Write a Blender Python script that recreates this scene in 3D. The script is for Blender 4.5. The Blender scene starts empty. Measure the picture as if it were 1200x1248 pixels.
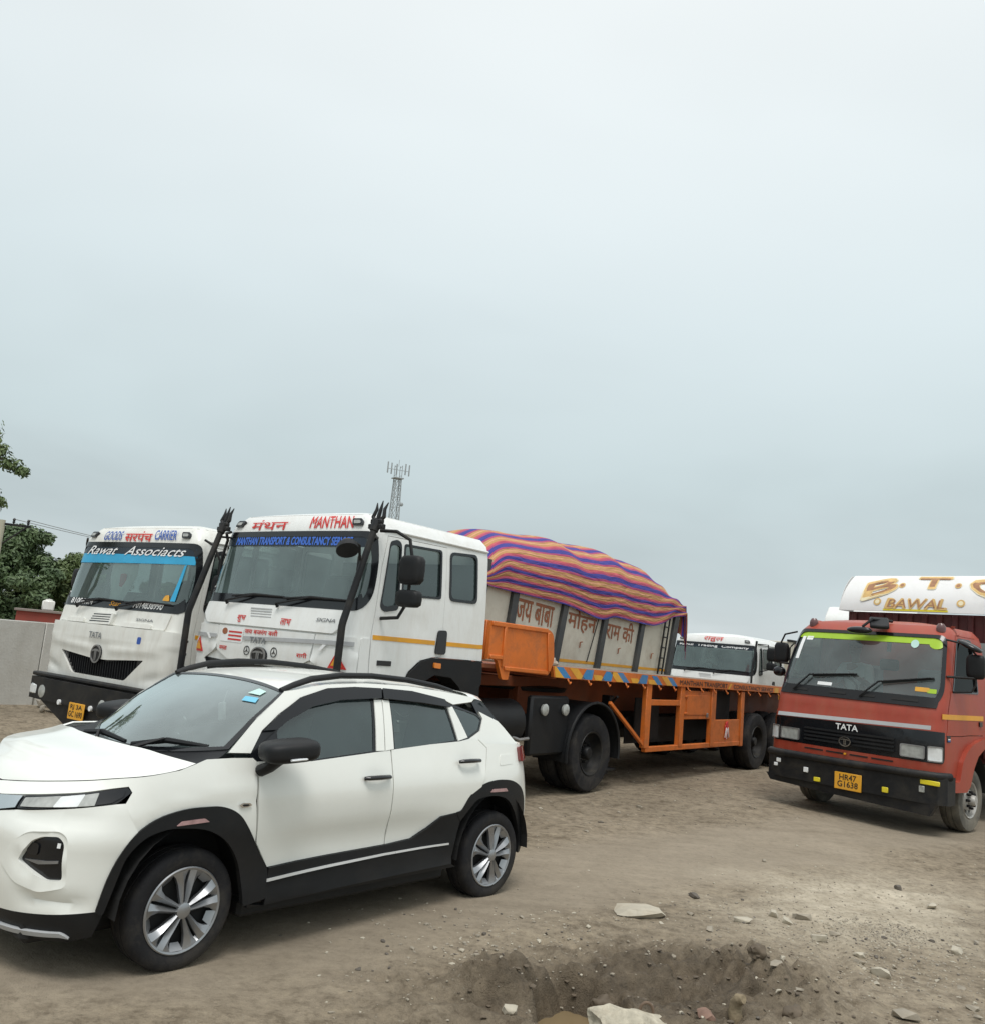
import bpy, bmesh, math, random
from mathutils import Vector, Matrix, noise
from mathutils.geometry import delaunay_2d_cdt
random.seed(7)
SC = bpy.context.scene
COL = SC.collection
R = math.radians
PI = math.pi

# ------------------------------------------------------------------ camera
CAM_F, CAM_PITCH, CAM_ROLL, CAM_H = 1066.4, .15197, .09414, 1.827
cd = bpy.data.cameras.new('camera'); cam = bpy.data.objects.new('camera', cd); COL.objects.link(cam)
fw = Vector((0, math.cos(CAM_PITCH), math.sin(CAM_PITCH))); u0 = Vector((0, -math.sin(CAM_PITCH), math.cos(CAM_PITCH))); r0 = Vector((1, 0, 0))
rt = math.cos(CAM_ROLL) * r0 + math.sin(CAM_ROLL) * u0; up = -math.sin(CAM_ROLL) * r0 + math.cos(CAM_ROLL) * u0
mw = Matrix((rt, up, -fw)).transposed().to_4x4(); mw.translation = (0, 0, CAM_H)
cam.matrix_world = mw
cd.sensor_fit = 'HORIZONTAL'; cd.sensor_width = 36; cd.lens = 36 * CAM_F / 1200
cd.clip_start = .05; cd.clip_end = 3000
SC.camera = cam

# ------------------------------------------------------------------ sky, sun, exposure
SUN_EL, SUN_AZ = R(66), R(178)      # azimuth clockwise from +Y; behind the camera
W = bpy.data.worlds.new('World'); SC.world = W; W.use_nodes = True
nt = W.node_tree; nt.nodes.clear()
def N(tree, typ, **kw):
    n = tree.nodes.new(typ)
    for k, v in kw.items():
        if k.startswith('i_'):
            key = k[2:]; key = int(key) if key.isdigit() else key
            n.inputs[key].default_value = v
        else: setattr(n, k, v)
    return n
def ramp(tree, stops, interp='LINEAR'):
    n = tree.nodes.new('ShaderNodeValToRGB'); cr = n.color_ramp; cr.interpolation = interp
    while len(cr.elements) < len(stops): cr.elements.new(.5)
    for e, (p, c) in zip(cr.elements, stops):
        e.position = p; e.color = (c, c, c, 1) if isinstance(c, (int, float)) else (*c, 1)
    return n
out = N(nt, 'ShaderNodeOutputWorld')
sky = N(nt, 'ShaderNodeTexSky'); sky.sky_type = 'NISHITA'; sky.sun_disc = False
sky.sun_elevation = SUN_EL; sky.sun_rotation = SUN_AZ; sky.air_density = 1.5; sky.dust_density = 4
bg1 = N(nt, 'ShaderNodeBackground', i_1=.08); nt.links.new(sky.outputs[0], bg1.inputs[0])
tc = N(nt, 'ShaderNodeTexCoord'); sep = N(nt, 'ShaderNodeSeparateXYZ'); nt.links.new(tc.outputs['Generated'], sep.inputs[0])
# overcast deck: brightness by height above the horizon
el = ramp(nt, [(0, (.30,.29,.27)), (.49, (.50,.53,.53)), (.505, (.53,.575,.585)), (.545, (.475,.55,.570)), (.60, (.515,.602,.622)), (.68, (.61,.69,.712)), (.76, (.705,.765,.78)), (.84, (.80,.84,.845)), (1, (1.10,1.12,1.12))])
mz = N(nt, 'ShaderNodeMath', operation='MULTIPLY_ADD', i_1=.5, i_2=.5); nt.links.new(sep.outputs[2], mz.inputs[0]); nt.links.new(mz.outputs[0], el.inputs[0])
# cloud plane coordinates x/(z+.12), y/(z+.12)
za = N(nt, 'ShaderNodeMath', operation='ABSOLUTE'); nt.links.new(sep.outputs[2], za.inputs[0])
zp = N(nt, 'ShaderNodeMath', operation='ADD', i_1=.16); nt.links.new(za.outputs[0], zp.inputs[0])
dv = N(nt, 'ShaderNodeVectorMath', operation='DIVIDE'); nt.links.new(tc.outputs['Generated'], dv.inputs[0])
cmb = N(nt, 'ShaderNodeCombineXYZ'); [nt.links.new(zp.outputs[0], cmb.inputs[i]) for i in range(3)]
nt.links.new(cmb.outputs[0], dv.inputs[1])
no = N(nt, 'ShaderNodeTexNoise', i_Scale=.55, i_Detail=4.0, i_Roughness=.5, i_Distortion=.3); nt.links.new(dv.outputs[0], no.inputs['Vector'])
cr = ramp(nt, [(.26, .86), (.42, .955), (.5, 1.0), (.60, 1.05), (.76, 1.09)]); nt.links.new(no.outputs[0], cr.inputs[0])
mul = N(nt, 'ShaderNodeMix', data_type='RGBA', blend_type='MULTIPLY'); mul.inputs[0].default_value = 1
# the deck thins towards the right-hand horizon
hx = N(nt, 'ShaderNodeMapRange', i_1=.02, i_2=.5, i_3=0., i_4=.26); nt.links.new(sep.outputs[0], hx.inputs[0])
hz = N(nt, 'ShaderNodeMapRange', i_1=.02, i_2=.17, i_3=1., i_4=0.); nt.links.new(sep.outputs[2], hz.inputs[0])
hm = N(nt, 'ShaderNodeMath', operation='MULTIPLY_ADD', i_2=1.0); nt.links.new(hx.outputs[0], hm.inputs[0]); nt.links.new(hz.outputs[0], hm.inputs[1])
hs = N(nt, 'ShaderNodeVectorMath', operation='SCALE'); nt.links.new(el.outputs[0], hs.inputs[0]); nt.links.new(hm.outputs[0], hs.inputs['Scale'])
nt.links.new(hs.outputs[0], mul.inputs[6]); nt.links.new(cr.outputs[0], mul.inputs[7])
bg2 = N(nt, 'ShaderNodeBackground', i_1=1.0); nt.links.new(mul.outputs[2], bg2.inputs[0])
mx = N(nt, 'ShaderNodeMixShader', i_0=.94); nt.links.new(bg1.outputs[0], mx.inputs[1]); nt.links.new(bg2.outputs[0], mx.inputs[2])
nt.links.new(mx.outputs[0], out.inputs[0])

sl = bpy.data.lights.new('sun', 'SUN'); sl.energy = 1.5; sl.angle = R(22); sl.color = (1, .975, .94)
so = bpy.data.objects.new('sun', sl); COL.objects.link(so); so.location = (0, 0, 60)
sd = Vector((math.sin(SUN_AZ) * math.cos(SUN_EL), math.cos(SUN_AZ) * math.cos(SUN_EL), math.sin(SUN_EL)))
so.rotation_euler = sd.to_track_quat('Z', 'Y').to_euler()
SC.view_settings.view_transform = 'Standard'; SC.view_settings.look = 'None'; SC.view_settings.gamma = 1
SC.view_settings.use_curve_mapping = False; SC.view_settings.exposure = 0.22
SC.render.engine = 'CYCLES'; SC.cycles.use_denoising = True
SC.cycles.max_bounces = 8; SC.cycles.transparent_max_bounces = 16

# ------------------------------------------------------------------ materials
def mat(name, col, rough=.5, metal=0., coat=0., var=.0, vscale=3., dirt=None, dscale=2.5, damt=.5, spec=.5, bump=0., bscale=40., stretch=None, rvar=.1):
    """procedural paint / metal / rubber: base colour varied by noise, optional patchy dirt, fine relief"""
    m = bpy.data.materials.new(name); m.use_nodes = True; t = m.node_tree; b = t.nodes['Principled BSDF']
    b.inputs['Roughness'].default_value = rough; b.inputs['Metallic'].default_value = metal
    b.inputs['Coat Weight'].default_value = coat; b.inputs['Coat Roughness'].default_value = .06
    b.inputs['Specular IOR Level'].default_value = spec
    c = N(t, 'ShaderNodeTexCoord'); vec = c.outputs['Object']
    if stretch:
        mp = N(t, 'ShaderNodeMapping'); mp.inputs['Scale'].default_value = stretch; t.links.new(vec, mp.inputs[0]); vec = mp.outputs[0]
    n1 = N(t, 'ShaderNodeTexNoise', i_Scale=vscale, i_Detail=4.0, i_Roughness=.6); t.links.new(vec, n1.inputs['Vector'])
    lo = [max(0, x * (1 - var)) for x in col]; hi = [min(1, x * (1 + var)) for x in col]
    r1 = ramp(t, [(.3, lo), (.7, hi)]); t.links.new(n1.outputs[0], r1.inputs[0]); last = r1.outputs[0]
    rr = N(t, 'ShaderNodeMapRange', i_1=.3, i_2=.7, i_3=max(0, rough - rvar * rough), i_4=min(1, rough + rvar * rough)); t.links.new(n1.outputs[0], rr.inputs[0])
    rl = rr.outputs[0]
    if dirt:
        n2 = N(t, 'ShaderNodeTexNoise', i_Scale=dscale, i_Detail=8.0, i_Roughness=.72, i_Distortion=.3); t.links.new(vec, n2.inputs['Vector'])
        r2 = ramp(t, [(.46, 0.), (.74, damt)]); t.links.new(n2.outputs[0], r2.inputs[0])
        mxd = N(t, 'ShaderNodeMix', data_type='RGBA'); t.links.new(r2.outputs[0], mxd.inputs[0]); t.links.new(last, mxd.inputs[6]); mxd.inputs[7].default_value = (*dirt, 1); last = mxd.outputs[2]
        mr = N(t, 'ShaderNodeMix', data_type='FLOAT'); t.links.new(r2.outputs[0], mr.inputs[0]); t.links.new(rl, mr.inputs[2]); mr.inputs[3].default_value = .85; rl = mr.outputs[0]
    t.links.new(last, b.inputs['Base Color']); t.links.new(rl, b.inputs['Roughness'])
    if bump:
        n3 = N(t, 'ShaderNodeTexNoise', i_Scale=bscale, i_Detail=3.0); t.links.new(vec, n3.inputs['Vector'])
        bp = N(t, 'ShaderNodeBump', i_0=bump, i_1=.01); t.links.new(n3.outputs[0], bp.inputs['Height']); t.links.new(bp.outputs[0], b.inputs['Normal'])
    return m
def glass(name, tint, dense, refl=1.0, film=(.10,.15,.15)):
    """automotive glass: tinted see-through + a pale film (dust and painted reflection) + sky reflection by Fresnel"""
    m = bpy.data.materials.new(name); m.use_nodes = True; t = m.node_tree; t.nodes.clear()
    o = N(t, 'ShaderNodeOutputMaterial'); tr = N(t, 'ShaderNodeBsdfTransparent'); tr.inputs[0].default_value = (*tint, 1)
    df = N(t, 'ShaderNodeBsdfDiffuse'); df.inputs[0].default_value = (*film, 1)  # pale film colour also imitates sky reflected in the glass
    c = N(t, 'ShaderNodeTexCoord'); n = N(t, 'ShaderNodeTexNoise', i_Scale=2.2, i_Detail=5.0, i_Roughness=.6); t.links.new(c.outputs['Object'], n.inputs['Vector'])
    rr = N(t, 'ShaderNodeMapRange', i_1=.3, i_2=.7, i_3=dense * .6, i_4=dense * 1.4); t.links.new(n.outputs[0], rr.inputs[0])
    m1 = N(t, 'ShaderNodeMixShader'); t.links.new(rr.outputs[0], m1.inputs[0]); t.links.new(tr.outputs[0], m1.inputs[1]); t.links.new(df.outputs[0], m1.inputs[2])
    gl = N(t, 'ShaderNodeBsdfGlossy'); gl.inputs['Roughness'].default_value = .02; gl.inputs[0].default_value = (.92, .98, .97, 1)
    fr = N(t, 'ShaderNodeFresnel', i_0=1.62)
    fm = N(t, 'ShaderNodeMath', operation='MULTIPLY', i_1=refl); t.links.new(fr.outputs[0], fm.inputs[0])
    m2 = N(t, 'ShaderNodeMixShader'); t.links.new(fm.outputs[0], m2.inputs[0]); t.links.new(m1.outputs[0], m2.inputs[1]); t.links.new(gl.outputs[0], m2.inputs[2])
    t.links.new(m2.outputs[0], o.inputs[0]); return m
MUD = (.26, .215, .16)
M = dict(
  car_white=mat('pearl_white_paint', (.83,.84,.79), .32, coat=.7, var=.012, dirt=(.55,.5,.42), dscale=1.3, damt=.10),
  truck_white=mat('white_cab_paint', (.80,.81,.79), .40, coat=.3, var=.03, vscale=1.5, dirt=(.40,.34,.26), dscale=1.5, damt=.26, stretch=(3.2,3.2,.9)),
  old_white=mat('weathered_white_paint', (.78,.78,.735), .46, coat=.2, var=.04, vscale=1.5, dirt=(.34,.27,.19), dscale=1.6, damt=.32, stretch=(3.4,3.4,.9)),
  cream=mat('cream_body_paint', (.66,.62,.52), .55, var=.06, vscale=1.2, dirt=(.36,.28,.2), dscale=1.8, damt=.5),
  black_plastic=mat('black_grained_plastic', (.0095,.0105,.012), .5, var=.15, spec=.3, dirt=(.06,.05,.04), dscale=2.0, damt=.16, bump=.15, bscale=300),
  gloss_black=mat('gloss_black_trim', (.008,.009,.011), .18, spec=.4, coat=.25, var=.1),
  black_frame=mat('black_chassis_paint', (.012,.0125,.014), .5, var=.3, spec=.3, dirt=(.10,.085,.06), dscale=3.2, damt=.35),
  dark_void=mat('dark_inner_surface', (.012,.012,.012), .8, var=.2),
  rubber=mat('tyre_rubber', (.015,.015,.017), .8, var=.25, vscale=6, spec=.3, dirt=(.15,.13,.10), dscale=4., damt=.28, bump=.2, bscale=120),
  dusty_rubber=mat('mud_dusted_tyre_rubber', (.10,.095,.08), .88, var=.3, vscale=5, dirt=(.27,.24,.19), dscale=3., damt=.9, bump=.2, bscale=90),
  silver=mat('silver_wheel_cover', (.36,.37,.385), .33, metal=.75, var=.06, dirt=(.25,.22,.18), dscale=5, damt=.2),
  bright_trim=mat('bright_trim_strip', (.74,.75,.75), .3, metal=.35, var=.03),
  chrome=mat('bright_chrome', (.72,.73,.74), .14, metal=1, var=.03),
  grey_paint=mat('grey_stripe_paint', (.42,.43,.44), .45, var=.05, dirt=(.3,.27,.22), damt=.3),
  steel=mat('dull_steel', (.30,.30,.30), .45, metal=.7, var=.2, dirt=(.2,.15,.1), damt=.5),
  hubgrey=mat('silver_painted_hub', (.5,.49,.46), .5, metal=.3, var=.1, vscale=9, dirt=(.16,.13,.1), dscale=8, damt=.7),
  amber=mat('amber_reflective_tape', (.78,.36,.02), .4, var=.06, dirt=(.3,.22,.13), damt=.4),
  yellow=mat('yellow_reflector', (.80,.66,.03), .4, var=.06, dirt=(.3,.22,.13), damt=.35),
  plate=mat('yellow_number_plate', (.82,.40,.03), .45, var=.05, dirt=(.3,.2,.1), damt=.35),
  ink=mat('black_lettering', (.02,.02,.022), .5),
  red_ink=mat('red_lettering', (.62,.035,.03), .5, var=.08),
  blue_ink=mat('blue_lettering', (.03,.10,.42), .5, var=.08),
  film_blue=mat('bright_blue_lettering', (.05,.16,.62), .4, var=.05),
  white_ink=mat('white_lettering', (.85,.86,.86), .5, var=.03),
  grey_ink=mat('grey_lettering', (.16,.17,.18), .4, var=.05),
  faded_ink=mat('faded_brown_red_lettering', (.34,.12,.055), .7, var=.25, vscale=5),
  visor=mat('dark_visor_film', (.010,.018,.030), .25, var=.1),
  cyan=mat('cyan_film', (.03,.36,.62), .3, var=.1),
  green=mat('lime_green_film', (.36,.56,.03), .35, var=.08),
  red=mat('faded_red_paint', (.35,.048,.023), .45, coat=.15, var=.12, vscale=1.6, dirt=(.27,.12,.07), dscale=1.6, damt=.45, stretch=(2.5,2.5,.9)),
  maroon=mat('dark_maroon_paint', (.105,.018,.018), .6, var=.2, dirt=(.14,.08,.06), damt=.4),
  orange=mat('orange_chassis_paint', (.64,.16,.022), .5, var=.12, vscale=2.2, dirt=(.22,.10,.05), dscale=4.2, damt=.62),
  orange_shade=mat('shaded_orange_paint', (.26,.065,.02), .65, var=.15, vscale=3, dirt=(.12,.07,.045), dscale=3, damt=.7),  # darker copy of the orange, shade under the deck put into the colour
  zig_blue=mat('blue_stripe_paint', (.04,.22,.48), .5, var=.1, dirt=(.3,.2,.12), damt=.35),
  zig_yellow=mat('yellow_stripe_paint', (.75,.38,.04), .5, var=.1, dirt=(.3,.2,.12), damt=.35),
  lens=mat('clear_lamp_lens', (.72,.74,.74), .12, coat=1, var=.1, vscale=14),
  lens_dim=mat('dusty_lamp_lens', (.36,.37,.35), .2, coat=.6, var=.25, vscale=18),
  led=mat('white_light_guide', (.80,.82,.84), .2, coat=1, var=.05),
  red_lens=mat('dark_red_lens', (.16,.02,.02), .15, coat=1, var=.1),
  pink=mat('pinkish_reflector', (.42,.26,.26), .25, coat=.5, var=.2, vscale=20),
  orange_lens=mat('orange_lens', (.75,.22,.02), .2, coat=.8),
  seat=mat('grey_seat_cloth', (.09,.09,.095), .85, var=.15),
  interior=mat('light_cab_lining', (.30,.31,.30), .8, var=.1),
  dash=mat('dark_dashboard', (.03,.032,.034), .6, var=.1),
  white_cloth=mat('white_cloth', (.72,.72,.70), .9, var=.06),
  skin=mat('skin', (.28,.155,.10), .6, var=.1),
  hair=mat('black_hair', (.012,.011,.010), .6),
  curtain=mat('white_curtain_cloth', (.85,.85,.83), .9, var=.1),
  sticker=mat('pale_sticker', (.50,.72,.66), .5, var=.1),
  blue_sticker=mat('light_blue_sticker', (.16,.50,.68), .5, var=.1),
  windscreen=glass('windscreen_glass', (.60,.70,.69), .30, 2.1, film=(.33,.40,.40)),
  truck_glass=glass('lorry_windscreen_glass', (.62,.76,.73), .24, 1.7, film=(.26,.36,.35)),
  clear_glass=glass('clear_cab_glass', (.68,.82,.79), .20, 1.3, film=(.30,.37,.37)),
  open_window=glass('cab_shade_glass', (.10,.12,.12), .1, .35, film=(.03,.035,.035)),  # dark tint paints the shaded cab seen through a lowered window
  side_glass=glass('tinted_side_glass', (.36,.45,.43), .20, 1.7, film=(.09,.14,.14)),
)

# ------------------------------------------------------------------ helpers
def link(name, me, m=None, parent=None, sharp=38):
    o = bpy.data.objects.new(name, me); COL.objects.link(o)
    if m is not None:
        for x in (m if isinstance(m, (list, tuple)) else [m]): me.materials.append(x)
    if parent is not None: o.parent = parent
    if sharp is not None and len(me.polygons):
        me.polygons.foreach_set('use_smooth', [True] * len(me.polygons)); me.set_sharp_from_angle(angle=R(sharp))
    return o
def meshobj(name, vs, fs, m=None, parent=None, sharp=38, mi=None):
    me = bpy.data.meshes.new(name); me.from_pydata([tuple(v) for v in vs], [], fs); me.update()
    if mi: me.polygons.foreach_set('material_index', mi)
    return link(name, me, m, parent, sharp)
def tag(o, label=None, cat=None, group=None, kind=None):
    if label: o['label'] = label
    if cat: o['category'] = cat
    if group: o['group'] = group
    if kind: o['kind'] = kind
    return o
def thing(name, loc, rz, label, cat, group=None, scale=1.0):
    o = bpy.data.objects.new(name, None); COL.objects.link(o); o.location = loc; o.rotation_euler = (0, 0, rz); o.scale = (scale,) * 3
    o.empty_display_size = .2
    return tag(o, label, cat, group)
def rnd(poly, r, n=4):
    """round the corners of a polygon (r: one radius or one per corner)"""
    out = []; L = len(poly)
    for i in range(L):
        a, b, c = Vector(poly[i-1]), Vector(poly[i]), Vector(poly[(i+1) % L]); rr = r[i] if isinstance(r, (list, tuple)) else r
        d1, d2 = a - b, c - b; m = min(rr, d1.length * .48, d2.length * .48)
        if m <= 1e-5: out.append(tuple(b)); continue
        p, q = b + d1.normalized() * m, b + d2.normalized() * m
        for k in range(n + 1):
            t = k / n; out.append(tuple((1-t)**2 * p + 2*t*(1-t) * b + t*t * q))
    return out
def mirror_poly(p): return [(-u, v) for u, v in reversed(p)]
def inside(p, loops):
    x, y = p; c = False
    for L in loops:
        j = len(L) - 1
        for i in range(len(L)):
            xi, yi = L[i]; xj, yj = L[j]
            if (yi > y) != (yj > y) and x < (xj - xi) * (y - yi) / (yj - yi) + xi: c = not c
            j = i
    return c
def fill(loops, res):
    """triangulate a polygon with holes, with inner points on a grid so that it can bend"""
    pts, edges, L2 = [], [], []
    for L in loops:
        D = []
        for i in range(len(L)):
            a, b = Vector(L[i]), Vector(L[(i+1) % len(L)]); d = (b - a).length
            if d < 1e-5: continue
            k = max(1, int(math.ceil(d / res)))
            for j in range(k): D.append(a + (b - a) * (j / k))
        s = len(pts); pts += D; edges += [(s + i, s + (i+1) % len(D)) for i in range(len(D))]; L2.append([tuple(p) for p in D])
    xs = [p[0] for p in L2[0]]; ys = [p[1] for p in L2[0]]
    bd = [Vector(p) for L in L2 for p in L]
    cell = {}
    for p in bd: cell.setdefault((int(p.x // res), int(p.y // res)), []).append(p)
    x = min(xs) + res * .5
    while x < max(xs):
        y = min(ys) + res * .5
        while y < max(ys):
            if inside((x, y), L2):
                near = False; cx, cy = int(x // res), int(y // res)
                for i in (-1, 0, 1):
                    for j in (-1, 0, 1):
                        for q in cell.get((cx + i, cy + j), ()):
                            if (q.x - x) ** 2 + (q.y - y) ** 2 < (res * .55) ** 2: near = True
                if not near: pts.append(Vector((x, y)))
            y += res
        x += res
    v, e, f, *_ = delaunay_2d_cdt([Vector(p) for p in pts], edges, [], 0, 1e-6)
    F = []
    for t in f:
        c = sum((v[i] for i in t), Vector((0, 0))) / len(t)
        if inside((c.x, c.y), L2):
            a = v[t[1]] - v[t[0]]; b = v[t[2]] - v[t[0]]
            F.append(list(t) if a.x * b.y - a.y * b.x > 0 else list(reversed(t)))
    return v, F
def nrm(F, u, v):
    h = 1e-3; p = Vector(F(u, v))
    a = (Vector(F(u + h, v)) - Vector(F(u - h, v))); b = (Vector(F(u, v + h)) - Vector(F(u, v - h)))
    n = a.cross(b)
    return n.normalized() if n.length > 1e-12 else Vector((0, 0, 1))
def panel(name, poly, F, m, parent, holes=(), res=.07, off=0., thick=.018, sharp=38, label=None, lift=None):
    """a sheet-metal / glass / film panel: polygon (u,v) laid on surface F, turned-in edge of depth thick"""
    v, fs = fill([poly, *holes], res)
    top, low = [], []
    for p in v:
        n = nrm(F, p.x, p.y); P = Vector(F(p.x, p.y)); o = off + (lift(p.x, p.y) if lift else 0)
        top.append(P + n * o); low.append(P + n * (o - thick))
    V = list(top); FF = [list(f) for f in fs]
    if thick:
        cnt = {}
        for f in fs:
            for i in range(3): cnt[(f[i], f[(i+1) % 3])] = 1
        mp = {}
        for (a, b) in list(cnt):
            if (b, a) not in cnt:
                for q in (a, b):
                    if q not in mp: mp[q] = len(V); V.append(low[q])
                FF.append([b, a, mp[a], mp[b]])
    o = meshobj(name, V, FF, m, parent, sharp)
    if label: o['label'] = label
    return o
def sheet(name, rows, m, parent, sharp=38, flip=False, closed=False):
    """surface through rows of points"""
    nr, nc = len(rows), len(rows[0]); V = [p for r in rows for p in r]; Fs = []
    for i in range(nr - 1):
        for j in range(nc - 1 + (1 if closed else 0)):
            q = [i*nc + j, i*nc + (j+1) % nc, (i+1)*nc + (j+1) % nc, (i+1)*nc + j]
            Fs.append(list(reversed(q)) if flip else q)
    return meshobj(name, V, Fs, m, parent, sharp)
class MB:
    """collects shapes and links them as one mesh object"""
    def __init__(self): self.v = []; self.f = []; self.mi = []
    def add(self, vs, fs, mi=0):
        s = len(self.v); self.v += [Vector(p) for p in vs]; self.f += [[i + s for i in f] for f in fs]; self.mi += [mi] * len(fs); return self
    def box(self, c, s, b=0., rot=None, mi=0):
        hx, hy, hz = s[0]/2, s[1]/2, s[2]/2; b = min(b, hx*.9, hy*.9, hz*.9)
        vs, fs = [], []
        if b <= 0:
            vs = [(x*hx, y*hy, z*hz) for x in (-1, 1) for y in (-1, 1) for z in (-1, 1)]
            fs = [[0,1,3,2],[4,6,7,5],[0,4,5,1],[2,3,7,6],[0,2,6,4],[1,5,7,3]]
        else:
            idx = {}
            for x in (-1, 1):
                for y in (-1, 1):
                    for z in (-1, 1):
                        for k in range(3):
                            p = [x*(hx-b), y*(hy-b), z*(hz-b)]; p[k] = (x*hx, y*hy, z*hz)[k]; idx[(x, y, z, k)] = len(vs); vs.append(tuple(p))
            def q(l): fs.append(l)
            for k in range(3):
                a, c2 = [(1, 2), (2, 0), (0, 1)][k]
                for s_ in (-1, 1):
                    l = []
                    for da, db in ((-1,-1),(1,-1),(1,1),(-1,1)):
                        t = [0,0,0]; t[k] = s_; t[a] = da; t[c2] = db; l.append(idx[(*t, k)])
                    q(l if s_ > 0 else l[::-1])
            for k in range(3):
                a, c2 = [(1, 2), (2, 0), (0, 1)][k]
                for sa in (-1, 1):
                    for sb in (-1, 1):
                        t0 = [0,0,0]; t1 = [0,0,0]; t0[k] = -1; t1[k] = 1; t0[a] = t1[a] = sa; t0[c2] = t1[c2] = sb
                        l = [idx[(*t0, a)], idx[(*t1, a)], idx[(*t1, c2)], idx[(*t0, c2)]]
                        q(l if sa * sb < 0 else l[::-1])
            for x in (-1, 1):
                for y in (-1, 1):
                    for z in (-1, 1):
                        l = [idx[(x, y, z, 0)], idx[(x, y, z, 1)], idx[(x, y, z, 2)]]; q(l if x*y*z > 0 else l[::-1])
        if rot is not None: vs = [rot @ Vector(p) for p in vs]
        return self.add([Vector(p) + Vector(c) for p in vs], fs, mi)
    def tube(self, pts, r, n=10, cap=True, mi=0, flat=1.0):
        pts = [Vector(p) for p in pts]; rs = r if isinstance(r, (list, tuple)) else [r] * len(pts)
        vs, fs = [], []; ref = None
        for i, p in enumerate(pts):
            d = (pts[min(i+1, len(pts)-1)] - pts[max(i-1, 0)]).normalized()
            if ref is None: ref = d.orthogonal().normalized() if abs(d.z) > .95 else d.cross(Vector((0, 0, 1))).normalized()
            ref = (ref - d * ref.dot(d)).normalized(); w = d.cross(ref)
            for k in range(n):
                a = 2*PI*k/n; vs.append(p + (ref * math.cos(a) + w * math.sin(a) * flat) * rs[i])
        for i in range(len(pts) - 1):
            for k in range(n): fs.append([i*n + k, i*n + (k+1) % n, (i+1)*n + (k+1) % n, (i+1)*n + k])
        if cap: fs.append(list(range(n))[::-1]); fs.append([(len(pts)-1)*n + k for k in range(n)])
        return self.add(vs, fs, mi)
    def lathe(self, prof, c=(0,0,0), n=32, axis='Y', mi=0, ph=0., rim=None):
        """profile of (radius, position along axis)"""
        vs, fs = [], []
        for j, (r, h) in enumerate(prof):
            for k in range(n):
                a = 2*PI*k/n + ph; rr = r * (rim(j, k) if rim else 1)
                x, y = rr*math.cos(a), rr*math.sin(a)
                p = {'Y': (x, h, y), 'X': (h, x, y), 'Z': (x, y, h)}[axis]
                vs.append(Vector(p) + Vector(c))
        flip = axis == 'Y'
        for j in range(len(prof) - 1):
            for k in range(n):
                q = [j*n + k, j*n + (k+1) % n, (j+1)*n + (k+1) % n, (j+1)*n + k]
                fs.append(q if flip else q[::-1])
        return self.add(vs, fs, mi)
    def disc(self, r, h, c=(0,0,0), n=24, axis='Y', mi=0): return self.lathe([(r, h), (1e-4, h)], c, n, axis, mi)
    def prism(self, poly, y0, y1, mi=0, plane='XZ'):
        n = len(poly)
        P = (lambda a, b, h: (a, h, b)) if plane == 'XZ' else ((lambda a, b, h: (h, a, b)) if plane == 'YZ' else (lambda a, b, h: (a, b, h)))
        vs = [P(a, b, y0) for a, b in poly] + [P(a, b, y1) for a, b in poly]
        fs = [list(range(n)), list(range(n, 2*n))[::-1]] + [[i, i + n, (i+1) % n + n, (i+1) % n] for i in range(n)]
        ar = sum(poly[i][0]*poly[(i+1) % n][1] - poly[(i+1) % n][0]*poly[i][1] for i in range(n))
        s = (1 if ar > 0 else -1) * (1 if y1 > y0 else -1) * (1 if plane == 'XZ' else -1)
        if s < 0: fs = [f[::-1] for f in fs]
        return self.add(vs, fs, mi)
    def build(self, name, m, parent=None, sharp=38, label=None):
        o = meshobj(name, self.v, self.f, m, parent, sharp, self.mi if isinstance(m, (list, tuple)) else None)
        if label: o['label'] = label
        return o
def blob(name, c, s, m, parent=None, sub=3, p=2.6, rot=None, jag=0., seed=0, sharp=60):
    """rounded super-ellipsoid lump"""
    bm = bmesh.new(); bmesh.ops.create_icosphere(bm, subdivisions=sub, radius=1)
    for v in bm.verts:
        d = v.co.normalized(); k = (abs(d.x)**p + abs(d.y)**p + abs(d.z)**p) ** (-1/p)
        q = d * k
        if jag: q *= 1 + jag * noise.noise(d * 1.7 + Vector((seed*3.1, seed, 0))) + jag * .5 * noise.noise(d * 4 + Vector((seed, 0, seed)))
        q = Vector((q.x*s[0], q.y*s[1], q.z*s[2]))
        if rot is not None: q = rot @ q
        v.co = q + Vector(c)
    me = bpy.data.meshes.new(name); bm.to_mesh(me); bm.free()
    return link(name, me, m, parent, sharp)
_txt = {}
def text_mesh(s, bold=0., shear=0., res=3):
    key = (s, bold, shear)
    if key not in _txt:
        cu = bpy.data.curves.new('lettering', 'FONT'); cu.body = s; cu.size = 1; cu.offset = bold; cu.shear = shear; cu.resolution_u = res; cu.fill_mode = 'FRONT'
        ob = bpy.data.objects.new('lettering', cu); COL.objects.link(ob); bpy.context.view_layer.update()
        dg = bpy.context.evaluated_depsgraph_get(); me = bpy.data.meshes.new_from_object(ob.evaluated_get(dg))
        bm = bmesh.new(); bm.from_mesh(me); bmesh.ops.remove_doubles(bm, verts=bm.verts, dist=1e-5)
        ys = [v.co.y for v in bm.verts] or [0, 1]; y0, y1 = min(ys), max(ys)
        for k in range(1, 6): bmesh.ops.bisect_plane(bm, geom=bm.verts[:] + bm.edges[:] + bm.faces[:], plane_co=(0, y0 + (y1-y0)*k/6, 0), plane_no=(0, 1, 0))
        bm.verts.index_update(); vs = [tuple(v.co) for v in bm.verts]; fs = [[v.index for v in f.verts] for f in bm.faces]; bm.free()
        bpy.data.objects.remove(ob); bpy.data.curves.remove(cu); bpy.data.meshes.remove(me)
        _txt[key] = (vs, fs)
    return _txt[key]
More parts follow.
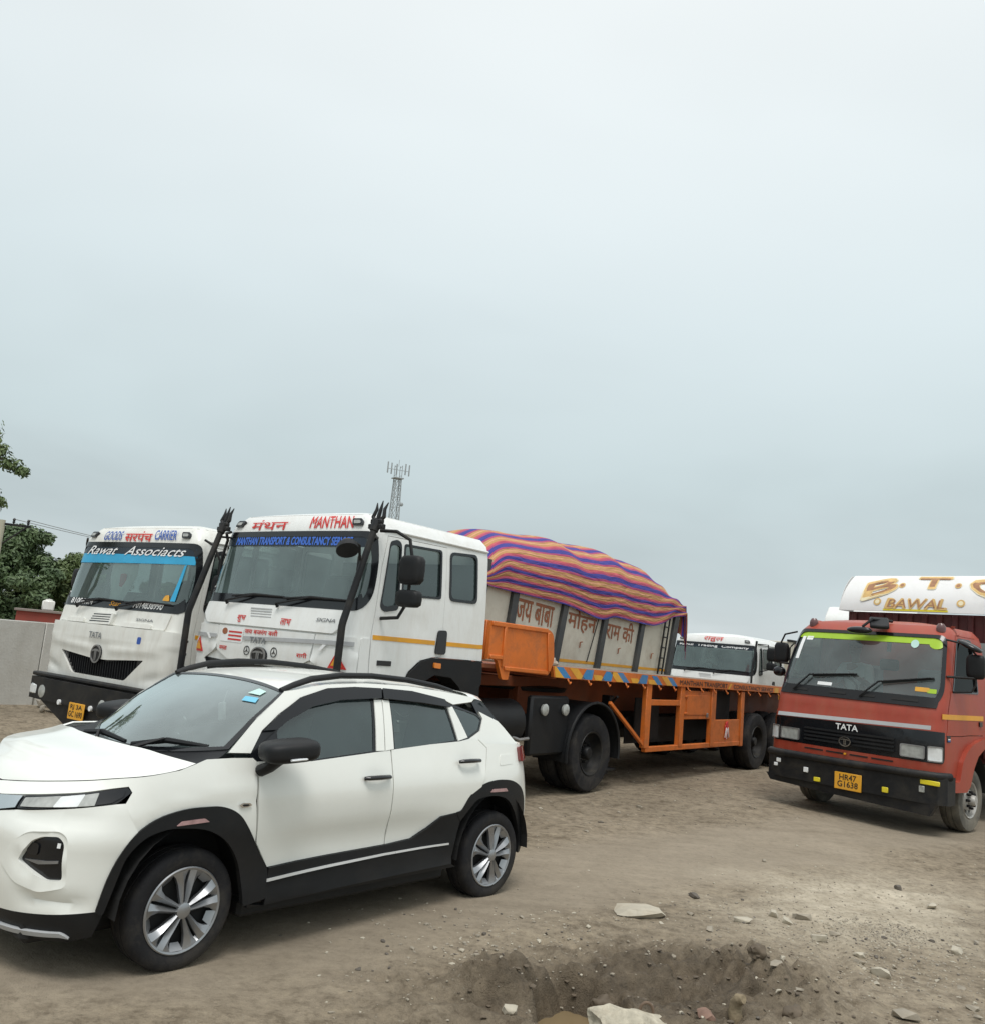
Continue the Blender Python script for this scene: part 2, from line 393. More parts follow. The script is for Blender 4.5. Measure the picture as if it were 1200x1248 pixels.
def text(s, F, box, m, parent, off=.005, bold=.0, shear=0., rot=0., arc=0., skew=0., name='lettering'):
    """lettering cut from film or painted: fitted into box (u0, v0, u1, v1) on surface F"""
    vs, fs = text_mesh(s, 0., shear)
    if not vs: return None
    x0 = min(v[0] for v in vs); x1 = max(v[0] for v in vs); y0 = min(v[1] for v in vs); y1 = max(v[1] for v in vs)
    u0, v0, u1, v1 = box; cu, cv = (u0+u1)/2, (v0+v1)/2; V = []
    for x, y, z in vs:
        a = (x - x0) / (x1 - x0) - .5; b = (y - y0) / (y1 - y0) - .5
        du, dv = a * (u1 - u0), b * (v1 - v0) + arc * (1 - 4*a*a) + skew * a
        c, sn = math.cos(rot), math.sin(rot); u, v = cu + du*c - dv*sn, cv + du*sn + dv*c
        V.append(Vector(F(u, v)) + nrm(F, u, v) * off)
    FF = [list(f) for f in fs]
    if bold:      # heavier strokes: the same letters laid down again a hair's breadth aside
        n0 = len(V); h = (v1 - v0); base = list(V); ring = 8 if bold > .03 else 4
        a_ = (Vector(F(cu + 1e-3, cv)) - Vector(F(cu, cv))).normalized(); b_ = (Vector(F(cu, cv + 1e-3)) - Vector(F(cu, cv))).normalized(); w_ = nrm(F, cu, cv)
        for k in range(ring):
            an = 2*PI*k/ring + .4; s_ = len(V); d = (a_*math.cos(an) + b_*math.sin(an)) * bold * h * 1.6 + w_ * (.00025*(k+1))
            V += [p + d for p in base]; FF += [[i + s_ for i in f] for f in fs]
    return meshobj(name, V, FF, m, parent, None)
def hull(name, c, s, m, parent=None, seed=0, n=18, rot=None, sharp=32, rough=.03, cuts=1):
    """angular broken lump: hull of scattered points, faces roughened"""
    r = random.Random(seed); bm = bmesh.new()
    for i in range(n):
        while True:
            d = Vector((r.uniform(-1, 1), r.uniform(-1, 1), r.uniform(-1, 1)))
            if d.length > .3: break
        k = (abs(d.x)**4 + abs(d.y)**4 + abs(d.z)**4) ** -.25; bm.verts.new(d * k * r.uniform(.82, 1.0))
    g = bmesh.ops.convex_hull(bm, input=bm.verts); bmesh.ops.delete(bm, geom=[v for v in bm.verts if not v.link_faces], context='VERTS')
    if cuts: bmesh.ops.subdivide_edges(bm, edges=bm.edges[:], cuts=cuts, use_grid_fill=True)
    bmesh.ops.triangulate(bm, faces=bm.faces[:])
    for v in bm.verts:
        q = v.co * (1 + rough * 2 * noise.noise(v.co * 2.3 + Vector((seed, seed*.7, 3)))); q = Vector((q.x*s[0], q.y*s[1], q.z*s[2]))
        if rot is not None: q = rot @ q
        v.co = q + Vector(c)
    bmesh.ops.recalc_face_normals(bm, faces=bm.faces[:]); me = bpy.data.meshes.new(name); bm.to_mesh(me); bm.free()
    return link(name, me, m, parent, sharp)
def copy_tree(o, parent=None):
    c = o.copy(); COL.objects.link(c)
    if parent is not None: c.parent = parent
    for ch in list(o.children): copy_tree(ch, c)
    return c
def plane_F(o, eu, ev):
    o, eu, ev = Vector(o), Vector(eu), Vector(ev)
    return lambda u, v: o + eu * u + ev * v

# ------------------------------------------------------------------ skins of the vehicles
def lerp_tab(tab, x):
    if x <= tab[0][0]: return tab[0][1]
    for (a, b), (c, d) in zip(tab, tab[1:]):
        if x <= c:
            k = (x - a) / (c - a)
            return b + (d - b) * k
    return tab[-1][1]
def sm_tab(tab, x):
    """smooth (monotone-ish cubic) table lookup"""
    n = len(tab)
    if x <= tab[0][0]: return tab[0][1]
    if x >= tab[-1][0]: return tab[-1][1]
    for i in range(n - 1):
        if x <= tab[i + 1][0]: break
    x0, y0 = tab[i]; x1, y1 = tab[i + 1]; h = x1 - x0
    def slope(j):
        if j <= 0 or j >= n - 1: return None
        a = (tab[j][1] - tab[j-1][1]) / (tab[j][0] - tab[j-1][0]); b = (tab[j+1][1] - tab[j][1]) / (tab[j+1][0] - tab[j][0])
        return 0.0 if a * b <= 0 else 2 * a * b / (a + b)
    d = (y1 - y0) / h
    m0, m1 = slope(i), slope(i + 1)
    if m0 is None: m0 = d
    if m1 is None: m1 = d
    k = (x - x0) / h
    return ((2*k**3 - 3*k*k + 1) * y0 + (k**3 - 2*k*k + k) * h * m0 + (-2*k**3 + 3*k*k) * y1 + (k**3 - k*k) * h * m1)
def smooth(a, b, x):
    k = min(1.0, max(0.0, (x - a) / (b - a)))
    return k * k * (3 - 2 * k)
class Belt:
    """skin of a vehicle: t = arc length along the plan outline from the middle of the nose
    (positive round the vehicle's left side), z = height"""
    def __init__(self, plan, shape):
        self.p = plan; self.shape = shape; self.s = [0.0]
        for a, b in zip(plan, plan[1:]):
            self.s.append(self.s[-1] + ((a[0]-b[0])**2 + (a[1]-b[1])**2) ** .5)
    def xy(self, t):
        a = abs(t); s = self.s
        lo, hi = 0, len(s) - 1
        if a >= s[-1]: a = s[-1] - 1e-9
        while hi - lo > 1:
            m = (lo + hi) // 2
            if s[m] <= a: lo = m
            else: hi = m
        k = (a - s[lo]) / (s[hi] - s[lo]); A, B = self.p[lo], self.p[hi]
        x = A[0] + (B[0]-A[0])*k; y = A[1] + (B[1]-A[1])*k
        return x, (y if t >= 0 else -y)
    def __call__(self, t, z):
        x, y = self.xy(t)
        return self.shape(x, y, z, t)
    def tx(self, x):          # t on the left side at a given x
        best = None
        for i in range(len(self.p) - 1):
            (x0, y0), (x1, y1) = self.p[i], self.p[i+1]
            if x1 <= x <= x0 and x0 != x1: best = self.s[i] + (self.s[i+1]-self.s[i]) * (x0-x)/(x0-x1)
        return best
    def ty(self, y):          # t on the front at a given y
        a = abs(y)
        for i in range(len(self.p) - 1):
            y0, y1 = self.p[i][1], self.p[i+1][1]
            if y0 <= a <= y1 and y1 != y0:
                t = self.s[i] + (self.s[i+1]-self.s[i]) * (a-y0)/(y1-y0)
                return t if y >= 0 else -t
        return self.s[-1]
def spline_plan(pts, n=14):
    out = []
    for i in range(len(pts) - 1):
        p0 = pts[max(i-1, 0)]; p1 = pts[i]; p2 = pts[i+1]; p3 = pts[min(i+2, len(pts)-1)]
        if i == 0: p0 = (p2[0], -p2[1])
        for j in range(n):
            k = j / n
            out.append(tuple(.5*((2*p1[c]) + (-p0[c]+p2[c])*k + (2*p0[c]-5*p1[c]+4*p2[c]-p3[c])*k*k + (-p0[c]+3*p1[c]-3*p2[c]+p3[c])*k**3) for c in (0, 1)))
    out.append(pts[-1]); return out
def truck_plan(x0, bulge, W, r, xr):
    """slightly bowed front, round corner, straight side back to xr"""
    pts = []; n = 16; yc = W - r
    for i in range(n + 1):
        y = yc * i / n; pts.append((x0 - bulge * (y / yc) ** 2, y))
    xe = x0 - bulge; m0 = math.atan2(2 * bulge / yc, 1.0)
    xc, ycc = xe - r, yc
    _m = math
    for i in range(1, 11):
        a = _m.pi / 2 * i / 10
        pts.append((xc + r * _m.cos(a), ycc + r * _m.sin(a)))
    L = xc - xr
    for i in range(1, 13): pts.append((xc - L * i / 12, W))
    return pts
# ---- the small car
CAR_PLAN = spline_plan([(.80,0),(.785,.30),(.735,.52),(.62,.72),(.44,.835),(.2,.868),(-.15,.876),(-.8,.874),(-1.6,.874),(-2.2,.878),(-2.55,.868),(-2.85,.82),(-3.03,.70),(-3.11,.45),(-3.13,0)])
def car_shape(x, y, z, t):
    wf = smooth(.25, .72, x)                    # how much 'nose'
    wr = smooth(2.75, 3.1, -x)
    side = sm_tab([(.2,.05),(.32,.02),(.45,.022),(.6,.012),(.72,0),(.85,.004),(.95,.018),(1.08,.055),(1.22,.10)], z)
    nose = sm_tab([(.18,.10),(.25,.05),(.35,.02),(.5,.0),(.65,.0),(.76,.02),(.84,.05),(.9,.11),(1.0,.22)], z)
    tail = sm_tab([(.2,.06),(.35,.0),(.6,.0),(.8,.03),(1.0,.09),(1.25,.17)], z)
    # door hollow between the wheels and haunches over them
    mid = smooth(-.35,-.75,x) * smooth(-2.1,-1.75,x)
    side += .018 * mid * math.exp(-((z-.52)/.12)**2)
    ay = abs(y)
    k = wf; o = side*(1-wf)*(1-wr) + nose*wf + tail*wr
    # inward shift: along the direction to an axis point
    cx = min(max(x, -2.4), .1); dx, dy = x-cx, ay
    if wf > 0 or wr > 0:
        l = (dx*dx + (dy*.35)**2) ** .5
        nx, ny = (dx/l, dy*.35/l) if l > 1e-6 else (0, 1)
        m = max(wf, wr); nx, ny = nx*m, ny*m + (1-m)
    else: nx, ny = 0, 1
    X = x - nx*o; Y = ay - ny*o
    return (X, Y if y >= 0 else -Y, z)
def car_gh(x, z):
    """glasshouse side, z from beltline to roof rail"""
    y = .822 - .40*(z-1.08) - .35*max(0, z-1.2)**2
    y -= .10*smooth(-.75, .15, x)
    y -= .12*smooth(-1.7, -2.9, x)
    return (x, y, z)
CAR_ROOF = [(-.62,1.462),(-.70,1.49),(-.85,1.517),(-1.05,1.538),(-1.4,1.548),(-1.8,1.532),(-2.1,1.505),(-2.35,1.47),(-2.5,1.44)]
# ---- forward-control heavy lorry cab; frame: x=0 at the front face, z for a cab with windscreen base at 1.87
CAB_PLAN = truck_plan(0.0, .035, 1.27, .15, -2.10)
def cab_shape(x, y, z, t):
    wf = smooth(-.75, -.15, x)
    rake = sm_tab([(.8,.05),(1.0,.01),(1.3,0),(1.62,.01),(1.72,.03),(1.87,.06),(2.62,.19),(2.76,.215),(2.83,.25),(2.89,.36)], z)
    tum = sm_tab([(1.2,0),(1.9,.012),(2.6,.05),(2.72,.07),(2.82,.13),(2.88,.24)], z)
    ay = abs(y) * (1 - tum / 1.27)
    return (x - rake * wf, ay if y >= 0 else -ay, z)
# ---- medium lorry cab (the red one); frame: x=0 at its front axle
RED_PLAN = truck_plan(1.12, .05, 1.05, .14, -.72)
def red_shape(x, y, z, t):
    wf = smooth(.3, .85, x)
    rake = sm_tab([(.6,.0),(1.3,.0),(1.36,.02),(1.6,.06),(1.66,.09),(2.45,.42),(2.52,.50),(2.60,.66)], z)
    tum = sm_tab([(1.2,0),(1.6,.01),(2.4,.09),(2.5,.13),(2.58,.22)], z)
    ay = abs(y) * (1 - tum / 1.05)
    return (x - rake * wf, ay if y >= 0 else -ay, z)

# ------------------------------------------------------------------ the ground
def gauss(x, y, cx, cy, rx, ry, a=0.):
    dx, dy = x - cx, y - cy; c, s = math.cos(a), math.sin(a)
    return math.exp(-(((dx*c + dy*s)/rx)**2 + ((-dx*s + dy*c)/ry)**2))
def fbm(x, y, sc, o=4, seed=0.):
    v, a, f = 0., 1., sc
    for i in range(o): v += a * noise.noise(Vector((x*f, y*f, seed + i*7.3))); a *= .5; f *= 2.03
    return v
def seg_d(x, y, pts):
    best = 1e9
    for (ax, ay), (bx, by) in zip(pts, pts[1:]):
        dx, dy = bx-ax, by-ay; t = max(0, min(1, ((x-ax)*dx + (y-ay)*dy) / (dx*dx + dy*dy))); best = min(best, math.hypot(x-ax-t*dx, y-ay-t*dy))
    return best
ROAD = [(-6, 3.2), (-1.2, 5.6), (.6, 7.6), (3.0, 9.6), (7.4, 13.1), (14, 18)]
TRACK = [(2.75, 6.9), (2.43, 5.81), (2.20, 5.1), (2.0, 4.3)]
def g_smooth(x, y):      # graded, driven-over lane
    return smooth(1.15, .55, seg_d(x, y, ROAD) + .25 * fbm(x, y, .8, 3, 3.))
def g_pit(x, y):
    w = .16 * fbm(x, y, 2.2, 3, 9.)
    return max(.34 * gauss(x + w, y - w, 1.25, 5.25, .66, .44, .3), 1.15 * gauss(x + .6*w, y + .6*w, .74, 5.02, .25, .42, .1))
def g_dark(x, y):        # wet, freshly dug mud
    w = .22 * fbm(x, y, 1.6, 4, 5.)
    return min(1., 1.15 * gauss(x + w, y + w, 1.25, 5.35, .95, .62, .3) + .55 * gauss(x - w, y, .1, 4.9, .9, .5, .2) * (.6 + .4 * fbm(x, y, 3, 2, 1.)))
def g_sand(x, y):
    w = .25 * fbm(x, y, 1.5, 4, 15.)
    return min(1., 1.5 * gauss(x + w, y - w, 3.35, 7.65, 1.25, .66, .75)) * (.75 + .5 * fbm(x, y, 2.5, 3, 2.))
def ground_h(x, y):
    d = math.hypot(x, y)
    near = smooth(26, 9, d)
    h = .035 * fbm(x, y, .35, 3, 1.) * smooth(60, 12, d)
    s = g_smooth(x, y)
    rough = (1 - .85 * s)
    h += near * rough * (.020 * fbm(x, y, 1.7, 4, 4.) + .007 * fbm(x, y, 9., 3, 8.))
    p = g_pit(x, y)
    h -= .37 * smooth(.20, .78, p + .16 * fbm(x, y, 5., 4, 17.) * smooth(.05, .3, p))
    # dug-out lumps and the rim
    h += .10 * gauss(x, y, 2.02, 5.62, .30, .34, .5) * (1 + 1.0 * fbm(x, y, 6., 4, 11.))
    h += .06 * gauss(x, y, 1.45, 5.82, .50, .22, .3) * (1 + .9 * fbm(x, y, 7., 4, 12.))
    h += .12 * gauss(x, y, .26, 5.18, .24, .22, .2) * (1 + .8 * fbm(x, y, 6., 3, 13.))
    h += .035 * gauss(x, y, 1.2, 6.35, .9, .35, .25)
    k = smooth(.08, .6, g_dark(x, y)) * near
    h += k * (.055 * fbm(x, y, 7., 5, 21.) - .045 * abs(fbm(x, y, 11., 4, 41.)) + .045 * fbm(x, y, 2.6, 3, 31.))
    # ploughed streaks in the dug mud
    st = gauss(x, y, 1.75, 5.65, .42, .34, .6)
    if st > .05: h += st * .035 * math.sin((x*.80 - y*.60) * 46 + 2 * fbm(x, y, 3, 2, 2.))
    t = seg_d(x, y, TRACK)
    if t < .12: h += .006 * math.sin(y*95 + (22*abs(x - 2.4) if t < .1 else 0)) * smooth(.12, .06, t) * near
    h += .018 * (math.exp(-((t - .12)/.05)**2) - 1.2 * math.exp(-(t/.09)**2)) * near
    # heap of soil by the wall
    h += .20 * gauss(x, y, -7.0, 14.2, 1.1, 1.5, .3) * (1 + .5 * fbm(x, y, 2., 3, 6.))
    # the roadway under the vehicles stays level
    return h
def axis_pts(lo, a, b, hi, fine, grow=1.18):
    xs = []; x = a
    while x <= b: xs.append(x); x += fine
    st = fine; x = b
    while x < hi: st *= grow; x += st; xs.append(min(x, hi))
    st = fine; x = a; pre = []
    while x > lo: st *= grow; x -= st; pre.append(max(x, lo))
    return pre[::-1] + xs
GX = axis_pts(-700, -1.4, 3.9, 700, .024, 1.06); GY = axis_pts(-40, 4.3, 8.0, 900, .024, 1.055)
verts = []; sandv = []; darkv = []; smv = []
for y in GY:
    for x in GX:
        verts.append((x, y, ground_h(x, y) if math.hypot(x, y) < 70 else 0.))
        n = abs(x) < 14 and -2 < y < 26
        sandv.append(g_sand(x, y) if n else 0.); darkv.append(g_dark(x, y) if n else 0.); smv.append(g_smooth(x, y) if n else 0.)
nx = len(GX); faces = [(j*nx + i, j*nx + i + 1, (j+1)*nx + i + 1, (j+1)*nx + i) for j in range(len(GY)-1) for i in range(nx-1)]
gm = bpy.data.materials.new('muddy_ground'); gm.use_nodes = True; t = gm.node_tree; b = t.nodes['Principled BSDF']
c = N(t, 'ShaderNodeTexCoord')
def noise_n(scale, det=6., rough=.6, dist=0.):
    n = N(t, 'ShaderNodeTexNoise', i_Scale=scale, i_Detail=det, i_Roughness=rough, i_Distortion=dist); t.links.new(c.outputs['Object'], n.inputs['Vector']); return n.outputs[0]
def mixc(f, a, bb, mode='MIX'):
    n = N(t, 'ShaderNodeMix', data_type='RGBA', blend_type=mode)
    for s, v in ((0, f), (6, a), (7, bb)):
        if isinstance(v, bpy.types.NodeSocket): t.links.new(v, n.inputs[s])
        else: n.inputs[s].default_value = v if s == 0 else (*v, 1)
    return n.outputs[2]
r1 = ramp(t, [(.25, (.202,.164,.116)), (.5, (.272,.224,.161)), (.75, (.350,.293,.217))]); t.links.new(noise_n(.55, 8, .65), r1.inputs[0])
r2 = ramp(t, [(.36, (.62,.60,.57)), (.5, (1,1,1)), (.68, (1.22,1.22,1.2))]); t.links.new(noise_n(7., 8, .7), r2.inputs[0])
col = mixc(1.0, r1.outputs[0], r2.outputs[0], 'MULTIPLY')
# pale grit specks
vz = N(t, 'ShaderNodeTexVoronoi', i_Scale=34.); t.links.new(c.outputs['Object'], vz.inputs['Vector'])
r3 = ramp(t, [(.10, .55), (.22, 0.)]); t.links.new(vz.outputs['Distance'], r3.inputs[0])
gt = ramp(t, [(.52, 0.), (.62, 1.)]); t.links.new(noise_n(3.1, 3), gt.inputs[0])
gm1 = N(t, 'ShaderNodeMath', operation='MULTIPLY'); t.links.new(r3.outputs[0], gm1.inputs[0]); t.links.new(gt.outputs[0], gm1.inputs[1])
A = {k: N(t, 'ShaderNodeAttribute', attribute_name=k).outputs['Fac'] for k in ('sand', 'wet', 'lane')}
inv = N(t, 'ShaderNodeMath', operation='SUBTRACT', i_0=1.0); t.links.new(A['lane'], inv.inputs[1])
gm2 = N(t, 'ShaderNodeMath', operation='MULTIPLY'); t.links.new(gm1.outputs[0], gm2.inputs[0]); t.links.new(inv.outputs[0], gm2.inputs[1])
col = mixc(gm2.outputs[0], col, (.42,.39,.33))
# driven lane: finer, greyer
lm_ = N(t, 'ShaderNodeMath', operation='MULTIPLY', i_1=.72); t.links.new(A['lane'], lm_.inputs[0])
rl = ramp(t, [(.3, (.240,.202,.151)), (.7, (.310,.263,.201))]); t.links.new(noise_n(1.4, 5), rl.inputs[0])
col = mixc(lm_.outputs[0], col, rl.outputs[0])
rs = ramp(t, [(.3, (.46,.40,.305)), (.7, (.64,.57,.45))]); t.links.new(noise_n(5., 7, .7), rs.inputs[0])
col = mixc(A['sand'], col, rs.outputs[0])
rw = ramp(t, [(.3, (.060,.045,.029)), (.7, (.150,.115,.076))]); t.links.new(noise_n(6., 7, .7), rw.inputs[0])
wm = N(t, 'ShaderNodeMapRange', i_1=.15, i_2=.85, i_3=0., i_4=.9); t.links.new(A['wet'], wm.inputs[0])
col = mixc(wm.outputs[0], col, rw.outputs[0])
# tyre streaks along the lane and dark damp crumbs
mpn = N(t, 'ShaderNodeMapping'); mpn.inputs['Rotation'].default_value = (0, 0, -R(38)); mpn.inputs['Scale'].default_value = (.35, 5.5, 1); t.links.new(c.outputs['Object'], mpn.inputs[0])
ns = N(t, 'ShaderNodeTexNoise', i_Scale=1.0, i_Detail=5.0, i_Roughness=.6); t.links.new(mpn.outputs[0], ns.inputs['Vector'])
rst = ramp(t, [(.32, (.80,.78,.75)), (.5, (1,1,1)), (.66, (1.12,1.12,1.11))]); t.links.new(ns.outputs[0], rst.inputs[0])
col = mixc(.45, col, rst.outputs[0], 'MULTIPLY')
rfn = ramp(t, [(.34, (.60,.58,.55)), (.5, (1,1,1)), (.70, (1.2,1.2,1.19))]); t.links.new(noise_n(19., 9, .75), rfn.inputs[0])
lf_ = N(t, 'ShaderNodeMapRange', i_1=0., i_2=1., i_3=.9, i_4=.38); t.links.new(A['lane'], lf_.inputs[0]); col = mixc(lf_.outputs[0], col, rfn.outputs[0], 'MULTIPLY')
vd = N(t, 'ShaderNodeTexVoronoi', i_Scale=9.5); t.links.new(c.outputs['Object'], vd.inputs['Vector'])
rvd = ramp(t, [(.05, .6), (.15, 0.)]); t.links.new(vd.outputs['Distance'], rvd.inputs[0])
gd = ramp(t, [(.50, 0.), (.60, 1.)]); t.links.new(noise_n(1.3, 4), gd.inputs[0])
gmd = N(t, 'ShaderNodeMath', operation='MULTIPLY'); t.links.new(rvd.outputs[0], gmd.inputs[0]); t.links.new(gd.outputs[0], gmd.inputs[1])
col = mixc(gmd.outputs[0], col, (.10,.078,.055))
t.links.new(col, b.inputs['Base Color'])
rg = N(t, 'ShaderNodeMapRange', i_1=0., i_2=1., i_3=.86, i_4=.62); t.links.new(A['wet'], rg.inputs[0]); t.links.new(rg.outputs[0], b.inputs['Roughness'])
b.inputs['Specular IOR Level'].default_value = .3
bm1 = N(t, 'ShaderNodeBump', i_0=.55, i_1=.02); t.links.new(noise_n(24., 8, .7), bm1.inputs['Height'])
bs = N(t, 'ShaderNodeMapRange', i_1=0., i_2=1., i_3=.85, i_4=.45); t.links.new(A['lane'], bs.inputs[0]); t.links.new(bs.outputs[0], bm1.inputs[0])
bm2 = N(t, 'ShaderNodeBump', i_0=.5, i_1=.012); t.links.new(noise_n(95., 4, .6), bm2.inputs['Height']); t.links.new(bm1.outputs[0], bm2.inputs['Normal'])
t.links.new(bs.outputs[0], bm2.inputs[0]); t.links.new(bm2.outputs[0], b.inputs['Normal'])
go = meshobj('ground', verts, faces, gm, None, None)
go.data.polygons.foreach_set('use_smooth', [True] * len(go.data.polygons))
for nm, arr in (('sand', sandv), ('wet', darkv), ('lane', smv)):
    at = go.data.attributes.new(nm, 'FLOAT', 'POINT'); at.data.foreach_set('value', arr)
tag(go, kind='structure')
# muddy water at the bottom of the hole
wmat = mat('muddy_water', (.21,.155,.085), .06, spec=.6, var=.1)
wv = [(.72 + .40*math.cos(a)*(1+.15*math.sin(3*a)), 5.18 + .34*math.sin(a), -.20) for a in [2*PI*k/40 for k in range(40)]]
tag(meshobj('puddle_water', wv, [list(range(40))], wmat), kind='structure')

# stones, lumps and slabs lying about
stone_m = mat('grey_stone', (.30,.265,.21), .85, var=.22, vscale=9, dirt=(.2,.16,.11), dscale=6, damt=.5, bump=.4, bscale=30)
pale_m = mat('pale_chalky_stone', (.44,.40,.32), .85, var=.12, vscale=9, dirt=(.28,.22,.15), dscale=5, damt=.55, bump=.4, bscale=30)
conc_m = mat('rough_concrete', (.46,.42,.33), .9, var=.22, vscale=22, dirt=(.22,.17,.11), dscale=7, damt=.8, bump=1., bscale=38)
clod_m = mat('wet_mud_clod', (.115,.088,.06), .75, var=.25, vscale=8, bump=.5, bscale=30)
dark_m = mat('dark_stone', (.11,.095,.078), .8, var=.2, vscale=9, bump=.3, bscale=40)
rust_m = mat('rusty_iron', (.16,.11,.075), .8, var=.3, vscale=20, bump=.3, bscale=80)
def stone(x, y, w, h, m, seed, name='stone', dk=.7, rz=None, p=2.4, jag=.5, sub=3, sink=.35):
    rz = random.uniform(0, PI) if rz is None else rz
    hz = max(.010, h*.5)
    rot = Matrix.Rotation(rz, 3, 'Z') @ Matrix.Rotation(random.uniform(-.15, .15), 3, 'X')
    if 'clod' in name: o = blob(name, (0, 0, 0), (w*.5, w*.5*dk, hz), m, None, sub, p, rot, jag, seed)
    else: o = hull(name, (0, 0, 0), (w*.52, w*.52*dk, hz*1.05), m, None, seed, 12 if w < .09 else 18, rot, 30, .04, 0 if w < .06 else 2)
    o.location = (x, y, ground_h(x, y) + hz * (1 - sink)); return o
rnd_r = random.Random(3)
bg_ = hull('concrete_block', (0, 0, 0), (.25, .18, .16), conc_m, None, 23, 26, Matrix.Rotation(.35, 3, 'Z') @ Matrix.Rotation(.22, 3, 'Y'), 45, .11, 5); bg_.location = (.965, 4.78, -.085)
big = tag(bg_, 'rough pale concrete block with two bent iron loops beside the muddy hole', 'concrete block')
for (lx, ly, lz) in ((.075, .10, .125), (.235, -.06, .07)):
    mb = MB(); pts = [(lx + .035*math.cos(a), ly, lz - .01 + .045*math.sin(a)) for a in [PI*k/10 - .2 for k in range(13)]]
    mb.tube(pts, .008, 8).build('iron_loop', rust_m, big)
mb = MB(); path = [(0, 0, -.03), (.02, 0, .04), (.015, .0, .085), (-.01, .01, .115), (-.04, .01, .125)]
mb.tube(path, [.035, .038, .033, .030, .022], 12); ho = mb.build('root_stump', mat('muddy_bark', (.26,.205,.13), .85, var=.25, vscale=14, bump=.5, bscale=60)); ho.location = (1.56, 5.02, ground_h(1.56, 5.02)); ho.rotation_euler = (0, 0, 2.2)
tag(ho, 'bent brown root stump standing upright out of the wet mud', 'root stump')
tag(stone(1.33, 6.66, .40, .06, pale_m, 5, 'stone_slab', .75, .15, 3.2, .45, 3, .3), 'flat pale stone slab at the edge of the lane above the dug hole', 'stone slab')
tag(stone(.88, 5.30, .12, .10, clod_m, 8, 'mud_clod', .8), 'large dark clod of wet mud on the slope left of the hole', 'mud clod')
tag(stone(1.87, 5.69, .10, .08, clod_m, 9, 'mud_clod', .8), 'dark mud clod at the right end of the dug streaks', 'mud clod')
tag(stone(1.90, 5.12, .12, .07, clod_m, 10, 'mud_clod', .8), 'low dark mud clod between the root stump and the tyre track', 'mud clod')
tag(stone(1.36, 4.90, .15, .06, mat('reddish_stone', (.22,.135,.10), .85, var=.25, vscale=12), 11, 'stone', .6), 'dull reddish stone beside the foot of the root stump', 'stone')
tag(stone(.52, 5.13, .045, .03, mat('pink_brick_chip', (.62,.30,.24), .8, var=.1), 12, 'brick_chip', .8), 'small pink brick chip on the dark bank left of the hole', 'brick chip')
tag(stone(2.08, 6.68, .14, .045, pale_m, 13, 'stone', .6, .1), 'oval white stone lying alone right of the pale slab', 'stone')
tag(stone(2.66, 7.07, .15, .065, stone_m, 14, 'stone', .55, .0), 'long rounded grey stone at the left edge of the pale sand patch', 'stone')
tag(stone(2.47, 6.86, .085, .075, pale_m, 15, 'stone', .7), 'jagged white stone leaning in front of the long rounded grey stone', 'stone')
tag(stone(2.60, 6.59, .15, .05, pale_m, 16, 'stone', .45, .3), 'long thin white stone near the top of the tyre track', 'stone')
tag(stone(2.73, 5.91, .13, .06, pale_m, 17, 'stone', .6, -.5), 'brightest white stone among the flat stones right of the tyre track', 'stone')
tag(stone(2.55, 5.19, .15, .06, stone_m, 18, 'stone', .7), 'broad flat grey stone at the bottom right of the tyre track', 'stone')
tag(stone(4.03, 8.41, .10, .05, dark_m, 19, 'stone', .7), 'dark brown stone on the far edge of the pale sand patch', 'stone')
tag(stone(.33, 4.87, .09, .045, pale_m, 20, 'stone', .7), 'small white stone on the left bank of the hole near the pink chip', 'stone')
small = [(1.77,6.40,.08),(1.44,6.45,.04),(1.73,6.81,.06),(1.89,7.34,.11),(2.42,7.02,.12),(1.92,5.50,.085),(1.87,5.27,.055),(1.21,5.72,.043),(.60,6.00,.03),(.80,5.82,.023),(1.38,5.79,.044),(1.80,5.46,.034),(2.79,6.76,.10),(3.00,6.72,.054),(2.76,6.29,.10),(2.69,6.12,.085),(2.62,5.72,.053),(2.92,6.12,.036),(3.51,6.79,.056),(3.58,6.58,.125),(3.01,5.29,.06),(1.98,5.55,.06),(2.04,5.42,.07),(3.17,6.81,.047),(3.15,6.62,.06),(3.27,6.97,.048),(4.04,7.83,.14),(3.42,7.03,.065),(2.89,6.32,.044),(3.10,5.92,.042),(3.20,5.82,.056),(2.66,5.98,.041),(3.07,5.46,.08),
         (.2,5.9,.05),(-.1,5.6,.04),(.45,6.3,.05),(.9,6.2,.05),(.15,5.3,.05),(-.5,5.2,.04),(3.6,6.1,.05),(3.9,6.9,.06),(2.2,7.9,.05),(2.95,8.9,.07),(3.35,5.4,.05),(.3,8.9,.06),(1.3,9.6,.07),(.9,10.8,.07),(2.2,11.5,.09)]
for i, (x, y, w) in enumerate(small):
    m = (stone_m, pale_m, stone_m, dark_m, pale_m)[i % 5]
    tag(stone(x, y, w, w*.42, m, 30+i, 'small_stone', .65, None, 2.4, .5, 2), 'small stone or chip lying loose on the muddy ground', 'stone', 'loose small stones on the mud')
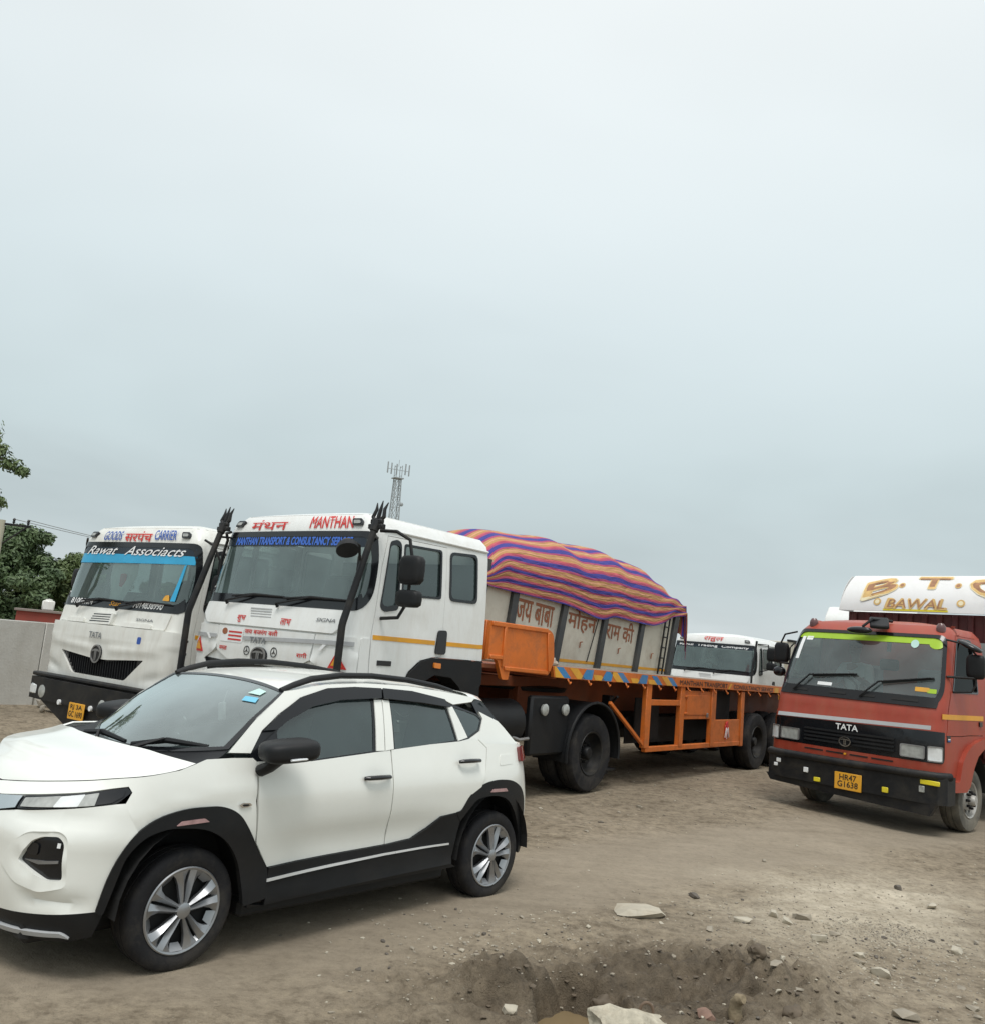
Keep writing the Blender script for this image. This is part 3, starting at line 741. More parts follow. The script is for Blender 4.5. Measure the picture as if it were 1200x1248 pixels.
# grit too fine to count
mb = MB(); ico = bmesh.new(); bmesh.ops.create_icosphere(ico, subdivisions=1, radius=1); iv = [v.co.copy() for v in ico.verts]; ifc = [[v.index for v in f.verts] for f in ico.faces]; ico.free()
def scatter(n, fx, smin, smax, pick):
    for k in range(n):
        x, y = fx(); 
        if not pick(x, y) or rnd_r.random() < .75 * g_dark(x, y): continue
        s = rnd_r.uniform(smin, smax) * (1 if rnd_r.random() < .9 else 1.8); rz = Matrix.Rotation(rnd_r.uniform(0, 6), 3, 'Z')
        d = Vector((s * rnd_r.uniform(.8, 1.5), s * rnd_r.uniform(.5, 1), s * rnd_r.uniform(.3, .7))); z = ground_h(x, y)
        q = rnd_r.random(); mi = 0 if q < .60 else (1 if q < .86 else 2)
        mb.add([rz @ Vector((v.x*d.x*rnd_r.uniform(.75, 1.2), v.y*d.y, v.z*d.z)) + Vector((x, y, z + d.z*.4)) for v in iv], ifc, mi)
scatter(2600, lambda: (rnd_r.uniform(-.6, 4.6), 4.4 + 4.6*rnd_r.random()**1.3), .003, .009, lambda x, y: rnd_r.random() > .9*g_smooth(x, y) and math.hypot(x, y) > 4.6)
scatter(1500, lambda: (rnd_r.gauss(2.95, .55), rnd_r.gauss(6.4, .55)), .003, .010, lambda x, y: True)
scatter(700, lambda: (rnd_r.gauss(3.25, .22), rnd_r.gauss(6.95, .16)), .003, .009, lambda x, y: True)
scatter(1200, lambda: (rnd_r.uniform(-1, 9), rnd_r.uniform(7.5, 17)),   .006, .015, lambda x, y: rnd_r.random() > .93*g_smooth(x, y))
scatter(500, lambda: (rnd_r.gauss(.4, .5), rnd_r.gauss(5.7, .4)), .004, .013, lambda x, y: True)
tag(mb.build('gravel', [stone_m, pale_m, dark_m], None, None), kind='stuff')
mb = MB()
def clods(n, cx, cy, sx, sy, s0, s1):
    for k in range(n):
        x, y = rnd_r.gauss(cx, sx), rnd_r.gauss(cy, sy); s = rnd_r.uniform(s0, s1); rz = Matrix.Rotation(rnd_r.uniform(0, 6), 3, 'Z'); z = ground_h(x, y)
        mb.add([rz @ Vector((v.x*s*rnd_r.uniform(.6, 1.3), v.y*s*rnd_r.uniform(.6, 1.2), v.z*s*rnd_r.uniform(.25, .55))) + Vector((x, y, z + s*.2)) for v in iv], ifc)
clods(60, 1.95, 5.55, .22, .28, .006, .024); clods(35, 1.45, 5.75, .35, .16, .006, .02); clods(40, 1.3, 5.05, .35, .22, .006, .024); clods(40, .4, 5.05, .28, .22, .006, .024)
clods(35, 2.2, 5.1, .25, .2, .006, .016)
tag(mb.build('mud', clod_m, None, 50), kind='stuff')

# ------------------------------------------------------------------ behind the yard: wall, shed, trees, pole, mast
wallm = mat('grey_cement_render', (.52,.51,.475), .9, var=.10, vscale=.8, dirt=(.25,.22,.17), dscale=.9, damt=.5, bump=.35, bscale=25)
w0 = Vector((-8.05, 15.2, 0)); wd = Vector((.6, .8, 0)); wn = Vector((-.8, .6, 0))
wall = thing('yard_wall', w0, math.atan2(wd.y, wd.x), 'long plain grey cement wall behind the white lorry with tarpaulin', 'wall')
for k, (a, bq) in enumerate(((-7.0, -3.5), (-3.5, 0.6), (.6, 4.7), (4.7, 8.8), (8.8, 12.9), (12.9, 17), (17, 21), (21, 25))):
    q = MB().box(((a+bq)/2, 0, .70), (bq - a - .015, .15, 1.62), .012); q.build('wall_bay', wallm, wall)
brk = mat('broken_concrete', (.33,.30,.25), .9, var=.15, vscale=4, dirt=(.26,.2,.14), damt=.6, bump=.5, bscale=30)
o = MB().box((0, 0, 0), (.75, .22, .16), .02, Matrix.Rotation(.12, 3, 'Y')).build('broken_pillar', brk); o.location = (-6.35, 14.15, ground_h(-6.35, 14.15) + .10); o.rotation_euler = (0, 0, -.25)
tag(o, 'broken concrete post lying on the soil heap by the lorry bumper', 'concrete post')
for i, (x, y, w, l) in enumerate(((-6.95, 14.5, .22, 'lump of rubble on the soil heap nearest the wall'), (-6.65, 14.0, .16, 'small lump of rubble in front of the soil heap'))):
    tag(stone(x, y, w, w*.7, brk, 70+i, 'rubble_lump', .8), l, 'rubble')

# small red building and white tank seen over the wall
shed = thing('brick_building', (-18.3, 37.6, 0), .45, 'low red building seen over the grey wall under the trees', 'building')
brick = mat('red_wall_paint', (.27,.055,.04), .8, var=.15, vscale=1.5, dirt=(.16,.09,.06), damt=.4)
MB().box((0, 0, .75), (2.4, 2.0, 1.5), .01).build('wall', brick, shed)
MB().box((0, 0, 1.53), (2.6, 2.2, .09), .01).build('roof', mat('grey_roof_slab', (.24,.2,.18), .85, var=.1), shed)
for xx in (-.5, .5): MB().box((xx, -1.005, .8), (.5, .05, .6), .01).build('window', M['dark_void'], shed)
tk = thing('water_tank', (-18.35, 37.5, 1.58), .45, 'white water tank standing on the low red building roof', 'water tank')
MB().box((0, 0, .21), (.48, .45, .42), .05).build('tank_body', M['old_white'], tk); MB().lathe([(.14, .42), (.14, .47), (1e-3, .49)], n=16, axis='Z').build('lid', M['old_white'], tk)

leafm = {}
def leaf_mat(name, a, bc):
    m = bpy.data.materials.new(name); m.use_nodes = True; t = m.node_tree; p = t.nodes['Principled BSDF']
    c = N(t, 'ShaderNodeTexCoord'); n = N(t, 'ShaderNodeTexNoise', i_Scale=1.3, i_Detail=3.0); t.links.new(c.outputs['Object'], n.inputs['Vector'])
    r = ramp(t, [(.3, a), (.7, bc)]); t.links.new(n.outputs[0], r.inputs[0]); t.links.new(r.outputs[0], p.inputs['Base Color']); p.inputs['Roughness'].default_value = .55
    return m
lf1 = leaf_mat('dark_green_leaves', (.050,.090,.034), (.105,.155,.060)); lf2 = leaf_mat('mid_green_leaves', (.075,.12,.036), (.15,.195,.072))
barkm = mat('tree_bark', (.13,.10,.075), .9, var=.25, vscale=6, bump=.5, bscale=25)
def leaf_cloud(mb, clusters, per, size, rr):
    for (c, r) in clusters:
        for k in range(per):
            while True:
                d = Vector((rr.uniform(-1, 1), rr.uniform(-1, 1), rr.uniform(-1, 1)))
                if .05 < d.length < 1: break
            d = Vector((rr.gauss(0, .5), rr.gauss(0, .5), rr.gauss(0, .5)))
            if d.length > 1.1: d = d.normalized() * rr.uniform(.3, 1.05)
            p = Vector(c) + Vector((d.x*r[0], d.y*r[1], d.z*r[2])); s = size * rr.uniform(.6, 1.4)
            n = (d.normalized() + Vector((rr.uniform(-.8, .8), rr.uniform(-.8, .8), rr.uniform(-.3, 1.0)))).normalized(); a = n.orthogonal().normalized(); a = Matrix.Rotation(rr.uniform(0, 6), 3, n) @ a; bq = n.cross(a)
            mb.add([p - a*s, p - bq*s*.45 + n*s*.1, p + a*s, p + bq*s*.45 + n*s*.1], [[0, 1, 2, 3]])
def tree(name, x, y, h, w, label, lm, seed, per=420, size=.16, nclus=26, base=.15, group=None):
    rr = random.Random(seed); t = thing(name, (x, y, 0), 0, label, 'tree', group); mb = MB(); cl = []
    tb = MB(); tb.tube([(0, 0, -.1), (.08, 0, h*.22), (-.05, .06, h*.45), (.05, 0, h*.75)], [h*.035, h*.028, h*.02, h*.008], 9)
    for k in range(nclus):
        a = rr.uniform(0, 2*PI); q = rr.random() ** .5; zz = rr.uniform(base, .88); e = math.sin(min(1, (1.02 - zz) * 1.5) * PI/2) ** .6 * rr.uniform(.75, 1.12)
        c = Vector((math.cos(a)*q*w*.5*e, math.sin(a)*q*w*.5*e, h*zz)); s = w * rr.uniform(.06, .13); cl.append((c, (s, s, s*.72)))
        if k < 12: tb.tube([(0, 0, h*rr.uniform(.2, .5)), (c.x*.5, c.y*.5, c.z*.75), tuple(c)], [h*.012, h*.008, h*.003], 6)
    leaf_cloud(mb, cl, per, size, rr); tb.build('trunk', barkm, t); mb.build('crown', lm, t, None); return t
tree('broad_tree', -22.9, 41.0, 5.75, 6.6, 'dark dense tree behind the wall, tallest and leftmost of the trees', lf1, 1, 620, .11, 120, .04)
tree('broad_tree', -20.2, 44.5, 4.9, 4.6, 'lighter green tree behind the wall next to the white lorry cab', lf2, 2, 560, .10, 90, .04)
tree('broad_tree', -25.6, 43.5, 4.8, 5.0, 'bushy yellow-green tree standing behind the utility pole', lf2, 3, 500, .10, 80, .04)
tree('broad_tree', -17.6, 47.5, 3.9, 4.6, 'low dark tree behind the wall, mostly hidden by the white lorry cab', lf1, 4, 420, .12, 60, .04)
# the near tree whose branches reach into the frame
nt_ = thing('overhanging_tree', (-9.6, 12.6, 0), 0, 'tree beside the yard with leafy branch tips reaching over the wall', 'tree')
tb = MB(); tb.tube([(0, 0, -.1), (.1, 0, 1.4), (.0, .1, 2.6), (.3, .1, 4.2), (.2, 0, 5.6)], [.16, .14, .12, .08, .04], 10)
tb.tube([(.05, .1, 2.7), (1.1, -.2, 3.35), (2.0, -.4, 3.75), (2.75, -.5, 3.78)], [.07, .05, .03, .008], 8)
tb.tube([(.05, .1, 2.3), (1.0, -.3, 2.8), (1.9, -.4, 3.15), (2.55, -.5, 3.22)], [.06, .04, .022, .006], 8)
rr = random.Random(11); cl = []
for (ax, ay, az, s) in ((2.0, -.4, 3.85, .30), (2.3, -.45, 3.72, .27), (2.55, -.5, 3.75, .22), (2.85, -.52, 3.70, .17), (3.02, -.52, 3.62, .10), (2.35, -.4, 4.02, .26), (2.25, -.4, 4.25, .30), (2.0, -.4, 4.4, .32), (2.62, -.5, 3.9, .16), (1.6, -.3, 3.9, .4), (2.45, -.45, 3.22, .20), (2.72, -.5, 3.17, .14), (2.6, -.5, 3.30, .15), (2.1, -.4, 3.3, .22), (1.7, -.3, 3.1, .3), (1.0, -.2, 3.6, .5), (.4, 0, 4.6, .8), (.1, .2, 5.4, .8), (-.6, .2, 4.6, .8), (1.1, 0, 4.9, .6)):
    cl.append((Vector((ax, ay, az)), (s, s, s*.7)))
mb = MB(); leaf_cloud(mb, cl, 230, .036, rr); tb.build('trunk', barkm, nt_); mb.build('crown', lf2, nt_, None)

# utility pole with its wires
up_ = thing('utility_pole', (-16.72, 30.0, 0), .3, 'pale concrete utility pole with steel crossarm and three insulators', 'utility pole')
MB().tube([(0, 0, -.2), (0, 0, 4.55)], [.12, .095], 12).build('pole', mat('pale_concrete', (.44,.42,.33), .85, var=.1, vscale=2), up_)
MB().box((.15, 0, 4.42), (1.5, .08, .08), .01).build('crossarm', M['black_frame'], up_)
MB().tube([(.12, -.05, 3.75), (.8, -.05, 4.4)], .03, 6).build('brace', M['black_frame'], up_)
for xx in (-.45, .35, .8): MB().lathe([(.02, 0), (.05, .05), (.035, .10), (.055, .15), (.02, .2)], (xx, 0, 4.46), 10, 'Z').build('insulator', M['gloss_black'], up_)
for k, (sx, dz) in enumerate(((.8, 0), (.35, -.02))):
    a = Vector((-16.72 + sx, 30.1, 4.64 + dz)); e = Vector((-12.6 + .6*k, 62 + k, 6.3 + .0*k)); pts = []
    for i in range(25): q = i/24; pts.append(a.lerp(e, q) - Vector((0, 0, .5*4*q*(1-q))))
    tag(MB().tube(pts, .012, 5).build('power_line', mat('dull_wire', (.22,.23,.23), .6)), ('upper', 'lower')[k] + ' power line running from the utility pole over the lorry', 'power line')

# lattice mast far off
galv = mat('hazy_galvanised_lattice', (.33,.36,.37), .6, var=.08, vscale=1.)  # pale bluish grey paints distance haze into the mast's colour
tw = thing('lattice_mast', (-16.6, 150, 0), 0, 'tall steel lattice phone mast standing far behind the lorries', 'mast')
tw.rotation_euler = (0, -.012, .5)
def half(z): return 1.25 - .75 * z / 29.0
lv = [0, 3, 6, 9, 12, 15, 17.5, 20, 22, 24, 25.8, 27.4, 29.0]; cs = ((1, 1), (-1, 1), (-1, -1), (1, -1))
for sx, sy in cs: MB().tube([(sx*half(z), sy*half(z), z) for z in (0, 29.0)], .085, 6).build('leg', galv, tw)
mb = MB()
for z0, z1 in zip(lv, lv[1:]):
    for k in range(4):
        (ax, ay), (bx, by) = cs[k], cs[(k+1) % 4]; a, bq = half(z0), half(z1)
        mb.tube([(ax*bq, ay*bq, z1), (bx*bq, by*bq, z1)], .05, 5); mb.tube([(ax*a, ay*a, z0), (bx*bq, by*bq, z1)], .045, 5); mb.tube([(bx*a, by*a, z0), (ax*bq, ay*bq, z1)], .045, 5)
mb.build('lattice_bracing', galv, tw)
MB().box((0, 0, 29.1), (1.7, 1.7, .18), .02).build('platform', galv, tw)
mb = MB(); mb.tube([(-2.0, 0, 30.6), (2.0, 0, 30.6)], .05, 6)
for z in (29.6, 31.2): 
    for s in (-.5, .5): mb.tube([(s, -.5, z), (s, .5, z)], .05, 6)
for sx, sy in cs: mb.tube([(sx*.5, sy*.5, 29.1), (sx*.5, sy*.5, 31.4)], .06, 6)
mb.build('head_frame', galv, tw)
for xx, yy in ((-2.0, 0), (2.0, 0), (-1.1, .5), (1.1, -.5), (0, .8)): MB().box((xx, yy, 30.8), (.22, .16, 2.0), .03).build('antenna', galv, tw)
MB().tube([(0, 0, 31.2), (0, 0, 32.4)], .04, 6).build('lightning_rod', galv, tw)
MB().lathe([(.02, -.15), (.3, -.05), (.36, .05), (.36, .15), (.01, .15)], (.95, -.6, 24.6), 14, 'Y').build('dish', galv, tw)

# ------------------------------------------------------------------ wheels
def tyre_mb(r, w, rr, n=48, lugs=True):
    """tyre about the Y axis, outer face at +y = w/2"""
    h = w/2; mb = MB()
    prof = [(rr, -h*.80), (rr+.012, -h*.92), (rr + (r-rr)*.45, -h*1.0), (r - .022, -h*.96), (r-.006, -h*.84)]
    for k in (-.5, 0, .5): prof += [(r, -h*(.30)+h*k*.9 - .0), ]
    prof = [(rr, -h*.78), (rr+.010, -h*.90), (rr + (r-rr)*.22, -h*.97), (rr + (r-rr)*.55, -h*1.0), (r - .030*r/.5, -h*.95), (r - .008*r/.5, -h*.80),
            (r, -h*.62), (r, -h*.32), (r-.012, -h*.30), (r-.012, -h*.24), (r, -h*.22), (r, h*.22), (r-.012, h*.24), (r-.012, h*.30), (r, h*.32), (r, h*.62),
            (r - .008*r/.5, h*.80), (r - .030*r/.5, h*.95), (rr + (r-rr)*.55, h*1.0), (rr + (r-rr)*.22, h*.97), (rr+.010, h*.90), (rr, h*.78)]
    L = len(prof)
    def rim(j, k):
        if not lugs: return 1
        if j in (5, 6, L-7, L-6): return 1 if k % 2 else 1 - .022
        return 1
    mb.lathe(prof, n=n, rim=rim if lugs else None); return mb
def car_wheel(parent, x, y, side, steer=0.):
    r, w = .310, .20
    t = tyre_mb(r, w, .208, 64, False); o = t.build('wheel', M['rubber'], parent); o.scale = (1, 1, 1)
    o.location = (x, y, r); o.rotation_euler = (0, 0, (0 if side > 0 else PI) + steer)
    h = w/2
    b = MB(); b.lathe([(.212, h*.78), (.205, h*.45), (.19, h*.30), (.0001, h*.28)], n=40); b.lathe([(.225, -h*.5), (.0001, -h*.5)], n=24)
    b.build('inner_rim', M['dark_void'], o)
    c = MB(); c.lathe([(.228, h*.86), (.230, h*.97), (.224, h*1.02), (.214, h*.98), (.208, h*.76)], n=56)
    def pt(rad, an, hh): return (rad*math.cos(an), hh, rad*math.sin(an))
    def strip(rows):      # rows: (radius, [(angle, height) x3]); two facets with a ridge between, and side walls
        vs, fs = [], []
        for rad, q in rows:
            vs += [pt(rad, an, hh) for an, hh in q] + [pt(rad, q[0][0], q[0][1] - .022), pt(rad, q[2][0], q[2][1] - .022)]
        for r_ in range(len(rows) - 1):
            o_ = 5*r_
            for a_, b_ in ((0, 1), (1, 2), (3, 0), (2, 4)): fs.append([o_+a_, o_+b_, o_+5+b_, o_+5+a_])
        c.add(vs, fs)
    for k in range(5):
        a = 2*PI*k/5 + .35 + (0 if x > -1 else .12)
        for g in (1, -1):
            H = lambda q: h * q
            strip([(.036, [(a + g*.10, H(.94)), (a + g*.34, H(1.06)), (a + g*.60, H(1.0))]),
                   (.080, [(a + g*.07, H(.86)), (a + g*.24, H(1.10)), (a + g*.40, H(.90))]),
                   (.140, [(a + g*.055, H(.80)), (a + g*.20, H(1.10)), (a + g*.33, H(.80))]),
                   (.180, [(a + g*.05, H(.86)), (a + g*.20, H(1.06)), (a + g*.37, H(.82))]),
                   (.214, [(a + g*.03, H(.96)), (a + g*.22, H(1.0)), (a + g*.46, H(.94))])])
        m_ = a + PI/5      # bright sloping end of the wide opening, and of the narrow slot
        c.add([pt(.176, m_-.14, h*.62), pt(.176, m_+.14, h*.62), pt(.215, m_+.20, h*.96), pt(.215, m_-.20, h*.96)], [[0, 1, 2, 3]])
        c.add([pt(.192, a-.05, h*.72), pt(.192, a+.05, h*.72), pt(.215, a+.05, h*.97), pt(.215, a-.05, h*.97)], [[0, 1, 2, 3]])
    c.lathe([(.044, h*.92), (.041, h*1.06), (.030, h*1.11), (.0001, h*1.12)], n=28)
    cv_ = c.build('wheel_cover', M['silver'], o, 30); cv_.scale = (.965, 1, .965)
    return o

# ------------------------------------------------------------------ the white car
CARP = (-2.0522, 5.4641, 3.9948)
car = thing('parked_car', (CARP[0], CARP[1], -.012), CARP[2], 'white small crossover car with black cladding and roof rails in the foreground', 'car')
car.name = 'car'
CB = Belt(CAR_PLAN, car_shape)
def GHL(u, z): return car_gh(-u, z)
def GHR(u, z): x, y, zz = car_gh(u, z); return (x, -y, zz)
cw, bp_, gb = M['car_white'], M['black_plastic'], M['gloss_black']
def both(name, poly, m, parent=None, holes=(), **k):
    parent = parent or car; r = []
    for s in (1, -1):
        p = poly if s > 0 else mirror_poly(poly); hs = [h if s > 0 else mirror_poly(h) for h in holes]
        r.append(panel(name, p, CB, m, parent, hs, **k))
    return r
def gh(name, polyxz, m, parent=None, holes=(), **k):
    parent = parent or car; r = []
    for s in (1, -1):
        r.append(panel(name, [(-x, z) if s > 0 else (x, z) for x, z in polyxz], GHL if s > 0 else GHR, m, parent, [[(-x, z) if s > 0 else (x, z) for x, z in h] for h in holes], **k))
    return r
# nose
fogi = rnd([(.476,.578),(.547,.681),(.605,.707),(.696,.716),(.733,.688),(.749,.513),(.662,.506),(.544,.55)], .02)
fogo = rnd([(.355,.552),(.417,.648),(.52,.718),(.70,.741),(.752,.712),(.775,.484),(.64,.450),(.487,.475)], .03)
grl = rnd([(-.27,.735),(.27,.735),(.31,.62),(.24,.44),(-.24,.44),(-.31,.62)], .03)
bump = [(0,.318),(.377,.326),(.519,.334),(.734,.353),(.934,.372),(.971,.554),(1.051,.719),(1.078,.742),(1.033,.82),(1.003,.884),(.959,.880),(.611,.832),(.36,.797),(.222,.768),(0,.762)]
bump = bump + [(-u, v) for u, v in reversed(bump[1:-1])]
def nose_lift(u, v):   # hollow under the lamp, ridge round the fog pod
    a = abs(u); return -.018 * math.exp(-((v - (.765 + .05*a)) / .03) ** 2) * smooth(.2, .5, a) * smooth(1.05, .8, a) + .006 * math.exp(-((v - .70) / .05) ** 2) - .02 * math.exp(-((v-.41)/.03)**2) * smooth(.45, .6, a) * smooth(.95, .8, a)
panel('front_bumper', bump, CB, cw, car, [fogo, mirror_poly(fogo), grl], res=.035, lift=nose_lift, thick=.02)
gr = panel('grille', grl, CB, gb, car, res=.06, off=-.03, thick=.01)
for z in (.48, .53, .58, .63, .68): panel('grille_bar', [(-.23,z),(.23,z),(.23,z+.014),(-.23,z+.014)], CB, bp_, gr, res=.08, off=-.012, thick=.02)
for s in (1, -1):
    fo = fogo if s > 0 else mirror_poly(fogo); fi = fogi if s > 0 else mirror_poly(fogi)
    def ringF(u, v): return CB(u, v)
    panel('fog_lamp_surround', fo, CB, cw, car, [fi], res=.025, off=.004, thick=.05, lift=lambda u, v: -.010 * smooth(.06, .0, min(math.hypot(u-p[0], v-p[1]) for p in fi)))
    fp = panel('fog_lamp_pod', fi, CB, gb, car, res=.03, off=-.028, thick=.004)
    panel('pod_blade', [(s*.51,.585),(s*.64,.592),(s*.71,.60),(s*.71,.588),(s*.60,.572)][::s], CB, M['steel'], fp, res=.05, off=-.018, thick=.01)
    panel('fog_lamp', rnd([(s*.55+dx*.035, .64+dz*.03) for dx, dz in ((-1,-1),(1,-1),(1,1),(-1,1))], .02), CB, M['gloss_black'], fp, res=.03, off=-.020, thick=.008)
    panel('reflector_strip', [(s*.70-.010,.66),(s*.70+.008,.66),(s*.70+.008,.685),(s*.70-.010,.685)], CB, M['white_ink'], fp, res=.04, off=-.02, thick=.004)
low = [(0,.205),(.5,.212),(.80,.222),(.93,.25),(.965,.353),(.934,.370),(.734,.351),(.377,.324),(0,.316)]
panel('lower_bumper', low + [(-u, v) for u, v in reversed(low[1:-1])], CB, bp_, car, res=.05, off=.002)
both('skid_plate', rnd([(.30,.228),(.544,.237),(.765,.252),(.815,.246),(.79,.262),(.765,.272),(.544,.258),(.30,.250)], .006), M['grey_paint'], off=.016, res=.05)
# lamps and chrome
hl = rnd([(.36,.803),(.362,.864),(.70,.911),(1.012,.959),(1.03,.938),(.96,.884),(.611,.838)], [.004,.01,0,.012,.01,.02,0])
for o in both('headlight', hl, gb, off=-.004, res=.04): pass
heads = [o for o in car.children if o.name.startswith('headlight')]
for s, o in ((1, heads[0]), (-1, heads[1])):
    for (a, b_, m) in ((.385, .60, 'lens_dim'), (.60, .74, 'lens'), (.74, .835, 'lens_dim')):
        f0, f1 = lambda t: .812 + (t-.36)*.118, lambda t: .858 + (t-.36)*.146
        q = rnd([(a, f0(a)), (b_, f0(b_)), (b_, f1(b_)-.004), (a, f1(a)-.006)], .005)
        panel('light_guide', q if s > 0 else mirror_poly(q), CB, M[m], o, res=.05, off=.001, thick=.004)
    q = rnd([(.84,.870),(.93,.884),(.99,.915),(1.0,.944),(.88,.926),(.84,.92)], .008); panel('turn_lamp', q if s > 0 else mirror_poly(q), CB, M['gloss_black'], o, res=.04, off=.001, thick=.003)
cs_ = [(0,.772),(.222,.776),(.354,.805),(.356,.859),(.157,.836),(0,.828)]
panel('chrome_strip', cs_ + [(-u, v) for u, v in reversed(cs_[1:-1])], CB, M['chrome'], car, res=.05, off=.004)
# fenders
HOODL = [(0,.882),(.20,.905),(.475,.940),(.70,.966),(.89,.987),(1.08,1.010),(1.28,1.038),(1.38,1.068)]
fend = HOODL[:] + [(1.44,1.088),(1.60,1.09),(1.735,1.086),(1.760,1.066),(1.760,.857),(1.789,.624),(1.896,.478),(1.833,.536),(1.743,.663),(1.643,.785),(1.542,.828),(1.325,.832),(1.163,.795),(1.078,.742),(1.033,.82),(1.003,.884),(1.033,.936),(1.014,.963),(.70,.915),(.36,.868),(.157,.840),(0,.832)]
fend = fend[::-1]
def fender_lift(u, v):
    a = abs(u); cz = .80 + .115 * smooth(.9, 1.7, a)
    return .007 * math.exp(-((v - cz) / .018) ** 2) * smooth(.95, 1.2, a) - .006 * math.exp(-((v - cz + .05) / .03) ** 2) * smooth(.95, 1.2, a)
both('fender', fend, cw, res=.045, lift=fender_lift)
# bonnet
def zh(t): return sm_tab(HOODL, t)
rows = []
NS, NC = 22, 21
for i in range(NS + 1):
    t = .03 + (1.372 - .03) * i / NS; x, y, z = CB(t, zh(t) + .004); k = i / NS; row = []
    crown = sm_tab([(0,.0),(.18,.012),(.4,.03),(.7,.042),(1,.028)], k)
    for j in range(NC):
        q = j / (NC-1) * 2 - 1; f = 1 - abs(q) ** 2.4
        rid = .006 * math.exp(-((abs(q) - .55) / .12) ** 2) * smooth(.15, .6, k)
        row.append((x + (.02 + .12*k) * (1 - q*q) * k, y*q, z + crown*f + rid))
    rows.append(row)
sheet('bonnet', rows, cw, car, flip=True)
hood_rear = rows[-1]
# windscreen
def ws_edge(w):
    x = lerp_tab([(0,-.205),(.45,-.393),(1,-.605)], w); z = lerp_tab([(0,1.125),(.45,1.290),(1,1.446)], w); return Vector(car_gh(x, z))
def ws_mid(w): return Vector((.125 - .795*w, 0, 1.052 + .432*w + .035*math.sin(PI*w)))
def WS(v, w):
    e, m_ = ws_edge(w), ws_mid(w); return Vector((m_.x + (e.x-m_.x)*v*v, e.y*v, m_.z + (e.z-m_.z)*abs(v)**2.2))
def ws_rows(v0, v1, w0, w1, nv=25, nw=10, off=0.):
    return [[WS(v0 + (v1-v0)*j/(nv-1), w0 + (w1-w0)*i/(nw-1)) + Vector((off*.6, 0, off*.8)) for j in range(nv)] for i in range(nw)]
wsn = sheet('windscreen', ws_rows(-.965, .965, .03, .97), M['windscreen'], car, flip=False)
trim = MB()
for (a, b_, c_, d_, nv, nw) in ((.955, 1.0, 0, 1, 4, 10), (-1.0, -.955, 0, 1, 4, 10), (-.956, .956, .96, 1.0, 25, 3), (-.956, .956, 0, .045, 25, 3)):
    rws = ws_rows(a, b_, c_, d_, nv, nw, .003); s = [p for r_ in rws for p in r_]
    trim.add(s, [[i*nv+j, i*nv+j+1, (i+1)*nv+j+1, (i+1)*nv+j] for i in range(nw-1) for j in range(nv-1)])
trim.build('windscreen_seal', gb, car)
# cowl between bonnet and glass
crow = []
for k in range(5):
    q = k / 4; row = []
    for j in range(NC):
        v = j/(NC-1)*2 - 1; a = Vector(hood_rear[j]) - Vector((.012, 0, .004)); e = WS(v, 0.012); p = a.lerp(e, q); p.z -= .022 * math.sin(PI*q) + .006; row.append(p)
    crow.append(row)
cowl = sheet('cowl_panel', crow, bp_, car, flip=True)
# wipers
for (p0, p1, arm) in (((.075, .205), (-.17, .62), (.16, .36)), ((.10, -.33), (.095, .17), (.18, -.06))):
    a = Vector((p0[0]+.02, p0[1], 1.088)); e = Vector((p1[0]+.02, p1[1], 1.125 if p1[1] > .4 else 1.098)); md = a.lerp(e, .5) + Vector((.02, 0, .028))
    mb = MB(); mb.tube([a, md, e], [.012, .016, .010], 6, flat=1.2); mb.tube([Vector((arm[0], arm[1]*.9, 1.085)), md + Vector((.02, 0, .012))], [.014, .008], 6)
    mb.build('wiper', bp_, car)
# roof
def zgut(x): return sm_tab([(-2.47,1.432),(-2.045,1.474),(-1.68,1.504),(-1.29,1.511),(-.93,1.494),(-.72,1.462),(-.60,1.446)], x)
rows = []
for i in range(19):
    x = -.645 - (2.45 - .645) * i / 18; ze = zgut(x) - .002; ye = car_gh(x, ze)[1]; zc = sm_tab(sorted(CAR_ROOF), x); row = []
    for j in range(21):
        q = j/20*2 - 1; dxr = -.0 + (.04 * (1-q*q) * (1 if i == 0 else 0)) * -1
        row.append((x + dxr + .0, ye*q, ze + (zc - ze) * (1 - abs(q)**2.6)))
    rows.append(row)
rows[0] = [tuple(WS(j/20*2-1, .995)) for j in range(21)]
roof = sheet('roof', rows, cw, car, flip=False)
# side of the roof with the A pillar
rail_poly = [(-.20,1.108),(-.393,1.296),(-.605,1.449),(-.72,1.464),(-.93,1.497),(-1.29,1.514),(-1.68,1.507),(-2.045,1.477),(-2.46,1.434),(-2.40,1.405),(-2.14,1.388),(-2.03,1.424),(-1.69,1.470),(-1.43,1.482),(-1.16,1.484),(-.925,1.470),(-.714,1.417),(-.54,1.320),(-.418,1.228),(-.335,1.105)]
gh('roof_side_frame', rail_poly[::-1], cw, res=.05, thick=.03)
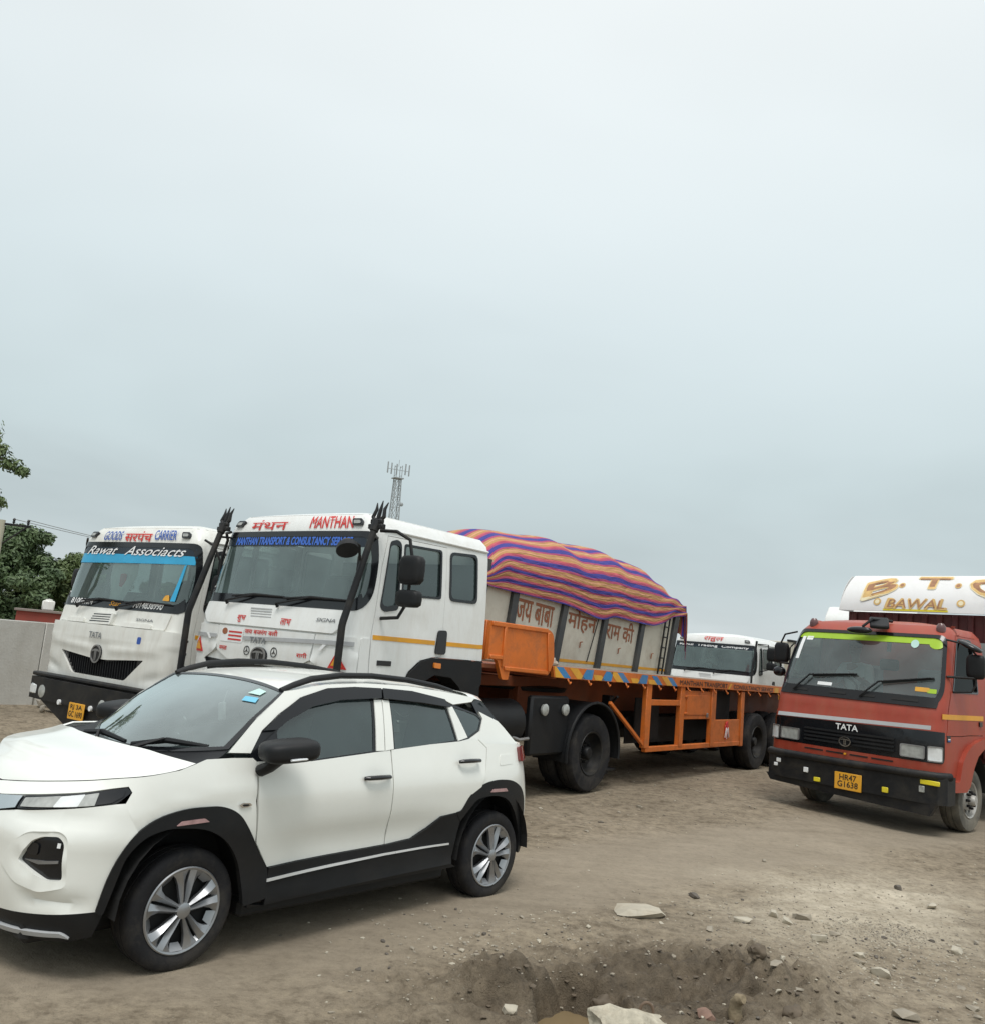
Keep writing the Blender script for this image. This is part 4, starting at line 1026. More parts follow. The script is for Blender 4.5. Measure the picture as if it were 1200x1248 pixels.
# window line
fw_ = rnd([(-.516,1.228),(-.589,1.288),(-.787,1.366),(-1.018,1.403),(-1.305,1.412),(-1.245,1.100),(-.731,1.064),(-.51,1.069)], .012)
rw_ = rnd([(-1.474,1.408),(-1.769,1.398),(-2.035,1.368),(-2.087,1.148),(-1.443,1.108)], .012)
qw_ = rnd([(-2.135,1.371),(-2.273,1.345),(-2.425,1.309),(-2.467,1.279),(-2.41,1.212),(-2.25,1.162)], .015)
dlo = [(-.33,1.088),(-.50,1.055),(-.73,1.048),(-1.245,1.086),(-1.443,1.096),(-2.09,1.136),(-2.25,1.15),(-2.42,1.203),(-2.487,1.282),(-2.43,1.320),(-2.14,1.390),(-2.03,1.426),(-1.69,1.472),(-1.43,1.484),(-1.16,1.486),(-.925,1.472),(-.714,1.419),(-.54,1.322),(-.418,1.230)]
gh('window_frame', dlo, gb, holes=[fw_, rw_, qw_], res=.05, off=-.006, thick=.02)
for nm, p in (('front_window', fw_), ('rear_window', rw_), ('quarter_window', qw_)): gh(nm, p, M['side_glass'], res=.06, off=-.010, thick=0)
gh('door_pillar', [(-1.325,1.412),(-1.268,1.098),(-1.340,1.098),(-1.392,1.412)], cw, off=.002, res=.06, thick=.01)
gh('door_pillar', [(-1.400,1.412),(-1.348,1.098),(-1.425,1.106),(-1.462,1.408)], cw, off=.002, res=.06, thick=.01)
gh('rear_pillar', [(-2.055,1.371),(-2.105,1.140),(-2.232,1.158),(-2.118,1.372)], cw, off=.003, res=.06, thick=.01)
gh('rain_visor', rnd([(-.418,1.222),(-.539,1.317),(-.714,1.414),(-.925,1.467),(-1.16,1.481),(-1.400,1.478),(-1.382,1.417),(-1.018,1.400),(-.787,1.360),(-.589,1.280),(-.507,1.228)][::1], .006), gb, off=.022, res=.05, thick=.012)
gh('rain_visor', rnd([(-1.412,1.479),(-1.687,1.467),(-2.025,1.416),(-2.069,1.362),(-1.769,1.392),(-1.400,1.415)], .006), gb, off=.022, res=.05, thick=.012)
gh('rear_side_panel', [(-2.09,1.09),(-2.095,1.134),(-2.25,1.148),(-2.425,1.20),(-2.492,1.283),(-2.462,1.335),(-2.69,1.262),(-2.75,1.215),(-2.885,1.09)], cw, res=.05, thick=.02)
gh('tailgate_corner', [(-2.462,1.337),(-2.435,1.322),(-2.40,1.40),(-2.50,1.425),(-2.58,1.38),(-2.69,1.264)], gb, off=-.004, res=.06)
# doors
fd = [(1.770,1.066),(1.770,.857),(1.799,.624),(1.905,.478),(2.337,.493),(2.825,.504),(2.813,.80),(2.809,.959),(2.812,1.100),(2.669,1.090),(2.152,1.054)]
rd = [(2.822,1.102),(2.818,.959),(2.822,.80),(2.834,.504),(3.057,.519),(3.195,.580),(3.302,.647),(3.45,.664),(3.50,.666),(3.584,.778),(3.685,.826),(3.742,.94),(3.785,1.09),(3.70,1.150),(3.617,1.148),(3.2,1.128)]
def door_lift(u, v):
    a = abs(u); r = -.012 * math.exp(-((v-.60)/.10)**2) * smooth(1.8, 2.2, a) * smooth(3.4, 2.9, a) + .008 * math.exp(-((v-.86)/.10)**2)
    r += .010 * smooth(3.30, 3.62, a) * smooth(.98, .88, v)      # haunch over the rear wheel
    r -= .010 * math.exp(-(((a-2.665)/.075)**2 + ((v-.938)/.035)**2)) + .010 * math.exp(-(((a-3.55)/.075)**2 + ((v-1.003)/.035)**2))   # finger hollows
    return r
dF = both('front_door', fd[::-1][::-1], cw, res=.04, lift=door_lift); dR = both('rear_door', rd, cw, res=.04, lift=door_lift)
qp = [(3.692,.829),(3.73,.836),(3.89,.853),(4.074,.835),(4.21,.773),(4.289,.661),(4.343,.486),(4.34,.42),(4.75,.42),(4.80,1.10),(4.27,1.10),(4.0,1.11),(3.80,1.12),(3.71,1.152),(3.793,1.09),(3.750,.94)]
both('rear_quarter', qp, cw, res=.05, lift=lambda u, v: .010 * smooth(.98, .88, v) * smooth(4.3, 4.05, abs(u)))
tl = rnd([(4.185,1.085),(4.30,1.085),(4.45,1.075),(4.45,.995),(4.285,.985),(4.18,.975)], .015)
both('tail_light', tl, M['red_lens'], off=.022, res=.05, thick=.03)
both('fuel_flap', rnd([(3.93,1.036),(4.095,1.038),(4.095,.968),(3.915,.962)], .02), cw, off=.0035, res=.06, thick=.004, lift=lambda u, v: .010 * smooth(.98, .88, v) * smooth(4.3, 4.05, abs(u)))
# cladding
fF = [(.926,.372),(.963,.558),(1.045,.727),(1.160,.810),(1.325,.850),(1.547,.846),(1.655,.798),(1.755,.672),(1.840,.545),(1.901,.478),(1.905,.31),(1.76,.29),(1.742,.37),(1.693,.537),(1.586,.67),(1.444,.739),(1.234,.756),(1.111,.721),(1.035,.638),(.965,.353)]
fF = rnd(fF[::-1], [.2 if (1 <= i <= 9 or 13 <= i <= 19) else .01 for i in range(len(fF))][::-1], 5)
both('wheel_arch_trim', fF, bp_, off=.014, res=.04, thick=.035)
fR = [(3.45,.668),(3.496,.672),(3.575,.790),(3.725,.852),(3.89,.868),(4.080,.850),(4.222,.782),(4.300,.665),(4.343,.486),(4.32,.29),(4.275,.29),(4.27,.414),(4.172,.589),(4.012,.727),(3.833,.76),(3.648,.744),(3.56,.664),(3.50,.60)]
fR = rnd(fR[::-1], [.2 if (1 <= i <= 8 or 11 <= i <= 16) else .01 for i in range(len(fR))][::-1], 5)
both('wheel_arch_trim', fR, bp_, off=.014, res=.04, thick=.035)
sk = [(1.908,.275),(2.455,.295),(3.46,.315),(3.472,.45),(3.50,.598),(3.452,.662),(3.302,.645),(3.195,.578),(3.057,.517),(2.823,.502),(2.337,.491),(1.906,.476)]
both('side_cladding', sk, bp_, off=.012, res=.05, thick=.03, lift=lambda u, v: .006*math.exp(-((v-.47)/.02)**2) - .012*math.exp(-((v-.37)/.03)**2))
both('chrome_strip', [(1.90,.400),(2.35,.421),(2.816,.438),(3.414,.447),(3.414,.459),(2.816,.452),(2.35,.436),(1.90,.416)], M['bright_trim'], off=.020, res=.06, thick=.008)
both('side_skirt', [(1.80,.268),(2.5,.275),(3.52,.285),(3.47,.31),(2.455,.29),(1.905,.268),(1.80,.29)], bp_, off=.0, res=.06, thick=.03)
both('arch_reflector', rnd([(1.27,.765),(1.46,.772),(1.43,.792),(1.30,.787)], .006), M['pink'], off=.021, res=.05, thick=.006)
both('arch_reflector', rnd([(3.79,.782),(4.0,.776),(3.975,.80),(3.82,.803)], .006), M['pink'], off=.021, res=.05, thick=.006)
both('fender_badge', rnd([(1.642,.842),(1.665,.853),(1.712,.850),(1.728,.838),(1.70,.828),(1.66,.829)], .004), M['chrome'], off=.010, res=.03, thick=.006)
both('fender_badge', rnd([(1.662,.842),(1.675,.847),(1.700,.845),(1.710,.839),(1.695,.834),(1.67,.834)], .003), gb, off=.013, res=.03, thick=.004)
both('rear_bumper', [(4.345,.30),(4.80,.27),(4.80,.418),(4.342,.418)], bp_, off=.004, res=.06)
# handles
for s, doors in ((1, (dF[0], dR[0])), (-1, (dF[1], dR[1]))):
    for d_, (t0, t1, z) in zip(doors, ((2.56, 2.775, .937), (3.445, 3.658, 1.003))):
        mb = MB(); pts = [(t0, .012), (t0+.02, .036), ((t0+t1)/2, .042), (t1-.02, .036), (t1, .012)]
        mb.tube([Vector(CB(s*a, z)) + nrm(CB, s*a, z) * (b_ + (.008 if a > 3 else 0)) for a, b_ in pts], [.014, .018, .019, .018, .014], 10, flat=.8); mb.build('door_handle', gb, d_)
# mirrors
for s in (1, -1):
    mh = blob('door_mirror', (-.44, s*.985, 1.148), (.165, .125, .062), bp_, car, 4, 3.6, Matrix.Rotation(-s*.28, 3, 'Z') @ Matrix.Rotation(.10, 3, 'Y'))
    mb = MB(); mb.tube([(-.36, s*.85, 1.02), (-.375, s*.90, 1.045), (-.40, s*.95, 1.10)], [.05, .048, .055], 12, flat=.7); mb.build('mirror_stalk', bp_, mh)
    mb = MB(); mb.tube([(-.37, s*1.104, 1.112), (-.46, s*1.112, 1.118), (-.56, s*1.075, 1.128)], [.010, .012, .008], 8, flat=.7); mb.build('turn_repeater', M['led'], mh)
    panel('mirror_base', [(s*.32,1.092),(s*.495,1.218),(s*.495,1.069),(s*.335,1.056)][::s] if s > 0 else [(-.32,1.092),(-.335,1.056),(-.495,1.069),(-.495,1.218)], GHL if s > 0 else GHR, gb, car, res=.05, off=.012, thick=.015)
# roof rails, spoiler, aerial
for s in (1, -1):
    pts = [(x, s*(car_gh(x, min(z, zgut(x)))[1] - .035), z) for x, z in ((-.60,1.452),(-.70,1.488),(-.84,1.527),(-1.08,1.556),(-1.37,1.563),(-1.70,1.547),(-2.01,1.512),(-2.20,1.482))]
    MB().tube(pts, [.018,.024,.026,.026,.026,.026,.024,.014], 10, flat=.8).build('roof_rail', bp_, car)
rows = []
for (x, z0, yk) in ((-2.40,1.458,1.0),(-2.47,1.455,1.0),(-2.56,1.440,.97),(-2.60,1.42,.95),(-2.58,1.395,.93),(-2.50,1.385,.93),(-2.42,1.39,.95)):
    rows.append([(x - .05*(1-(q)**2), .585*q*yk, z0 + .016*(1-q*q) - .03*smooth(.86, 1, abs(q))) for q in [j/10 - 1 for j in range(21)]])
sheet('rear_spoiler', rows, cw, car, flip=False)
rows = [[(x - .17*(1-q*q), y*q, z) for q in [j/8 - 1 for j in range(17)]] for x, y, z in ((-2.50,.60,1.40),(-2.68,.60,1.265),(-2.75,.615,1.215),(-2.88,.655,1.09),(-2.95,.70,.98),(-2.98,.73,.80),(-2.95,.76,.42))]
sheet('rear_screen', rows[:4], M['side_glass'], car); sheet('tailgate', rows[3:], cw, car)
# body inside
mb = MB()
mb.box((-1.18, 0, .49), (3.75, 1.10, .62), .03); mb.box((-1.25, 0, .235), (1.70, 1.50, .10), .02); mb.box((-1.25, 0, .45), (1.62, 1.56, .40), .02); mb.box((.42, 0, .55), (.35, 1.15, .5), .02); mb.box((-2.93, 0, .55), (.25, 1.2, .5), .02)  # underbody shaped low to block light and deepen the shadow below
mb.build('underbody', M['dark_void'], car, None)
for s in (1, -1):
    for xc in (0, -2.50):
        mb = MB(); v = []
        for k in range(15):
            a = PI*k/14; v += [(xc + .40*math.cos(a), s*.55, .33 + .44*math.sin(a)), (xc + .40*math.cos(a), s*.865, .33 + .44*math.sin(a))]
        mb.add(v, [[2*k, 2*k+1, 2*k+3, 2*k+2] for k in range(14)]); mb.build('wheel_well', M['dark_void'], car, None)
mb = MB(); mb.box((-.10, 0, .95), (.62, 1.36, .16), .04); mb.box((-.30, .35, 1.04), (.20, .40, .10), .04); mb.build('dashboard', M['dash'], car)
sw = MB(); pts = [Vector((-.52 + .07*math.sin(a)*.5, -.36 + .175*math.cos(a), 1.06 + .165*math.sin(a))) for a in [2*PI*k/20 for k in range(21)]]; sw.tube(pts, .014, 8, False); sw.box((-.50, -.36, 1.05), (.05, .16, .07), .02); sw.tube([(-.30, -.36, .98), (-.50, -.36, 1.05)], .03, 8); sw.build('steering_wheel', gb, car)
for (x, y) in ((-1.02, .36), (-1.02, -.36), (-1.95, .36), (-1.95, -.36)):
    mb = MB(); mb.box((x, y, .84), (.5, .50, .16), .06); mb.box((x - .26, y, 1.08), (.16, .48, .50), .06, Matrix.Rotation(-.18, 3, 'Y')); mb.box((x - .33, y, 1.36), (.10, .26, .14), .04); mb.build('seat', M['seat'], car)
rows = [[(x, .56*q, zgut(x) - .03 + .02*(1-q*q)) for q in (-1, -.5, 0, .5, 1)] for x in (-.72, -1.3, -1.9, -2.4)]
sheet('headlining', rows, M['interior'], car)
o = MB().box((-.72, 0, 1.40), (.05, .24, .07), .02).build('rear_view_mirror', gb, car)
MB().tube([(-.62, .02, 1.39), (-.60, .02, 1.30)], .004, 5).box((-.60, .02, 1.255), (.02, .075, .12), .008, Matrix.Rotation(.2, 3, 'X')).build('hanging_charm', M['white_cloth'], car)
def WSf(u, v): return WS(u, v)
panel('sticker', [(.60,.80),(.77,.81),(.78,.89),(.64,.90)], WSf, M['sticker'], car, res=.05, off=.006, thick=0); panel('sticker', [(.66,.68),(.83,.69),(.80,.77),(.63,.75)], WSf, M['blue_sticker'], car, res=.05, off=.006, thick=0)
for x, y, s, st in ((0, .725, 1, 0.0), (-2.52, .735, 1, 0), (0, -.725, -1, 0.0), (-2.52, -.735, -1, 0)): car_wheel(car, x, y, s, st)

# ------------------------------------------------------------------ heavy lorries
def lorry_wheel(parent, x, y, side, r=.52, w=.27, z=None, m='rubber', dual=False, name='wheel', hub='hubgrey', hubout=False):
    o = tyre_mb(r, w, r*.56, 56, True).build(name, M[m], parent); o.location = (x, y, r if z is None else z); o.rotation_euler = (0, 0, 0 if side > 0 else PI)
    h = w/2; q = r*.56; b = MB()
    if hubout:
        b.lathe([(q*1.02, h*.86), (q*1.0, h*.97), (q*.93, h*.90), (q*.88, h*.45), (q*.78, h*.30), (q*.62, h*.55), (q*.55, h*.80), (q*.30, h*.85), (q*.28, h*1.35), (q*.22, h*1.5), (1e-4, h*1.52)], n=36)
    else:
        b.lathe([(q*1.02, h*.86), (q*1.0, h*.97), (q*.93, h*.90), (q*.90, h*.2), (q*.80, -h*.15), (q*.55, -h*.2), (q*.50, -h*.05), (q*.30, h*.0), (q*.28, h*.55), (q*.22, h*.7), (1e-4, h*.72)], n=36)
    rim = b.build('rim', M[hub], o); nb = MB(); rad = q*.44 if hubout else q*.43
    for k in range(8):
        a = 2*PI*k/8; c = (rad*math.cos(a), h*(.84 if hubout else -.03), rad*math.sin(a)); nb.lathe([(.017, 0), (.017, .035), (.012, .045), (1e-4, .045)], c, 6)
    if hubout:
        for k in range(8):
            a = 2*PI*(k+.5)/8; nb.disc(.030*r/.4, h*.62 + .002, (q*.66*math.cos(a), 0, q*.66*math.sin(a)), 10)
    nb.build('wheel_nut', M['black_frame'], rim)
    b = MB(); b.lathe([(q, -h*.6), (1e-4, -h*.6)], n=24); b.build('inner_rim', M['dark_void'], o, None)
    return o
CABB = Belt(CAB_PLAN, cab_shape)
def emblem(F, t, z, r, parent, dark=True, sx=1.0):
    """round maker's badge: ring and a broad forked T"""
    n = 28; ring = [(t + sx*r*math.cos(2*PI*k/n), z + r*math.sin(2*PI*k/n)) for k in range(n)]; inn = [(t + sx*r*.84*math.cos(2*PI*k/n), z + r*.84*math.sin(2*PI*k/n)) for k in range(n)]
    b = panel('emblem', ring, F, M['gloss_black'], parent, res=.06, off=.052, thick=.05)
    panel('emblem_ring', ring, F, M['steel' if dark else 'chrome'], b, [inn], res=.06, off=.060, thick=.010)
    T = [(-.74,.34),(-.40,.50),(0,.54),(.40,.50),(.74,.34),(.66,.20),(.38,.32),(.20,.30),(.16,-.70),(.05,-.78),(.04,.30),(-.04,.30),(-.05,-.78),(-.16,-.70),(-.20,.30),(-.38,.32),(-.66,.20)]
    panel('emblem_mark', [(t + sx*r*a, z + r*c) for a, c in T][::-1], F, M['steel' if dark else 'chrome'], b, res=.05, off=.060, thick=.008); return b
def star_sticker(F, t, z, r, parent):
    n = 22; ring = [(t + r*math.cos(2*PI*k/n), z + r*math.sin(2*PI*k/n)) for k in range(n)]; inn = [(t + r*.82*math.cos(2*PI*k/n), z + r*.82*math.sin(2*PI*k/n)) for k in range(n)]
    o = panel('star_sticker', ring, F, M['ink'], parent, [inn], res=.05, off=.032, thick=.002); P = []
    for k in range(3):
        a = PI/2 + 2*PI*k/3; P += [(t + r*.84*math.cos(a), z + r*.84*math.sin(a)), (t + r*.16*math.cos(a + PI/3), z + r*.16*math.sin(a + PI/3))]
    panel('star_mark', P, F, M['ink'], o, res=.05, off=.032, thick=.002)
def plate(parent, c, w, h, rows, m='plate', yaw=0., tilt=0., name='number_plate'):
    o = MB().box((0, 0, 0), (.012, w, h), .004).build(name, M[m], parent); o.location = c; o.rotation_euler = (0, tilt, yaw)
    F = plane_F((.0065, 0, 0), (0, 1, 0), (0, 0, 1)); n = len(rows)
    for i, s in enumerate(rows):
        z1 = h/2 - h*(.10 + .80*i/n) ; z0 = h/2 - h*(.10 + .80*(i+1)/n) + h*.06; ww = w*min(.86, .13*len(s) + .1)
        text(s, F, (-ww/2, z0, ww/2, z1), M['ink'], o, .001, .012)
    return o
def heavy_cab(root, cm, dz, glassm, old=False, mirror='near'):
    """shared cab; old: the lower, older front with hinged black vents"""
    F = lambda t, z: CABB(t, z); P_ = lambda n, p, m, par=None, **k: panel(n, p, F, m, par or root, **k)
    win = rnd([(-1.245,1.865),(1.245,1.865),(1.36,2.02),(1.36,2.30),(1.27,2.655),(-1.27,2.655),(-1.36,2.30),(-1.36,2.02)], [.08,.08,.14,.2,.09,.09,.2,.14])
    qg = rnd([(1.52,2.585),(1.70,2.615),(1.80,2.585),(1.822,1.93),(1.60,1.895),(1.52,1.935)], .05)
    wg = rnd([(1.862,2.60),(2.455,2.615),(2.475,2.09),(1.862,2.065)], .04)
    sg = rnd([(2.605,2.61),(3.065,2.64),(3.09,2.105),(2.63,2.095)], .07)
    door = [(1.508,1.15),(1.99,1.15),(2.06,1.285),(2.227,1.412),(2.413,1.455),(2.56,1.47),(2.548,2.665),(1.45,2.655),(1.425,2.32),(1.470,1.75)]
    arch = [(2.06,1.285),(2.227,1.412),(2.413,1.455),(3.285,1.46),(3.285,1.0),(1.99,1.0),(1.99,1.15)]
    out_ = [(-3.284,1.46),(-3.284,2.86),(3.284,2.86),(3.284,1.46),(2.56,1.465),(2.413,1.450),(2.227,1.407),(2.07,1.285),(2.0,1.13),(1.9,1.0)]; out_ += [(-u, v) for u, v in reversed(out_[4:])]
    body = panel('cab_body', out_[::-1], F, cm, root, [win, door, mirror_poly(door), sg, mirror_poly(sg)], res=.085, thick=.03)
    for s in (1, -1):
        mp_ = (lambda p: p) if s > 0 else mirror_poly
        sh = [(a + (-.008 if a > 2 else .008) * 0, b_) for a, b_ in door]
        dd = [(1.516,1.158),(1.985,1.158),(2.053,1.292),(2.223,1.420),(2.411,1.463),(2.552,1.478),(2.540,2.657),(1.458,2.647),(1.433,2.32),(1.478,1.75)]
        d_ = panel('door', mp_(dd), F, cm, root, [mp_(qg), mp_(wg)], res=.085, thick=.03, off=.004, lift=lambda u, v: -.010*math.exp(-((v-1.80)/.012)**2)*smooth(1.55,1.65,abs(u))*smooth(2.35,2.2,abs(u)) - .010*math.exp(-((v-1.52)/.012)**2)*smooth(1.55,1.62,abs(u))*smooth(2.2,2.1,abs(u)))
        fr = lambda p, w: p
        panel('quarter_light', mp_(qg), F, M['side_glass'], d_, res=.09, off=-.012, thick=0); panel('door_window', mp_(wg), F, M['side_glass'], d_, res=.09, off=-.012, thick=0)
        def shrink(p, k): cx = sum(a for a, b_ in p)/len(p); cz = sum(b_ for a, b_ in p)/len(p); return [(cx + (a-cx)*k, cz + (b_-cz)*k) for a, b_ in p]
        panel('window_rubber', mp_(shrink(qg, 1.05)), F, M['gloss_black'], d_, [mp_(shrink(qg, .90))], res=.09, off=.010, thick=.02)
        panel('window_rubber', mp_(shrink(wg, 1.02)), F, M['gloss_black'], d_, [mp_(shrink(wg, .93))], res=.09, off=.010, thick=.02)
        o = panel('sleeper_window', mp_(sg), F, M['side_glass'], root, res=.09, off=-.008, thick=0)
        panel('window_rubber', mp_(shrink(sg, 1.05)), F, M['gloss_black'], o, [mp_(shrink(sg, .93))], res=.09, off=.010, thick=.02)
        panel('side_stripe', mp_([(1.505,1.594),(2.44,1.594),(2.44,1.640),(1.50,1.640)]), F, M['amber'], root, res=.1, off=.008, thick=.003)
        panel('side_stripe', mp_([(2.61,1.594),(3.28,1.594),(3.28,1.640),(2.61,1.640)]), F, M['amber'], root, res=.1, off=.004, thick=.003)
        panel('door_handle', mp_(rnd([(2.440,1.50),(2.610,1.50),(2.610,1.76),(2.470,1.755)], .04)), F, M['gloss_black'], root, res=.08, off=.022, thick=.03)
        MB().tube([Vector(F(s*t, 2.712)) + Vector((0, s*.012, 0)) for t in (1.36, 1.8, 2.4, 3.0, 3.27)], .014, 6).build('rain_gutter', cm, root)
        fa = rnd([(1.93,1.02),(1.99,1.15),(2.06,1.285),(2.227,1.412),(2.413,1.458),(3.26,1.452),(3.29,1.42),(3.29,1.0),(2.95,1.0),(2.88,1.16),(2.72,1.26),(2.45,1.28),(2.28,1.2),(2.17,1.02)], .02)
        w = panel('mudguard', mp_(fa[::-1]), F, M['black_plastic'], root, res=.08, off=.03, thick=.22)
        panel('side_marker', mp_(rnd([(2.415,1.355),(2.52,1.35),(2.52,1.405),(2.415,1.41)], .012)), F, M['orange_lens'], w, res=.06, off=.05, thick=.03)
        panel('step_panel', mp_([(1.52,.62),(1.97,.62),(1.97,1.14),(1.52,1.14)]), F, M['black_plastic'], root, res=.1, off=-.05, thick=.3)
    if True:
        fr_ = panel('windscreen_seal', [( a*1.012, z + (.012 if z > 2.3 else -.012)) for a, z in win], F, M['gloss_black'], root, [[(a*.955, z + (-.05 if z > 2.5 else (.085 if z < 1.95 else 0))) for a, z in win]], res=.08, off=.006, thick=.02)
        panel('windscreen', win, F, glassm, root, res=.09, off=-.006, thick=0)
    # roof cap
    rows = []
    for i in range(9):
        k = i / 8; row = []
        top = [CABB(t, 2.858) for t in [3.284 - 6.568*j/60 for j in range(61)]]
        for (x, y, z) in top: row.append((( -1.1 + (x + 1.1) * (1 - k)), y*(1-k), 2.858 + .115 * (1 - (1-k)**2.2)))
        rows.append(row)
    sheet('cab_roof', rows, cm, root, flip=False)
    mb = MB(); z0 = 1.0
    L = [CABB(3.28, z) for z in (1.46, 1.9, 2.4, 2.7, 2.858)]; 
    mb.add([p for q in L for p in (q, (q[0], -q[1], q[2]))], [[2*i, 2*i+2, 2*i+3, 2*i+1] for i in range(4)]); mb.build('cab_back', cm, root)
    # inside
    mb = MB(); mb.box((-1.05, 0, 1.36), (2.0, 2.3, .10), .02); mb.build('cab_floor', M['dark_void'], root)
    mb = MB(); mb.box((-.42, 0, 1.72), (.50, 2.28, .34), .08); mb.box((-.62, -.62, 1.86), (.22, .5, .16), .05); mb.build('dashboard', M['dash'], root)
    for y in (-.62, .62):
        mb = MB(); mb.box((-1.25, y, 1.62), (.55, .56, .18), .06); mb.box((-1.52, y, 1.98), (.16, .54, .70), .06, Matrix.Rotation(-.15, 3, 'Y')); mb.build('seat', M['seat'], root)
    mb = MB(); pts = [Vector((-.86 + .06*math.sin(a), -.62 + .24*math.cos(a), 1.93 + .12*math.sin(a))) for a in [2*PI*k/20 for k in range(21)]]; mb.tube(pts, .017, 8, False); mb.tube([(-.66, -.62, 1.80), (-.86, -.62, 1.93)], .03, 8); mb.box((-.86, -.62, 1.93), (.04, .40, .05), .01); mb.build('steering_wheel', M['gloss_black'], root)
    mb = MB(); mb.box((-2.04, 0, 2.0), (.04, 2.3, 1.1), .0); mb.box((-1.15, 0, 2.80), (1.7, 2.0, .03), .0); mb.build('cab_lining', M['interior'], root)
    # wipers
    for (a, bq, hh) in ((-.75, -.30, 1.955), (.15, .62, 1.96)):
        mb = MB(); p0 = Vector(F(a, 1.84)) + Vector((.04, 0, 0)); p1 = Vector(F(bq, hh)) + Vector((.04, 0, 0)); e0 = Vector(F(bq-.42, hh-.03)) + Vector((.03, 0, 0)); e1 = Vector(F(bq+.50, hh-.01)) + Vector((.03, 0, 0))
        mb.tube([p0, p0 + Vector((.03, 0, .03)), p1], [.02, .013, .009], 6); mb.tube([e0, p1, e1], [.008, .012, .008], 6, flat=1.3); mb.build('wiper', M['black_plastic'], root)
    # forehead lamps
    for s in (1, -1):
        l = rnd([(s*1.05-.075,2.725),(s*1.05+.075,2.725),(s*1.05+.075,2.792),(s*1.05-.075,2.792)], .02); o = panel('marker_lamp', l, F, M['gloss_black'], root, res=.07, off=.022, thick=.03)
        l = rnd([(s*1.05-.048,2.740),(s*1.05+.048,2.740),(s*1.05+.048,2.772),(s*1.05-.048,2.772)], .014); panel('lamp_lens', l, F, M['lens_dim'], o, res=.07, off=.030, thick=.012)
    return F
def front_new(root, F, cm):
    """newer front: tilting panel with stripe, slim black grille low down"""
    P_ = lambda n, p, m, par=None, **k: panel(n, p, F, m, par or root, **k)
    P_('bonnet_panel', rnd([(-1.05,1.615),(1.05,1.615),(1.15,1.70),(1.17,1.845),(-1.17,1.845),(-1.15,1.70)], .03), cm, off=.020, res=.08, thick=.03, lift=lambda u, v: .010*smooth(1.84, 1.70, v))
    flap = rnd([(-.80,1.595),(.80,1.595),(.775,1.335),(.56,1.245),(-.56,1.245),(-.775,1.335)], .015)
    crease = lambda u, v: .012*math.exp(-((v-1.415)/.02)**2)
    P_('front_flap', flap, cm, off=.024, res=.06, thick=.03, lift=crease)
    for s in (1, -1):
        cp = rnd([(s*.81,1.597),(s*1.30,1.60),(s*1.33,1.45),(s*1.33,1.02),(s*.9,1.02),(s*1.01,1.22),(s*.79,1.337)], .02)
        P_('corner_panel', cp if s < 0 else cp[::-1] if False else cp, cm, off=.020, res=.07, thick=.03, lift=lambda u, v: .018*math.exp(-((v-1.36 - .12*(abs(u)-1.0))/.03)**2))
        P_('air_deflector', rnd([(s*1.345,1.60),(s*1.47,1.60),(s*1.47,1.02),(s*1.345,1.02)], .02), cm, off=.014, res=.08, thick=.03)
    g = P_('grille', rnd([(-1.0,1.235),(-.58,1.222),(.58,1.222),(1.0,1.235),(.88,1.02),(-.88,1.02)], .02), M['gloss_black'], off=.012, res=.08, thick=.03)
    for z in (1.05, 1.09, 1.13, 1.17): P_('grille_bar', [(-.86,z),(.86,z),(.87,z+.016),(-.87,z+.016)], M['black_plastic'], g, off=.020, res=.12, thick=.02)
    for k in range(4): P_('vent_slot', rnd([(-.30+.012*k,1.795-.028*k),(.06+.008*k,1.798-.028*k),(.06+.008*k,1.806-.028*k),(-.30+.012*k,1.806-.028*k)], .004), M['grey_paint'], off=.032, res=.1, thick=.004)
    P_('grey_stripe', [(-1.28,1.455),(-.81,1.455),(-.81,1.495),(-1.28,1.495)], M['grey_paint'], off=.036, res=.08, thick=.003)
    P_('grey_stripe', [(-.30,1.462),(.80,1.50),(1.28,1.512),(1.28,1.552),(.80,1.54),(-.30,1.50)], M['grey_paint'], off=.038, res=.08, thick=.003)
    return g
